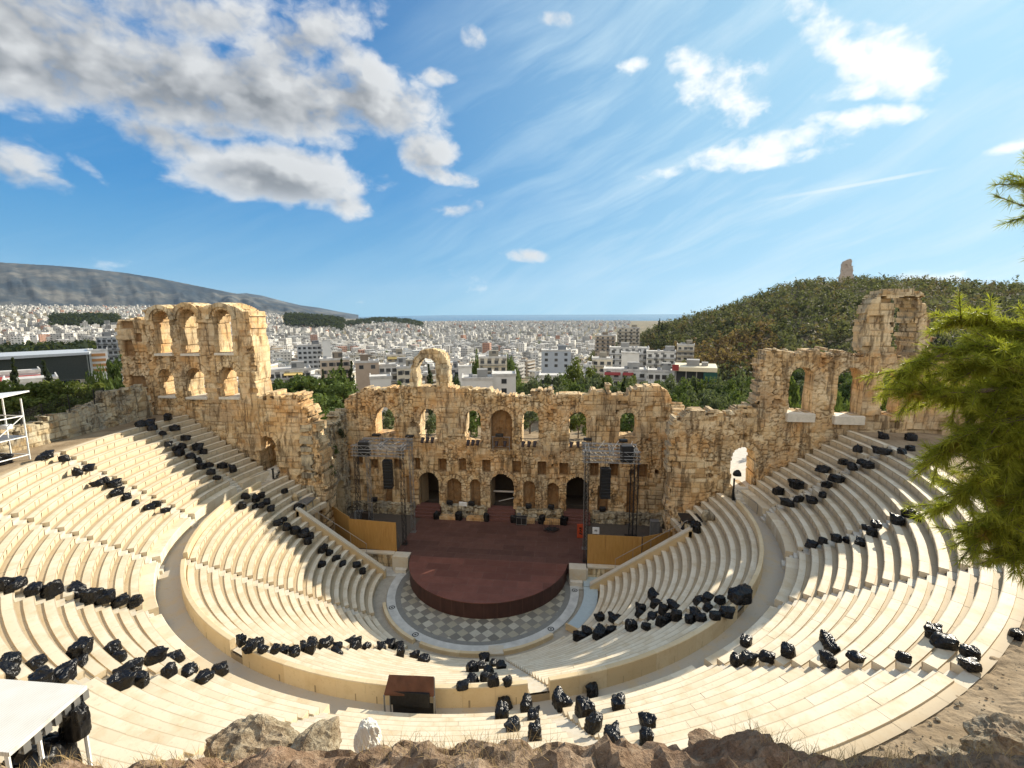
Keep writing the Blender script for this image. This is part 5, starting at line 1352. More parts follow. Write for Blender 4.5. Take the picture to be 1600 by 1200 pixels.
CL = [
 ('scattered down the seats against the left wing', 'top', 13.5, [(263, 656), (220, 661), (232, 664), (239, 672), (254, 676), (274, 672), (290, 685), (262, 694), (275, 700), (284, 696), (281, 706), (309, 697), (318, 704), (299, 711), (310, 718), (314, 727), (327, 730), (330, 740), (339, 748), (347, 725), (365, 737)]),
 ('line down the sunlit upper left seats', 'top', 15, [(62, 714), (72, 709), (74, 720), (101, 720), (122, 741), (137, 735), (152, 753), (165, 749), (179, 754), (183, 768), (197, 775), (211, 783), (233, 789), (245, 796), (259, 803)]),
 ('row along the middle stair of the upper left seats', 'left', 25, [(3, 912), (21, 911), (53, 917), (81, 919), (119, 921), (141, 928), (164, 932), (187, 933), (211, 936)]),
 ('loose row above the white canopy at lower left', 'left', 30, [(14, 1030), (12, 1048), (56, 1031), (66, 1056), (98, 1053), (122, 1013), (125, 1030), (176, 1010), (186, 1022), (198, 1047), (190, 1062), (212, 1060), (242, 1021), (275, 1022), (264, 1048), (296, 1042), (318, 1052), (342, 1044)]),
 ('group under the left wing doorway', 'top', 13, [(445, 770), (382, 772), (384, 780), (378, 789), (400, 784), (409, 781), (396, 790), (418, 789), (409, 795), (423, 799)]),
 ('line down the shaded end of the lower seats', 'top', 14, [(435, 815), (444, 810), (448, 822), (462, 829), (475, 832), (486, 836), (481, 844), (504, 856), (514, 862), (524, 870), (502, 880), (534, 879), (558, 887), (567, 897)]),
 ('long row along the left stair of the lower seats', 'left', 18, [(376, 1000), (391, 1008), (405, 1003), (410, 1012), (430, 1012), (444, 1013), (460, 1016), (475, 1009), (488, 1000), (484, 1012), (505, 1004), (514, 1000), (527, 1008), (528, 1015), (549, 999), (556, 1007), (573, 1006), (596, 1008), (609, 1005), (624, 1008), (625, 1019), (647, 1022), (662, 1026)]),
 ('heap beside the middle stair of the lower seats', 'top', 19, [(757, 1026), (738, 1041), (752, 1038), (771, 1034), (783, 1037), (764, 1045), (758, 1056), (739, 1058), (722, 1068), (771, 1060), (794, 1062)]),
 ('group left of the middle upper stair', 'top', 27, [(790, 1095), (784, 1111), (823, 1101), (833, 1116), (802, 1128), (836, 1143)]),
 ('group right of the middle upper stair', 'top', 30, [(926, 1075), (877, 1092), (967, 1097), (913, 1107), (926, 1128), (957, 1143), (1012, 1124), (972, 1162), (1010, 1153)]),
 ('mass across the shaded lower right seats', 'left', 19, [(904, 993), (917, 987), (937, 962), (937, 987), (955, 982), (960, 963), (986, 976), (1001, 946), (998, 957), (1009, 976), (1022, 928), (1024, 942), (1019, 961), (1037, 952), (1034, 970), (1046, 962), (1055, 944), (1056, 960), (1077, 966), (1088, 960), (1092, 936), (1096, 961), (1106, 931), (1105, 947), (1117, 960), (1125, 936), (1134, 954)]),
 ('row along the nearest stair of the upper right seats', 'left', 27, [(1150, 1026), (1166, 997), (1168, 1023), (1198, 1022), (1232, 1014), (1292, 996), (1299, 1010), (1296, 1029), (1335, 1020), (1411, 1023), (1460, 986), (1474, 997), (1517, 1015), (1516, 1035), (1587, 989)]),
 ('diagonal line halfway up the upper right seats', 'left', 18, [(1265, 857), (1285, 847), (1306, 848), (1324, 842), (1344, 845), (1355, 822), (1369, 820), (1365, 831), (1402, 811), (1420, 800), (1434, 807)]),
 ('scattered down the seats against the right wing', 'left', 17, [(1215, 765), (1231, 785), (1245, 755), (1247, 778), (1270, 778), (1283, 733), (1285, 771), (1291, 759), (1305, 748), (1317, 721), (1332, 730), (1340, 705), (1347, 721), (1356, 729), (1377, 706), (1381, 680), (1410, 707), (1422, 697), (1423, 682)]),
]
def place_bag(px, py, wpx, label, group, sc=1.):
    P = seat_hit(px, py, .28); dep = (P - CAM) @ FW; s = wpx * dep / F_PX / 1.24 * sc
    P = seat_hit(px, py + wpx * .12, .3 * s); z = float(top_z(P[0], P[1]))
    o = link('plastic_bag', BAGS[RNG.integers(0, len(BAGS))]); o.location = (P[0], P[1], z - .01); o.rotation_euler = (RNG.normal(0, .05), RNG.normal(0, .05), RNG.uniform(0, 6.28))
    o.scale = (s * RNG.uniform(.9, 1.3), s * RNG.uniform(.75, 1.1), s * RNG.uniform(.75, 1.2))
    tag(o, label, 'plastic bag', group)
for desc, end, wpx, pts in CL:
    pts = sorted(pts, key=(lambda q: q[1]) if end == 'top' else (lambda q: q[0]))
    for k, (px, py) in enumerate(pts):
        pos = ORD[k] if k < len(ORD) else 'last'
        place_bag(px, py, wpx * RNG.uniform(.86, 1.2), f'{pos} black bundle from the {end}, {desc}', 'black plastic bundles on the seats')
place_bag(1156, 928, 30, 'large black bundle alone at the parapet corner of the lower right seats', 'black plastic bundles on the seats')
place_bag(467, 789, 17, 'black wrapped bundle on the shelf at the top of the left end wall, lower one', 'black plastic bundles on the seats')
place_bag(475, 783, 13, 'black wrapped bundle on the shelf at the top of the left end wall, upper one', 'black plastic bundles on the seats')
place_bag(1089, 822, 22, 'pointed black wrapped bundle at the top end of the lower right seats', 'black plastic bundles on the seats')

# ------------------------------------------------------------------ stage rigging
SILV = flat('truss_aluminium', (.24, .24, .235), .45, .6); BLK = flat('black_steel', (.012, .012, .013), .5); BLK2 = flat('black_cloth', (.010, .010, .011), .8); WHT = flat('white_paint', (.75, .75, .72), .5)
def truss(b, p, q, w=.36, seg=.5, r=.028):
    w *= 1.05; r *= 1.1
    p = np.array(p, float); q = np.array(q, float); d = q - p; L = np.linalg.norm(d); d /= L
    u = np.cross(d, (0, 0, 1) if abs(d[2]) < .9 else (1, 0, 0)); u /= np.linalg.norm(u); v = np.cross(d, u)
    co = [(u * a + v * c) * w / 2 for a, c in ((-1, -1), (1, -1), (1, 1), (-1, 1))]
    for c in co: b.tube(p + c, q + c, r, 5)
    n = max(1, int(L / seg))
    for k in range(n):
        for i in range(4):
            c0, c1 = co[i], co[(i + 1) % 4]
            if k % 2: c0, c1 = c1, c0
            b.tube(p + d * (L * k / n) + c0, p + d * (L * (k + 1) / n) + c1, r * .6, 4)
def tower(label, xs, ys, zt, mats, spk_x, spk_n, extra):
    e = empty('truss_tower', ((xs[0] + xs[1]) / 2, (ys[0] + ys[1]) / 2, 1.5), label=label, cat='truss tower', group='truss towers on the stage')
    k = 0
    for x in xs:
        for y in ys:
            b = MB(); truss(b, (x, y, 1.52), (x, y, zt + .3), .36); b.box(x - .32, x + .32, y - .32, y + .32, 1.53, 1.6); under(b.build('truss_leg', mats[k]), e); k += 1
    for y in ys:
        for zz in (zt - .5, zt + .25):
            b = MB(); truss(b, (xs[0] - .5, y, zz), (xs[1] + .35, y, zz), .4, .5, .03); under(b.build('truss_beam', SILV), e)
    for x in (*xs, (xs[0] + xs[1]) / 2):
        b = MB(); truss(b, (x, ys[0], zt + .25), (x, ys[1] + .3, zt + .25), .36, .5, .028); under(b.build('truss_beam', SILV), e)
    for k in range(3):
        b = MB(); x = xs[0] + (xs[1] - xs[0]) * (.2 + .3 * k); b.tube((x, ys[0] + .1, zt + .55), (x + .9, ys[1], zt + .8), .03, 5); b.tube((x, ys[0], zt + .5), (x, ys[0], zt + 1.0), .03, 5); under(b.build('rail', SILV), e)
    return e
zl = at_y(600, 703, 5.0)[2]; zr = at_y(945, 712, 3.3)[2]
tower('silver and black truss tower left of the stage in front of the plywood screen', (-15.3, -10.0), (5.0, 8.1), zl, [BLK, SILV, BLK, SILV], 0, 0, 0)
tower('silver and black truss tower right of the stage behind the plywood screen', (10.35, 15.3), (3.35, 6.2), zr, [BLK, SILV, BLK, BLK], 0, 0, 0)
def line_array(x, y, zt, n, label, curve):
    e = empty('speaker_array', (x, y, zt), label=label, cat='speaker', group='hanging speaker columns')
    yy = y; z = zt; a = 0
    for k in range(n):
        b = MB(); b.bbox(-.52, .52, -.35, .35, -.34, 0, .03); b.cur = 1; b.box(-.47, .47, -.362, -.352, -.31, -.03)
        o = b.build('speaker_box', [BLK, BLK2]); o.location = (x + (k * .012 * curve), y - .02 * k * k * .12, zt - k * .36); o.rotation_euler = (R(curve * k * 1.6), 0, R(6)); under(o, e)
    b = MB(); b.tube((x, y, zt), (x, y, zt + 1.4), .03, 5); b.box(x - .4, x + .4, y - .06, y + .06, zt + .02, zt + .12); under(b.build('hanging_frame', BLK), e)
p = at_y(605, 719, 6.2); line_array(p[0], 6.2, p[2], 9, 'curved black speaker column hanging in the left truss tower', 1.)
p = at_y(946, 731, 4.4); line_array(p[0], 4.4, p[2], 9, 'straight black speaker column hanging in the right truss tower', .1)
for px, py, Y, lab in ((570, 712, 5.3, 'black speaker cabinet perched on the left end of the left truss tower'), (979, 721, 3.6, 'black wrapped speaker cabinet on the right end of the right truss tower')):
    p = at_y(px, py, Y); e = empty('speaker_cabinet', tuple(p), R(8), lab, 'speaker'); b = MB(); b.bbox(-.62, .62, -.4, .4, 0, 1.7, .06); b.build('cabinet', BLK, e); b = MB(); b.box(-.52, .52, -.43, -.405, .1, 1.6); b.build('grille', BLK2, e)
for px, py, Y, lab in ((588, 681, 12.9, 'flat dark lamp on the sill of the first window from the left'), (640, 683, 12.9, 'flat dark lamp fixed to the wall between the first two windows'), (918, 688, 12.9, 'flat dark lamp on the sill below the fifth window from the left'), (974, 690, 12.9, 'flat dark lamp below the last window on the right')):
    p = at_y(px, py, Y); e = empty('flood_lamp', tuple(p), 0, lab, 'lamp', 'flat lamps on the stage wall'); b = MB(); b.bbox(-.5, .5, -.3, .3, 0, .28, .05); b.build('housing', BLK, e); b = MB(); b.tube((-.3, .2, .14), (-.3, .8, .0), .035, 5); b.tube((.3, .2, .14), (.3, .8, .0), .035, 5); b.build('bracket', BLK, e)
# theatre spotlights hung under the windows
def spot_proto():
    b = MB(); b.tube((0, 0, 0), (0, -.34, -.42), .24, 10, .17); b.tube((0, -.34, -.42), (0, -.42, -.52), .17, 10, .23); h = b.mesh('housing', flat('lamp_brown', (.030, .020, .022), .55))
    b = MB(); b.tube((-.27, -.1, -.1), (-.27, 0, .3), .02, 4); b.tube((.27, -.1, -.1), (.27, 0, .3), .02, 4); b.tube((-.27, 0, .3), (.27, 0, .3), .02, 4); y = b.mesh('yoke', BLK)
    b = MB(); b.tube((0, -.415, -.515), (0, -.425, -.525), .19, 10); l = b.mesh('lens', flat('lamp_lens', (.12, .09, .10), .1, spec=.7)); return h, y, l
SP = spot_proto(); grp = [('second', (661, 668.5, 676), 684), ('third', (732, 739.5, 747), 688), ('fourth', (818, 827, 836), 690), ('fifth', (893, 903, 912), 691)]
for wname, xs, py in grp:
    for k, px in enumerate(xs):
        p = at_y(px, py, YF - .3); e = empty('spotlight', tuple(p), RNG.normal(0, .12), f'{("left", "middle", "right")[k]} one of three dark spotlights under the {wname} window from the left', 'spotlight', 'spotlights under the windows')
        link('housing', SP[0], None, e); link('yoke', SP[1], None, e); link('lens', SP[2], None, e)
    p0 = at_y(xs[0] - 5, py - 5, YF - .3); p1 = at_y(xs[2] + 5, py - 5, YF - .3); b = MB(); b.tube(p0, p1, .04, 6); b.tube(p0, p0 + [0, .9, 0], .03, 5); b.tube(p1, p1 + [0, .9, 0], .03, 5)
    o = b.build('lamp_bar', BLK); tag(o, f'black pipe carrying the spotlights under the {wname} window from the left', 'pipe')
for k, px in enumerate((776, 789)):
    p = at_y(px, 690, YF + .2); e = empty('spotlight', tuple(p), 0, f'{("left", "right")[k]} dark spotlight in the deep central niche', 'spotlight', 'spotlights in the central niche')
    for nme, me in zip(('housing', 'yoke', 'lens'), SP): link(nme, me, None, e)
p = at_y(783, 699, YF - .1); e = empty('steel_frame', (p[0], p[1], p[2]), 0, 'grey steel frame standing in the deep central niche', 'frame'); b = MB()
for x in (-1.05, 1.05): b.tube((x, 0, -.5), (x, 0, 1.35), .05, 5)
b.tube((-1.2, 0, 1.35), (1.2, 0, 1.35), .05, 5); b.tube((-1.05, 0, .1), (1.05, 0, .1), .03, 5); b.build('frame', flat('grey_steel', (.20, .19, .18), .6), e); b = MB(); b.bbox(-.7, .25, -.2, .3, 1.4, 1.75, .04); b.build('lamp_box', BLK, e)
# things standing on the stage by the wall
for k, (px, py, w_, h, lab) in enumerate([(683, 822, .95, 1.3, 'black covered floor lamp right of the left door'), (717, 826, .95, 1.35, 'black covered floor lamp on the plinth between the left and middle doors'), (760, 824, .9, 1.3, 'black covered floor lamp left of the middle door'), (803, 825, .9, 1.2, 'black covered floor lamp right of the middle door'), (846, 832, .95, 1.4, 'black covered floor lamp between the middle and right doors'), (880, 833, 1., 1.4, 'black covered floor lamp left of the right door')]):
    p = at_y(px, py, YF - 1.5); e = empty('floor_lamp', (p[0], p[1], 1.6), RNG.uniform(-.4, .4), lab, 'lamp', 'black covered lamps along the stage wall')
    o = link('cover', BAGS[k % 9], None, e); o.scale = (w_ * .9, w_ * .75, h * 1.0); b = MB(); b.tube((-.25, 0, -.02), (.25, 0, -.02), .06, 6); b.tube((0, 0, 0), (0, 0, .3), .04, 5); b.build('stand', BLK, e)
for px, py, lab in [(703, 803, 'small black lamp on the podium right of the left door'), (737, 808, 'small black lamp on the podium left of the middle door'), (826, 815, 'small black lamp on the podium right of the middle door'), (861, 816, 'small black lamp on the podium left of the right door'), (941, 820, 'small black lamp on the podium behind the right plywood screen'), (556 + 30, 800, 'small black lamp on the podium behind the left truss tower')]:
    p = at_y(px, py, YF - .35); e = empty('small_lamp', (p[0], p[1], 2.97), RNG.uniform(-.3, .3), lab, 'lamp', 'small lamps on the podium'); b = MB(); b.bbox(-.38, .38, -.25, .25, .12, .62, .06); b.build('housing', BLK, e); b = MB(); b.tube((-.3, 0, 0), (-.3, 0, .4), .03, 4); b.tube((.3, 0, 0), (.3, 0, .4), .03, 4); b.build('bracket', BLK, e)
def crate(px, py, Y, w_, d, h, lab, mat, frame, rz=0., cat='flight case'):
    p = at_y(px, py, Y); e = empty('flight_case', (p[0], p[1], 1.585), rz, lab, cat); b = MB(); b.box(-w_ / 2, w_ / 2, -d / 2, d / 2, .08, h); b.build('body', mat, e); b = MB(); t_ = .05
    for x in (-w_ / 2, 0, w_ / 2):
        b.box(x - t_ / 2, x + t_ / 2, -d / 2 - .02, -d / 2 + .02, .06, h + .02)
    for z in (.06, h): b.box(-w_ / 2 - t_ / 2, w_ / 2 + t_ / 2, -d / 2 - .025, -d / 2 + .025, z, z + t_)
    b.box(-w_ / 2, w_ / 2, d / 2 - .03, d / 2 + .03, h, h + t_); b.build('edging', frame, e)
    b = MB(); [b.tube((x, y, .0), (x, y, .08), .05, 6) for x in (-w_ * .4, w_ * .4) for y in (-d * .35, d * .35)]; b.build('castor', BLK, e); return e
crate(815, 836, 11.6, 1.25, .7, .95, 'black flight case with pale metal edges right of the middle door steps', BLK, SILV)
crate(811, 829, 12.0, .5, .4, 1.15, 'small grey case standing behind the black flight case', SILV, SILV)
crate(561, 806, 9.5, .9, .7, 1.7, 'tall grey case by the left return wall behind the plywood screen', flat('grey_case', (.22, .215, .20), .7), SILV)
crate(574, 804, 9.3, 1.2, .7, 1.6, 'dark brown case beside the tall grey case left of the truss tower', flat('brown_case', (.05, .035, .025), .7), BLK)
crate(1023, 823, 9.6, 1.0, .8, 2.1, 'grey rounded case standing near the right return wall', flat('grey_case', (.22, .215, .20), .7), SILV)
crate(1020, 838, 6.3, 1.2, .8, 1.5, 'grey box behind the right plywood screen', flat('grey_case', (.22, .215, .20), .7), SILV)
crate(986, 838, 6.9, 1.4, .8, 1.3, 'black speaker box on the floor behind the right plywood screen', BLK, BLK)
p = at_y(907, 848, 8.6); e = empty('warning_board', (p[0], p[1], 1.58), R(5), 'bright orange upright board leaning near the right truss leg', 'board')
b = MB(); b.bbox(-.42, .42, -.05, .05, .05, 1.75, .03); b.build('board', flat('orange_paint', (.40, .055, .015), .6), e)
b = MB()
for z, s in ((1.25, .16), (.95, .12), (.62, .17)): b.box(-s, s * .4, -.064, -.052, z - .09, z + .09); b.box(s * .1, s, -.068, -.056, z - .16, z - .04)
b.build('marks', BLK, e)
p = at_y(931, 834, 5.4); e = empty('notice', (p[0], p[1], p[2]), 0, 'small white notice with a dark emblem above the right plywood screen', 'sign'); b = MB(); b.box(-.36, .36, -.03, .03, 0, .75); b.build('sheet', WHT, e)
b = MB(); b.add([(-.2, -.035, .5), (-.1, -.035, .22), (0, -.035, .4), (.1, -.035, .22), (.2, -.035, .5), (.1, -.035, .36), (0, -.035, .52), (-.1, -.035, .36)], [(0, 1, 2, 7), (7, 2, 6), (6, 2, 5), (2, 3, 4, 5)]); b.build('emblem', BLK, e); b = MB(); b.tube((0, .05, -3), (0, .05, .1), .03, 5); b.build('post', BLK, e)
p = at_y(724, 806, YF - .5); e = empty('white_panel', (p[0], p[1], 2.97), R(-8), 'small white lamp panel propped on the podium', 'lamp'); b = MB(); b.bbox(-.55, .55, -.1, .1, .05, .55, .04); b.build('panel', WHT, e); b = MB(); b.box(-.4, .4, .1, .4, .0, .12); b.build('foot', BLK, e)
# heap of cables and thin stands
e = empty('cable_heap', (at_y(861, 846, 10.2)[0], 10.2, 1.58), 0, 'black heap of coiled cable on the stage left of the right door', 'cable'); b = MB()
for k in range(26):
    a = RNG.uniform(0, 6.28, 2); r_ = RNG.uniform(.3, .9, 2); b.tube((r_[0] * 1.3 * math.cos(a[0]), r_[0] * math.sin(a[0]), .04 + RNG.random() * .3), (r_[1] * 1.3 * math.cos(a[1]), r_[1] * math.sin(a[1]), .04 + RNG.random() * .3), .04, 5)
b.build('coil', BLK, e); b = MB()
for k in range(9): x = -1.1 + k * .28; b.tube((x, .5, 0), (x + RNG.normal(0, .05), .6, RNG.uniform(.9, 1.7)), .02, 4)
b.build('stand', BLK, e)

# ------------------------------------------------------------------ sound desk shelter on the walkway
e = empty('desk_shelter', (1.3, -25.6, 8.75), 0, 'brown-roofed sound desk shelter standing against the parapet on the walkway', 'shelter')
c = [at_z(600, 1084, 10.25), at_z(678, 1086, 10.25), at_z(678, 1057, 10.95), at_z(608, 1054, 10.95)]
b = MB(); b.add([q for q in c] + [q - [0, 0, .09] for q in c], [(0, 1, 2, 3), (7, 6, 5, 4), (0, 4, 5, 1), (1, 5, 6, 2), (2, 6, 7, 3), (3, 7, 4, 0)])
under(b.build('roof', flat('rust_board', (.095, .040, .024), .75, var=.3, scale=2.)), e)
b = MB()
for q in c: b.tube((q[0], q[1], 8.75), (q[0], q[1], q[2] - .08), .045, 6)
under(b.build('post', SILV), e)
b = MB(); x0 = min(q[0] for q in c) + .25; x1 = max(q[0] for q in c) - .05; y0 = c[0][1] + .35; y1 = c[2][1] - .1; b.box(x0, x1, y0, y1, 8.76, 9.65); b.box(x0, x1 - .15, y1 - .3, y1 - .2, 9.65, 10.35); under(b.build('desk', BLK2), e)
b = MB(); m_ = (c[1] + c[2]) / 2; b.add([c[1] - [0, 0, .1], c[2] - [0, 0, .1], (c[2][0] + .05, c[2][1], 8.8), (c[1][0] + .05, c[1][1] + .1, 8.8), c[1] - [.05, 0, .1], c[2] - [.05, 0, .1], (c[2][0], c[2][1], 8.8), (c[1][0], c[1][1] + .1, 8.8)], [(0, 1, 2, 3), (7, 6, 5, 4), (0, 3, 7, 4), (1, 5, 6, 2)]); under(b.build('side_curtain', BLK2), e)

# ------------------------------------------------------------------ canopy, lower left
e = empty('canopy', (-5.5, -36.4, 16), 0, 'white flat canopy roof on thin legs at the lower left corner', 'canopy')
q = [at_z(-60, 1056, 18.6), at_z(136, 1071, 18.6), at_z(14, 1176, 18.6)]; q.append(q[2] + (q[0] - q[1]) * 1.3); q[0] = q[1] + (q[0] - q[1]) * 1.3
b = MB(); b.add([p for p in q] + [p - [0, 0, .10] for p in q], [(3, 2, 1, 0), (4, 5, 6, 7), (0, 1, 5, 4), (1, 2, 6, 5), (2, 3, 7, 6), (3, 0, 4, 7)])
cm_, t = new_mat('canopy_sheet', .6, .3); p = t.geo('Position'); sx, sy, sz = t.sep(p)
rb = t.rng(t.m('ABSOLUTE', t.m('SUBTRACT', t.m('FRACT', t.m('MULTIPLY', sx, 14)), .5)), .3, .5)
t.put(t.b.inputs['Base Color'], t.mix(rb, t.ramp(t.noise(p, 1.5, 5), [(.3, (.60, .58, .52)), (.7, (.70, .68, .63))]), (.50, .48, .43))); t.put(t.b.inputs['Normal'], t.bump(rb, .3, .01))
under(b.build('roof', cm_), e)
b = MB()
for u, v in ((.03, .05), (.03, .62), (.03, .97), (.9, .05), (.9, .97)):
    p = q[1] + (q[0] - q[1]) * u + (q[2] - q[1]) * v; b = MB(); b.tube((p[0], p[1], 15.3), (p[0], p[1], 18.5), .045, 6); under(b.build('leg', WHT), e)
b = MB(); p = q[1]; d1 = q[2] - q[1]; d0 = q[0] - q[1]
for k in range(7):
    a0 = q[1] + d1 * (.02 + .13 * k) + d0 * .02; b.tube(a0 - [0, 0, .1], a0 + d1 * .06 - [0, 0, .28], .03, 4); b.box(a0[0] - .05, a0[0] + .07, a0[1] - .07, a0[1] + .07, 18.25, 18.5)
under(b.build('clamp', SILV), e)
o = link('plastic_bag', BAGS[4]); o.location = tuple(q[1] + d1 * .18 + d0 * .03 - [0, 0, 1.05]); o.scale = (.62, .5, 1.0); tag(o, 'black wrapped lamp hanging from the corner of the white canopy', 'plastic bag')
for k in range(2):
    o = link('plastic_bag', BAGS[2 + k]); o.location = tuple(q[1] + d1 * (.55 + .3 * k) + d0 * (.12 + .1 * k) - [0, 0, 2.35]); o.scale = (1.1, 1.4, 2.1 - .3 * k); tag(o, ('tall black tarpaulin bundle under the white canopy, the one nearer the seats', 'black tarpaulin bundle under the white canopy, the one nearer the rocks')[k], 'tarpaulin')

# ------------------------------------------------------------------ white scaffold, terrace wall and fence, far left
e = empty('scaffold', (-36.4, -12.6, 16), 0, 'white scaffold tower with a flat roof at the far left edge', 'scaffold')
X0, X1, Y0, Y1 = -38.6, -35.2, -14.2, -11.8; b = MB()
for x in (X0, X1, (X0 + X1) / 2):
    for y in (Y0, Y1): b.tube((x, y, 15.9), (x, y, 21.0), .06, 6)
for z in (16.4, 17.9, 19.6):
    for y in (Y0, Y1): b.tube((X0, y, z), (X1, y, z), .05, 5)
    for x in (X0, X1): b.tube((x, Y0, z), (x, Y1, z), .05, 5)
b.tube((X0, Y0, 16.4), (X1, Y0, 17.9), .04, 5); b.tube((X1, Y0, 17.9), (X1, Y1, 19.6), .04, 5)
under(b.build('frame', WHT), e); b = MB(); b.add([(X0 - .3, Y0 - .4, 20.8), (X1 + .4, Y0 - .4, 21.2), (X1 + .4, Y1 + .4, 21.5), (X0 - .3, Y1 + .4, 21.1), (X0 - .3, Y0 - .4, 20.92), (X1 + .4, Y0 - .4, 21.32), (X1 + .4, Y1 + .4, 21.62), (X0 - .3, Y1 + .4, 21.22)], [(3, 2, 1, 0), (4, 5, 6, 7), (0, 1, 5, 4), (1, 2, 6, 5), (2, 3, 7, 6), (3, 0, 4, 7)]); under(b.build('roof', WHT), e)
b = MB(); b.box(X0, X1, Y0, Y1, 17.92, 17.98); under(b.build('platform', SILV), e)
for k, (x, y, z) in enumerate(((-36.0, -13.6, 19.0), (-36.9, -13.2, 19.9), (-35.8, -12.6, 18.7))):
    b = MB(); b.bbox(x - .3, x + .3, y - .25, y + .25, z, z + .35, .05); b.tube((x, y, z), (x, y, z - .9), .03, 4); under(b.build('lamp', WHT if k else BLK), e)
o = link('plastic_bag', BAGS[5]); o.location = (-36.3, -13.2, 16.0); o.scale = (1.6, 1.2, 1.1); tag(o, 'black bundle stowed under the white scaffold tower', 'plastic bag')
P0 = at_z(-60, 728, 16.0)[:2]; P1 = at_z(236, 652, 16.0)[:2]; dv = P1 - P0; LW = np.linalg.norm(dv); dv /= LW; nv = np.array([dv[1], -dv[0]])
if nv @ (np.array([0, 0]) - P0) < 0: nv = -nv
def fline(u, d, z): return np.stack([P0[0] + dv[0] * u - nv[0] * d, P0[1] + dv[1] * u - nv[1] * d, z], 1)
def wu(px, py):      # sight line on the terrace wall plane
    d = ray(px, py); s = ((P0 - CAM[:2]) @ nv) / (d[:2] @ nv); p = CAM + d * s; return float((p[:2] - P0) @ dv), float(p[2])
tp = [wu(*q) for q in ((-40, 668), (40, 664), (70, 660), (74, 650), (105, 646), (126, 642), (130, 634), (160, 630), (166, 618), (170, 611), (200, 607), (214, 604), (232, 602))]
e = empty('terrace_wall', (P0[0], P0[1], 16), 0, 'weathered grey block wall rising in steps behind the upper left seats', 'wall')
pl = [(tp[0][0], 14.6)] + tp + [(tp[-1][0], 14.6)]
put('wall', wall_mesh('terrace_wall', pl, (), (), 1.2, .11, 88, -.03, fline, .1, 1.2), e, STONE_GREY)
e = empty('wire_fence', (P0[0], P0[1], 17), 0, 'dark wire mesh fence along the top of the grey terrace wall', 'fence'); b = MB(); b2 = MB()
ft = [wu(*q) for q in ((-40, 655), (38, 643), (72, 632), (113, 617), (152, 608), (168, 606))]; fb_ = [wu(*q)[1] for q in ((-40, 668), (38, 664), (72, 655), (113, 645), (152, 632), (168, 620))]
for k in range(len(ft)):
    u, zt = ft[k]; a0 = fline(np.array([u]), np.array([.5]), np.array([fb_[k] - .2]))[0]; b.tube(a0, (a0[0], a0[1], zt), .05, 5)
    if k:
        for f in np.linspace(0, 1, 9):
            za = fb_[k - 1] + (ft[k - 1][1] - fb_[k - 1]) * f; zb = fb_[k] + (zt - fb_[k]) * f
            b2.tube(fline(np.array([ft[k - 1][0]]), np.array([.5]), np.array([za]))[0], fline(np.array([u]), np.array([.5]), np.array([zb]))[0], .012, 3)
        for f in np.linspace(0, 1, 16):
            uu = ft[k - 1][0] + (u - ft[k - 1][0]) * f; b2.tube(fline(np.array([uu]), np.array([.5]), np.array([fb_[k - 1] + (fb_[k] - fb_[k - 1]) * f]))[0], fline(np.array([uu]), np.array([.5]), np.array([ft[k - 1][1] + (zt - ft[k - 1][1]) * f]))[0], .012, 3)
under(b.build('post', BLK), e); under(b2.build('mesh', BLK), e)

# ------------------------------------------------------------------ handrails
def rail(label, pts, h, mat, n=4):
    e = empty('handrail', tuple(pts[0]), 0, label, 'handrail'); b = MB(); pts = [np.array(p, float) for p in pts]
    for a0, a1 in zip(pts[:-1], pts[1:]):
        b.tube(a0 + [0, 0, h], a1 + [0, 0, h], .028, 6)
        for k in range(n + 1): q = a0 + (a1 - a0) * k / n; b.tube(q, q + [0, 0, h], .022, 5)
    under(b.build('rail', mat), e)
RM = flat('rail_metal', (.28, .26, .23), .5, .5)
rail('thin metal handrail beside the sloping coping of the left end wall', [(-20.0, 1.6, 6.3), (-13.0, 1.5, 2.0)], 1.2, RM)
rail('thin metal handrail beside the sloping coping of the right end wall', [(20.0, 1.2, 6.4), (13.2, 1.1, 2.0)], 1.2, RM)
rail('short metal handrail on the landing under the left wing doorway', [(-26.5, 2.4, 8.76), (-25.9, 4.6, 8.9)], 1.0, RM, 1)
rail('short metal handrail on the landing under the right wing doorway', [(26.1, .6, 8.76), (25.4, 4.0, 8.8)], 1.0, RM, 1)
e = empty('lamp_post', (25.0, 3.9, 8.76), 0, 'black wrapped lamp on a dark post in front of the bright right doorway', 'lamp'); b = MB(); b.tube((0, 0, 0), (0, 0, 2.3), .09, 6); b.build('post', BLK, e); o = link('lamp_cover', BAGS[7], None, e, (.25, 0, 2.6)); o.scale = (.75, .6, .62)
e = empty('bollard', (-25.0, 4.3, 8.8), 0, 'black post at the steps of the left wing doorway', 'post'); b = MB(); b.tube((0, 0, 0), (0, 0, 1.3), .12, 8, .10); b.build('post', BLK, e); b = MB(); b.tube((0, 0, 1.3), (0, 0, 1.42), .15, 8); b.build('cap', BLK, e)
for k, (px, py, lab) in enumerate(((461, 777, 'rough grey stone block on the top of the lower left seats'), (1106, 806, 'rough grey stone block at the top of the lower right seats'))):
    P = seat_hit(px, py, .4); o = link('stone_block', rock_mesh('stone_block', (.62, .5, .75), 700 + k, 3, .12), STONE_GREY); o.location = (P[0], P[1], float(top_z(P[0], P[1])) + .4); tag(o, lab, 'stone block', 'stone blocks at the seat ends')
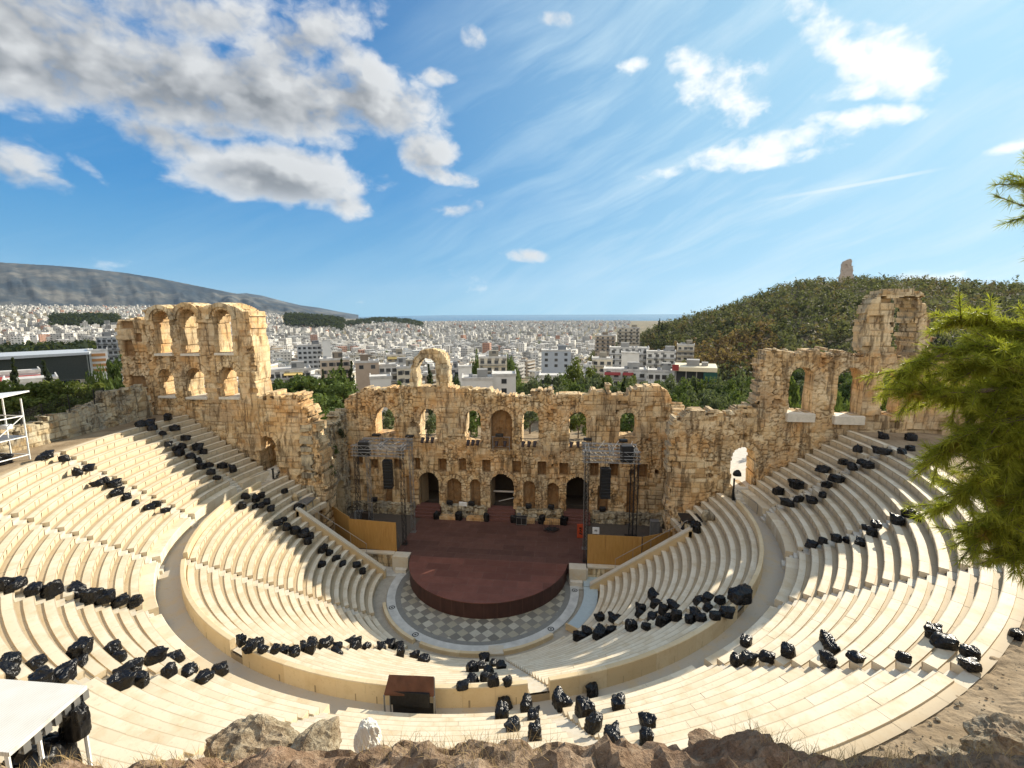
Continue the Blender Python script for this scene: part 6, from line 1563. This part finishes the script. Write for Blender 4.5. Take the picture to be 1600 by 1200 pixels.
# projector stand with dark gear at the ends of the lower seats
for sx, lab in ((-1, 'dark lighting gear on a steel stand at the upper end of the left end wall'), (1, 'dark lighting gear on a steel stand at the upper end of the right end wall')):
    e = empty('lighting_stand', (sx * 20.6, 2.6, 3), 0, lab, 'lighting gear'); b = MB()
    for x, y in ((-.9, -.8), (.9, -.8), (-.9, .9), (.9, .9)): b.tube((x, y, -2.9), (x * .8, y * .8, 4.2), .05, 5)
    b.tube((-.9, -.8, 4.2), (.9, -.8, 4.2), .05, 5); b.tube((-.9, .9, 3.4), (.9, -.8, 2.2), .05, 5); b.box(-1, 1, -.9, 1, 4.2, 4.3); b.build('stand', SILV if sx < 0 else BLK, e)
    for k in range(5): b = MB(); x, y, z = RNG.uniform(-.7, .7), RNG.uniform(-.6, .6), RNG.uniform(2.0, 3.6); b.tube((x, y, z), (x + RNG.uniform(-.4, .4), y - .5, z - .2), .22, 8, .16); b.build('lamp', BLK, e)
# flag behind the first opening of the right wing
p = at_y(1233, 641, 8.0); e = empty('flag', (p[0], p[1], p[2] - 2), 0, 'small drooping blue and white striped flag seen through the first arch of the right wing', 'flag')
b = MB(); b.tube((0, 0, -4), (0, 0, 2.3), .04, 6); b.build('pole', WHT, e)
fm_, t = new_mat('flag_cloth', .8, .2); q3 = t.sep(t.coord('Object')); t.put(t.b.inputs['Base Color'], t.mix(t.m('GREATER_THAN', t.m('FRACT', t.m('MULTIPLY', q3[2], 3.2)), .5), (.02, .07, .28), (.75, .75, .75)))
V = []; Q = []
for i in range(9):
    for j in range(9): u, v = i / 8, j / 8; V.append((u * .75, .10 * math.sin(u * 9 + v), 2.2 - v * 1.2 - u * u * .9))
for i in range(8):
    for j in range(8): o0 = i * 9 + j; Q.append((o0, o0 + 9, o0 + 10, o0 + 1))
link('cloth', np_mesh('cloth', V, Q, smooth=True), fm_, e)
# ------------------------------------------------------------------ rocks at the photographer's feet
def rock_mat(name, cols, red):
    m, t = new_mat(name, .95, .15); p = t.geo('Position'); a = t.sep(t.attr('stone'))
    n0 = t.noise(p, 1.1, 5, .65, .4); n1 = t.noise(p, 5.5, 6, .7, .5); n2 = t.noise(p, 26., 5, .75); v = t.voro(t.vm('ADD', p, t.vm('SCALE', t.node('ShaderNodeTexNoise').outputs['Color'], scale=.0)), 7., 'DISTANCE_TO_EDGE')
    f = t.m('ADD', t.m('MULTIPLY', n1, .6), t.m('MULTIPLY', n2, .4))
    c = t.ramp(f, [(.34, cols[0]), (.46, cols[1]), (.56, cols[2]), (.68, cols[3])])
    c = t.mix(t.m('MULTIPLY', t.rng(n0, .45, .62), red), c, t.mix(n2, (.13, .055, .03), (.42, .22, .12)))
    c = t.mix(t.m('MULTIPLY', t.rng(t.noise(t.vm('ADD', p, (9, 4, 2)), 3.2, 6, .75), .55, .66), .7), c, (.07, .052, .036))
    c = t.mix(t.m('MULTIPLY', t.rng(v, .0, .03, 1, 0), .0), c, (.06, .045, .03))
    t.put(t.b.inputs['Base Color'], c); t.put(t.b.inputs['Normal'], t.bump(t.m('ADD', t.m('MULTIPLY', n1, 1.6), t.m('MULTIPLY', n2, .8)), .9, .06)); return m
RCK = rock_mat('cliff_rock', ((.09, .06, .04), (.24, .165, .105), (.36, .265, .18), (.50, .42, .32)), .45)
ROCKG = rock_mat('boulder_rock', ((.11, .085, .055), (.30, .235, .15), (.44, .37, .255), (.60, .54, .41)), .25)
FH = np.array([FW[0], FW[1]]) / math.hypot(FW[0], FW[1]); RH_ = np.array([FH[1], -FH[0]])
def dirt_z(x, y):
    r = np.hypot(x, y); return np.interp(r, [36.0, 36.3, 37.2, 38.6, 41, 46, 60], [16.03, 16.03, 16.15, 17.1, 18.2, 19.6, 22])
def crag_z(s_, t_):     # the rock the camera stands on: s_ forward, t_ sideways (m)
    z = np.interp(s_, [-3, 0, 2.05, 2.35, 2.75, 4.0, 5.6, 7.0, 8.0, 9.5], [25.7, 25.5, 25.22, 25.0, 24.0, 21.9, 19.9, 17.6, 16.3, 14.5])
    return z + .19 - .13 * sstep(.2, 1.8, t_) - 9 * sstep(2.9, 4.6, t_) - 5 * sstep(-6.5, -9, t_)
def grid_mesh(name, A, B, X, Y, Z, mat, att):
    n0, n1 = A.shape; i = np.arange(n0 - 1)[:, None]; j = np.arange(n1 - 1)[None]
    Q = np.stack([i * n1 + j, i * n1 + j + 1, i * n1 + n1 + j + 1, i * n1 + n1 + j], -1).reshape(-1, 4)
    return link(name, np_mesh(name, np.stack([X, Y, Z], -1).reshape(-1, 3), Q, attrs={'stone': att}), mat)
# bare earth bank outside the top row
rr = np.concatenate([np.arange(36.12, 36.6, .05), np.arange(36.6, 42, .14), np.linspace(42.2, 60, 24)]); aa = np.radians(np.concatenate([np.arange(-26, 14, .5), np.arange(14, 50, .22), np.arange(50, 66, .5)]))
A, RR = np.meshgrid(aa, rr, indexing='ij'); X = RR * np.sin(A); Y = -RR * np.cos(A)
wgt = sstep(36.3, 38, RR)
Z = dirt_z(X, Y) + (fbm(X * 2.4, Y * 2.4, 90, 4) - .47) * .24 * sstep(37.4, 36.1, RR) + wgt * ((fbm(X * .7, Y * .7, 93, 4) - .5) * .55 + (fbm(X * 4, Y * 4, 94, 4) - .5) * .22 + np.abs(fbm(X * 9, Y * 9, 89, 3) - .5) * .10)
o = grid_mesh('earth_bank', A, RR, X, Y, Z, EARTH, np.zeros((A.size, 3))); o['kind'] = 'structure'
# the crag
ss = np.concatenate([np.arange(-2.5, 1.7, .16), np.arange(1.7, 3.1, .028), np.arange(3.1, 9.5, .16)]); tt = np.concatenate([np.arange(-9, -3.6, .12), np.arange(-3.6, 3.4, .035), np.arange(3.4, 5, .12)])
S_, T_ = np.meshgrid(ss, tt, indexing='ij'); X = CAM[0] + FH[0] * S_ + RH_[0] * T_; Y = CAM[1] + FH[1] * S_ + RH_[1] * T_
n1_ = fbm(T_ * .55, S_ * .55, 191, 4) - .5; n2_ = .5 - np.abs(fbm(T_ * 1.3, S_ * 1.3, 192, 5) - .5) * 2; n3_ = fbm(T_ * 4, S_ * 4, 193, 5) - .5; n4_ = np.abs(fbm(T_ * 9, S_ * 9, 194, 4) - .5)
lay_ = np.floor((fbm(T_ * .9, S_ * .9, 195, 3) + T_ * .05) * 9) / 9
Z = crag_z(S_ + n1_ * .7, T_) + n1_ * .30 + (n2_ - .2) * .16 + n3_ * .24 - n4_ * .22 + (lay_ - .5) * .30
o = grid_mesh('rock_slope', S_, T_, X, Y, Z, RCK, np.stack([n3_ + .5, n4_ * 0, n3_ * 0], -1).reshape(-1, 3)); o['kind'] = 'structure'
def boulder(px, py, D, size, seed, lab, mat, rz=0., sink=.25):
    p = at_d(px, py, D); o = link('boulder', rock_mesh('boulder', size, seed, 5, .5), mat); o.location = (p[0], p[1], p[2]); o.rotation_euler = (0, 0, rz); tag(o, lab, 'boulder'); return o
boulder(392, 1176, 6.3, (.66, .5, .46), 801, 'big speckled grey boulder at the lower left, right of the white canopy', ROCKG, .3)
boulder(490, 1168, 5.8, (.42, .4, .26), 802, 'brown-yellow boulder right of the big speckled one', ROCKG, 1.)
boulder(572, 1156, 6.6, (.24, .22, .30), 803, 'white pointed stone standing at the bottom left of the middle', flat('white_rock', (.66, .63, .55), .9, bump=.5, scale=6), .2)
boulder(1020, 1194, 5.0, (.24, .26, .17), 804, 'small smooth grey rock at the bottom right of the middle', ROCKG, .5)
boulder(1120, 1192, 4.6, (.40, .36, .14), 805, 'flat brown slab of rock at the bottom edge right of the small grey rock', RCK, .2)
boulder(1572, 1172, 8.6, (.50, .5, .42), 806, 'large grey-tan boulder at the lower right corner', ROCKG, .8)
boulder(1505, 1206, 8.0, (.40, .4, .2), 807, 'low boulder half hidden at the bottom right corner', ROCKG, 1.8)
boulder(640, 1206, 4.0, (.30, .26, .15), 808, 'reddish lump of rock at the bottom edge left of the middle', RCK, .5)
boulder(760, 1212, 3.8, (.34, .26, .15), 809, 'reddish-brown hump of rock at the bottom edge in the middle', RCK, 2.)
# loose stones on the earth bank
rg = np.random.default_rng(33); PV = []; PT = []; PA = []; n0 = 0; base_ = [rock_mesh('pebble', (1, .8, .6), 900 + k, 1, .3) for k in range(4)]
bv = [np.array([v.co[:] for v in m_.vertices]) for m_ in base_]; bt = [np.array([p_.vertices[:] for p_ in m_.polygons]) for m_ in base_]
for k in range(900):
    a = R(rg.uniform(15, 48)); r = rg.uniform(36.4, 41.5); x, y = pol(r, a); q = k % 4; sz = .02 + .09 * rg.random() ** 4; th_ = rg.uniform(0, 6.28); v = bv[q] * sz
    PV.append(np.stack([v[:, 0] * math.cos(th_) - v[:, 1] * math.sin(th_) + x, v[:, 0] * math.sin(th_) + v[:, 1] * math.cos(th_) + y, v[:, 2] + float(dirt_z(x, y)) + .05], 1)); PT.append(bt[q] + n0); n0 += len(v); PA.append(np.full((len(v), 3), rg.random()) * [1, 0, 0])
o = link('gravel', np_mesh('gravel', np.concatenate(PV), tris=np.concatenate(PT), attrs={'stone': np.concatenate(PA)}), ROCKG); tag(o, 'loose pale stones scattered over the bare earth bank at the lower right', 'gravel', kind='stuff')
# dry grass on the rocks
rg = np.random.default_rng(61); V = []; T = []
for k in range(6000):
    s_ = rg.uniform(1.75, 2.45) if rg.random() < .8 else rg.uniform(2.4, 5); t__ = rg.uniform(-3.4, 3.0)
    if vnoise(np.float64(t__ * 1.9), np.float64(s_ * 1.9), 12) < .52: continue
    k_ = (np.searchsorted(ss, s_) - 1, np.searchsorted(tt, t__) - 1); x, y = CAM[0] + FH[0] * s_ + RH_[0] * t__, CAM[1] + FH[1] * s_ + RH_[1] * t__
    z = float(Z[k_]) - .02; h = rg.uniform(.02, .09); t_ = rg.uniform(0, 6.28); l = rg.normal(0, .05, 2); n0 = len(V); wv = .0013
    cw, sw = wv * math.cos(t_), wv * math.sin(t_); mx_, my_, mz_ = x + l[0] * .35, y + l[1] * .35, z + .01 + h * .6
    V += [(x - cw, y - sw, z), (x + cw, y + sw, z), (mx_ + cw * .8, my_ + sw * .8, mz_), (mx_ - cw * .8, my_ - sw * .8, mz_), (x + l[0], y + l[1], z + h + .01)]
    T += [(n0, n0 + 1, n0 + 2), (n0, n0 + 2, n0 + 3), (n0 + 3, n0 + 2, n0 + 4)]
o = link('dry_grass', np_mesh('dry_grass', V, tris=T), flat('straw', (.36, .25, .11), .8)); tag(o, 'dry straw-coloured grass tufts on the foreground rocks', 'grass', kind='stuff')

# ------------------------------------------------------------------ pine bough close on the right
NEED, t = new_mat('pine_needle', .5, .3); a = t.sep(t.attr('leaf'))
cN = t.mix(a[0], (.08, .125, .014), (.50, .49, .05)); cN = t.mix(a[1], cN, (.34, .16, .035))
tb = t.node('ShaderNodeBsdfTranslucent'); t.put(tb.inputs['Color'], t.mix(.5, cN, (.30, .36, .03))); mx = t.node('ShaderNodeMixShader'); mx.inputs[0].default_value = .55
t.put(t.b.inputs['Base Color'], cN); t.l.new(t.b.outputs[0], mx.inputs[1]); t.l.new(tb.outputs[0], mx.inputs[2]); t.l.new(mx.outputs[0], t.n['Material Output'].inputs['Surface'])
pt_ = at_d(1760, 800, 7.6)
pine = empty('pine_tree', (pt_[0], pt_[1], 17.5), 0, 'near pine tree with drooping sunlit yellow-green boughs at the right edge', 'tree')
rg = np.random.default_rng(404)
def P3(px, py, D): return at_d(px, py, D)
trunk_pts = [np.array([pt_[0] + .3, pt_[1], 16.5]), np.array([pt_[0] + .1, pt_[1] + .1, 24.0]), np.array([pt_[0], pt_[1], 28.0]), np.array([pt_[0] - .1, pt_[1] + .1, 32.5])]
b = MB()
for k in range(3): b.tube(trunk_pts[k], trunk_pts[k + 1], .24 - .05 * k, 9, .19 - .05 * k)
under(b.build('trunk', BARK), pine)
BR = MB(); V = []; T = []; C = []
def tuft(p, d, n, L, tone, brown=0.):
    d = d / np.linalg.norm(d)
    for k in range(n):
        q = p - d * rg.uniform(0, L * 1.1); v = d * rg.uniform(.35, 1.2) + rg.normal(size=3) * .55; v /= np.linalg.norm(v); l = L * rg.uniform(.7, 1.25); w_ = .0020
        s = np.cross(v, rg.normal(size=3)); s /= np.linalg.norm(s); n0 = len(V); mid = q + v * l * .55 + np.array([0, 0, -.004]); tip = q + v * l + np.array([0, 0, -.016])
        V.extend([q - s * w_, q + s * w_, mid + s * w_, mid - s * w_, tip]); T.extend([(n0, n0 + 1, n0 + 2), (n0, n0 + 2, n0 + 3), (n0 + 3, n0 + 2, n0 + 4)])
        c = min(1, max(0, tone + rg.normal(0, .16))); C.extend([(c, brown, 0)] * 5)
def bough(path, r0, twigs, L, spread, tone):
    path = [np.array(p) for p in path]
    for k in range(len(path) - 1): BR.tube(path[k], path[k + 1], r0 * (1 - k / len(path)) + .005, 6, r0 * (1 - (k + 1) / len(path)) + .005)
    for i in range(twigs):
        f = rg.uniform(.12, 1) ** .8 * (len(path) - 1); k = min(int(f), len(path) - 2); p = path[k] + (path[k + 1] - path[k]) * (f - k); d = path[k + 1] - path[k]; d /= np.linalg.norm(d)
        v = d * .7 + rg.normal(size=3) * spread * np.array([1, 1, .9]) + np.array([0, 0, rg.uniform(-.25, .25)]); v /= np.linalg.norm(v); l = rg.uniform(.10, .36); q = p + v * l
        BR.tube(p, q, .006, 4, .003); tn = tone + rg.normal(0, .10) + .25 * (q[2] - p[2])
        br = .7 if rg.random() < .03 else 0.
        for s in np.linspace(.35, 1, 3): tuft(p + (q - p) * s, v, int(rg.uniform(44, 66)), L, tn, br)
D = 6.1
B0 = P3(1760, 640, 7.2)
for pth, n in [([B0, P3(1620, 560, 6.6), P3(1530, 540, 6.3), P3(1455, 560, 6.1), P3(1408, 580, 6.0)], 46), ([B0, P3(1640, 600, 6.4), P3(1540, 610, 6.1), P3(1470, 620, 6.0), P3(1425, 610, 5.9)], 46), ([B0, P3(1650, 640, 6.2), P3(1560, 660, 6.0), P3(1495, 690, 5.9), P3(1460, 720, 5.8)], 50),
               ([B0, P3(1650, 690, 6.2), P3(1570, 720, 6.0), P3(1520, 760, 5.9), P3(1478, 790, 5.9)], 50), ([B0, P3(1660, 720, 6.3), P3(1600, 770, 6.1), P3(1560, 810, 6.0), P3(1530, 840, 6.0)], 46), ([B0, P3(1680, 760, 6.4), P3(1620, 820, 6.2), P3(1595, 850, 6.1), P3(1575, 868, 6.1)], 34),
               ([B0, P3(1660, 560, 6.9), P3(1590, 530, 6.8), P3(1530, 505, 6.7), P3(1500, 500, 6.6)], 40), ([B0, P3(1690, 600, 6.5), P3(1610, 590, 6.3), P3(1560, 570, 6.2), P3(1500, 575, 6.2)], 46), ([B0, P3(1690, 640, 6.3), P3(1620, 650, 6.1), P3(1580, 700, 6.0), P3(1545, 700, 6.0)], 50), ([B0, P3(1700, 700, 6.5), P3(1640, 740, 6.3), P3(1600, 760, 6.2), P3(1560, 745, 6.2)], 46),
               ([B0, P3(1700, 560, 6.8), P3(1640, 520, 6.8), P3(1600, 510, 6.8), P3(1570, 520, 6.8)], 34), ([B0, P3(1700, 680, 6.4), P3(1640, 690, 6.2), P3(1600, 640, 6.2), P3(1560, 630, 6.2)], 44)]:
    bough(pth, .028, int(n * 1.15), .098, .55, .58)
rq = np.random.default_rng(12)
for k in range(22):        # twiggy second growth filling the crown towards the trunk
    ex, ey = rq.uniform(1470, 1620), rq.uniform(530, 850)
    if ey > 700 and ex < 1480 + (ey - 700) * .55: ex += 70
    Dk = rq.uniform(6.2, 7.1); bough([B0, P3(1690 + rq.uniform(-20, 20), (ey + 640) / 2, Dk + .2), P3((1690 + ex) / 2, ey * .7 + 640 * .3, Dk), P3(ex, ey, Dk)], .02, 34, .098, .6, .50)
BR.tube(trunk_pts[1] + (trunk_pts[2] - trunk_pts[1]) * .4, B0, .07, 7, .04)
under(BR.build('branch', BARK), pine); BR = MB()
B1 = P3(1720, 320, 7.4); BR.tube(trunk_pts[2] + (trunk_pts[3] - trunk_pts[2]) * .5, B1, .05, 7, .03)
for pth, n in [([B1, P3(1670, 300, 6.9), P3(1640, 290, 6.7), P3(1612, 282, 6.6)], 16), ([B1, P3(1670, 330, 6.9), P3(1640, 325, 6.7), P3(1612, 328, 6.6)], 14), ([B1, P3(1690, 390, 6.9), P3(1660, 395, 6.8), P3(1635, 400, 6.7)], 10)]:
    bough(pth, .02, n, .09, .5, .4)
under(BR.build('branch', BARK), pine)
o = link('needles', np_mesh('needles', V, tris=T, attrs={'leaf': np.array(C)}), NEED); under(o, pine)
print('needles', len(V))
# plants rooted in the ruins
def shrub(name, x, y, z, s, mat, lab, n=420, squash=(1, .6, 1.3)):
    rg = np.random.default_rng(int(abs(x * 91 + z * 17))); cen = rg.normal(size=(7, 3)) * .22 * np.array(squash); V, Q, c = leaves(cen * s, rg.uniform(.15, .3, 7) * s, n, .075, rg)
    e = empty(name, (x, y, z), 0, lab, 'plant'); link('foliage', np_mesh('foliage', V, Q, attrs={'leaf': np.stack([c, c * 0, c * 0], 1)}), mat, e); b = MB(); b.tube((0, .5, -.2 * s), (0, 0, 0), .03, 5); b.build('stem', BARK, e)
p = at_y(513, 738, 7.0); shrub('wall_shrub', -20.0, p[1] + .4, p[2], 1.6, LEAF_DARK, 'green caper bush hanging from the left return wall', 700)
p = at_y(531, 676, 10.5); shrub('wall_shrub', -20.1, 11.2, p[2], 1.5, LEAF_CYP, 'dark ivy patch high on the left return wall', 600, (.4, .8, 1.8))
p = at_y(524, 705, 9.5); shrub('wall_shrub', -20.1, 9.6, p[2], 1.0, LEAF_DARK, 'small dark plant under the ivy on the left return wall', 300)
p = at_y(1330, 556, 4.9); shrub('dry_bush', p[0], 5.0, p[2], 1.5, LEAF_BROWN, 'dry brown bush on the wall head left of the tall pier', 420, (1.8, .6, .5))
p = at_y(1165, 640, 4.9); shrub('dry_bush', p[0], 5.0, p[2], .9, LEAF_BROWN, 'dry brown tuft on the low ruined wall beside the right wing', 200, (1.6, .6, .5))
# ------------------------------------------------------------------ air
b = MB(); b.box(-16000, 21000, -3000, 21000, -165, 1250)
hz = b.build('haze', None) if False else link('haze', b.mesh('haze', []))
hm_ = bpy.data.materials.new('air'); hm_.use_nodes = True; nt = hm_.node_tree; nt.nodes.clear()
out = nt.nodes.new('ShaderNodeOutputMaterial'); pv = nt.nodes.new('ShaderNodeVolumePrincipled'); pv.inputs['Color'].default_value = (.62, .78, .95, 1); pv.inputs['Density'].default_value = HAZE; pv.inputs['Anisotropy'].default_value = .2
nt.links.new(pv.outputs[0], out.inputs['Volume']); hz.data.materials.append(hm_); hz['kind'] = 'stuff'; hz['label'] = 'pale blue air haze'
# ------------------------------------------------------------------ light and sky
S = sun_dir()
SUN_EL = math.asin(S[2]); SUN_AZ = math.atan2(S[0], S[1])
ld = bpy.data.lights.new('sun', 'SUN'); ld.energy = 4.6; ld.angle = R(.55); ld.color = (1.0, .90, .74)
lo = bpy.data.objects.new('sun', ld); COL.objects.link(lo)
lo.rotation_euler = Vector(S).to_track_quat('Z', 'Y').to_euler()
w = bpy.data.worlds.new('World'); SC.world = w; w.use_nodes = True
t = NT(w.node_tree); bg = w.node_tree.nodes['Background']
sky = t.node('ShaderNodeTexSky', sky_type='NISHITA'); sky.sun_disc = False
sky.sun_elevation = SUN_EL; sky.sun_rotation = SUN_AZ
sky.altitude = 120; sky.air_density = 1.0; sky.dust_density = .35; sky.ozone_density = 2.2
D = t.coord('Generated')
dx, dy, dz = t.sep(D)
az = t.m('ARCTAN2', dx, dy); el = t.m('ARCSINE', dz)
# clouds live on the sky dome: (azimuth, elevation) ellipses whose edges are torn by noise
def sk(px, py):
    d = ray(px, py); return math.atan2(d[0], d[1]), math.asin(d[2])
def cloud(px, py, a, b, rot=0., k=1.):
    A, E = sk(px, py); A2, E2 = sk(px + a * math.cos(R(rot)), py + a * math.sin(R(rot)))
    th = math.atan2(E2 - E, (A2 - A) * math.cos(E)); la = math.hypot((A2 - A) * math.cos(E), E2 - E); lb = b * la / a
    return A, E, la, lb, th, k
CUM = [cloud(40, 60, 250, 135, 6, 1.25), cloud(260, 130, 250, 85, 8, 1.2), cloud(440, 150, 200, 72, 6, 1.2), cloud(575, 160, 125, 58, 14, 1.1), cloud(470, 60, 120, 50, -25, .9), cloud(290, 15, 190, 50, 5, .9),
       cloud(440, 275, 165, 50, 6, 1.1), cloud(255, 220, 105, 36, 16, 1.), cloud(15, 250, 105, 70, 20, 1.1), cloud(135, 262, 40, 16, 35, .7), cloud(668, 240, 58, 38, 20, 1.), cloud(700, 275, 52, 16, 15, .8), cloud(715, 325, 55, 14, -8, .75),
       cloud(823, 399, 38, 13, 5, .9), cloud(545, 318, 42, 26, 20, .9), cloud(345, 205, 60, 18, 0, .8), cloud(560, 110, 100, 40, 35, 1.), cloud(875, 32, 30, 12, 0, .6), cloud(742, 62, 26, 18, 40, .6), cloud(685, 120, 30, 13, 0, .7)]
BRI = [cloud(1380, 92, 105, 44, 20, 1.1), cloud(1295, 45, 75, 30, 38, .9), cloud(1140, 150, 70, 44, 30, 1.), cloud(1090, 115, 55, 28, 40, .8), cloud(1180, 232, 170, 34, -14, 1.05), cloud(1330, 186, 110, 20, -5, .9), cloud(1220, 247, 90, 15, -10, .7), cloud(1330, 145, 60, 14, -10, .6), cloud(980, 105, 30, 12, -20, .5), cloud(1450, 432, 60, 14, 0, .5), cloud(1585, 228, 60, 16, -15, .8), cloud(1050, 268, 60, 10, -8, .6)]
den = t.m('MAXIMUM', t.m('ADD', dz, .12), .05)
lay = t.comb(t.m('DIVIDE', dx, den), t.m('DIVIDE', dy, den), 0)
sph = t.comb(az, t.m('MULTIPLY', el, 1.5), 0)
def mask(azs, els, lst):
    out = None
    for A, E, la, lb, th, k in lst:
        u = t.m('MULTIPLY', t.m('SUBTRACT', azs, A), math.cos(E)); v = t.m('SUBTRACT', els, E)
        c, s_ = math.cos(th), math.sin(th)
        p_ = t.m('ADD', t.m('MULTIPLY', u, c / la), t.m('MULTIPLY', v, s_ / la))
        q_ = t.m('ADD', t.m('MULTIPLY', u, -s_ / lb), t.m('MULTIPLY', v, c / lb))
        e = t.m('MULTIPLY', t.m('SUBTRACT', 1., t.m('ADD', t.m('MULTIPLY', p_, p_), t.m('MULTIPLY', q_, q_))), k)
        e = t.m('MAXIMUM', e, -1.2)
        out = e if out is None else t.m('SMOOTH_MAX', out, e, .3)
    return out
MC = mask(az, el, CUM); MCs = mask(t.m('ADD', az, .035), t.m('ADD', el, .028), CUM); MB_ = mask(az, el, BRI)
def billow(azs, els, sc, det, off=0):
    v = t.comb(t.m('MULTIPLY', azs, 1.), t.m('MULTIPLY', els, 1.45), off)
    w1 = t.node('ShaderNodeTexNoise'); t.put(w1.inputs['Vector'], v); w1.inputs['Scale'].default_value = sc * 1.3; w1.inputs['Detail'].default_value = 3
    v2 = t.vm('ADD', v, t.vm('SCALE', t.vm('SUBTRACT', w1.outputs['Color'], (.5, .5, .5)), scale=.9 / sc))
    return t.noise(v2, sc, det, .56)
def dens(m_, azs, els, det, off=0, amp=4.2, f=1.):
    n = billow(azs, els, 4.6 * f, det, off); n2 = billow(azs, els, 17. * f, max(2, det - 3), off + 3)
    return t.m('ADD', t.m('MULTIPLY', m_, 1.1), t.m('ADD', t.m('MULTIPLY', t.m('SUBTRACT', n, .5), amp), t.m('MULTIPLY', t.m('SUBTRACT', n2, .5), amp * .68)))
d0 = t.m('SUBTRACT', dens(MC, az, el, 8, 0, 3.8), .12)
s0 = dens(MC, az, el, 3, 0, 3.0); d1 = dens(MCs, t.m('ADD', az, .035), t.m('ADD', el, .028), 3, 0, 3.0)        # density a little way towards the sun
a_c = t.rng(d0, -.25, .95, 0, 1, True)
thick = t.rng(t.m('ADD', t.m('MULTIPLY', s0, .30), t.m('MULTIPLY', MC, 1.0)), .25, 1.75, 0, 1, True)
lit = t.rng(t.m('SUBTRACT', s0, d1), -.35, .95, 0, 1)
grey = t.mix(thick, tuple(CLD * v for v in (.68, .72, .77)), tuple(CLD * v for v in (.225, .24, .255)))
ccol = t.mix(t.m('MULTIPLY', lit, .75), grey, tuple(CLD * v for v in (.84, .85, .85)))
db = dens(MB_, az, el, 8, 5., 4.4, 1.25)
a_b = t.rng(db, -.25, 1.3, 0, 1, True)
# thin cirrus streaks rising to the right
rot = R(24)
cu = t.m('ADD', t.m('MULTIPLY', az, math.cos(rot)), t.m('MULTIPLY', el, math.sin(rot))); cv = t.m('SUBTRACT', t.m('MULTIPLY', el, math.cos(rot)), t.m('MULTIPLY', az, math.sin(rot)))
warp = t.noise(sph, 2.2, 3, .5)
cir = t.noise(t.comb(t.m('MULTIPLY', cu, 1.1), t.m('MULTIPLY', t.m('ADD', cv, t.m('MULTIPLY', warp, .10)), 7.5), 0), 1.7, 7, .62, .3)
cl = t.m('MULTIPLY', t.rng(cir, .43, .64), t.rng(az, -.35, .25, .10, 1.))
cl = t.m('MULTIPLY', cl, t.rng(t.noise(sph, 2.6, 3), .30, .62, .25, 1.))
cl = t.m('MULTIPLY', cl, .9)
# vapour trail
A1, E1 = sk(1175, 316); A2, E2 = sk(1480, 262); th = math.atan2(E2 - E1, A2 - A1); ln = math.hypot(E2 - E1, A2 - A1)
pu_ = t.m('ADD', t.m('MULTIPLY', t.m('SUBTRACT', az, A1), math.cos(th) / ln), t.m('MULTIPLY', t.m('SUBTRACT', el, E1), math.sin(th) / ln))
pv_ = t.m('ABSOLUTE', t.m('ADD', t.m('MULTIPLY', t.m('SUBTRACT', az, A1), -math.sin(th)), t.m('MULTIPLY', t.m('SUBTRACT', el, E1), math.cos(th))))
tr_ = t.m('MULTIPLY', t.rng(pv_, .0012, .0035, 1, 0), t.m('MULTIPLY', t.rng(pu_, 0, .5), t.rng(pu_, .8, 1.02, 1, 0)))
raw = t.vm('SCALE', sky.outputs[0], scale=SKY_STR)
soft = t.vm('DIVIDE', raw, t.vm('ADD', t.vm('SCALE', raw, scale=SKY_SOFT), (1, 1, 1)))
clear = t.ramp(t.m('DIVIDE', el, 1.57), [(.0, (.110, .295, .43)), (.05, (.055, .225, .40)), (.14, (.012, .145, .345)), (.34, (.003, .080, .25)), (1., (.003, .052, .18))])
cs = t.vm('DOT_PRODUCT', D, tuple(S)); glow = t.m('POWER', t.rng(cs, .25, 1.), 2.2)
clear = t.mix(t.m('MULTIPLY', glow, .80), clear, (.30, .50, .60))
skyc = t.mix(.08, clear, soft)
c = t.mix(cl, skyc, tuple(CLD * v for v in (.66, .84, .94)))
c = t.mix(t.m('MULTIPLY', tr_, .55), c, tuple(CLD * v for v in (.85, .93, .97)))
c = t.mix(t.m('MULTIPLY', a_b, .93), c, tuple(CLD * v for v in (1.08, 1.08, 1.04)))
c = t.mix(t.m('MULTIPLY', a_c, .96), c, ccol)
# broken bright clouds added behind the camera, unseen, to fill the shaded stage wall
fill_cloud = t.noise(lay, 1.1, 6, .6, .3)
back = t.rng(t.vm('DOT_PRODUCT', D, (-.12, -.98, .15)), FILL_A, FILL_A + .35)
ad = t.m('MULTIPLY', t.rng(fill_cloud, .36, .52, 0, 1, True), back)
c = t.mix(t.m('MULTIPLY', ad, .95), c, t.mix(t.rng(fill_cloud, .55, .75), tuple(FILL_L * v for v in (1., .98, .95)), tuple(FILL_L * .6 for v in (1, 1, 1))))
c = t.mix(t.rng(dz, -.02, .0, 0, 1), skyc, c)
t.put(bg.inputs['Color'], c); bg.inputs['Strength'].default_value = 1.0
SC.view_settings.view_transform = 'Standard'; SC.view_settings.look = 'None'
SC.view_settings.exposure = EXPOSURE; SC.view_settings.gamma = 1
SC.cycles.max_bounces = 6; SC.cycles.diffuse_bounces = 4; SC.cycles.glossy_bounces = 3; SC.cycles.transparent_max_bounces = 8
SC.cycles.caustics_reflective = False; SC.cycles.caustics_refractive = False
SC.cycles.use_denoising = True
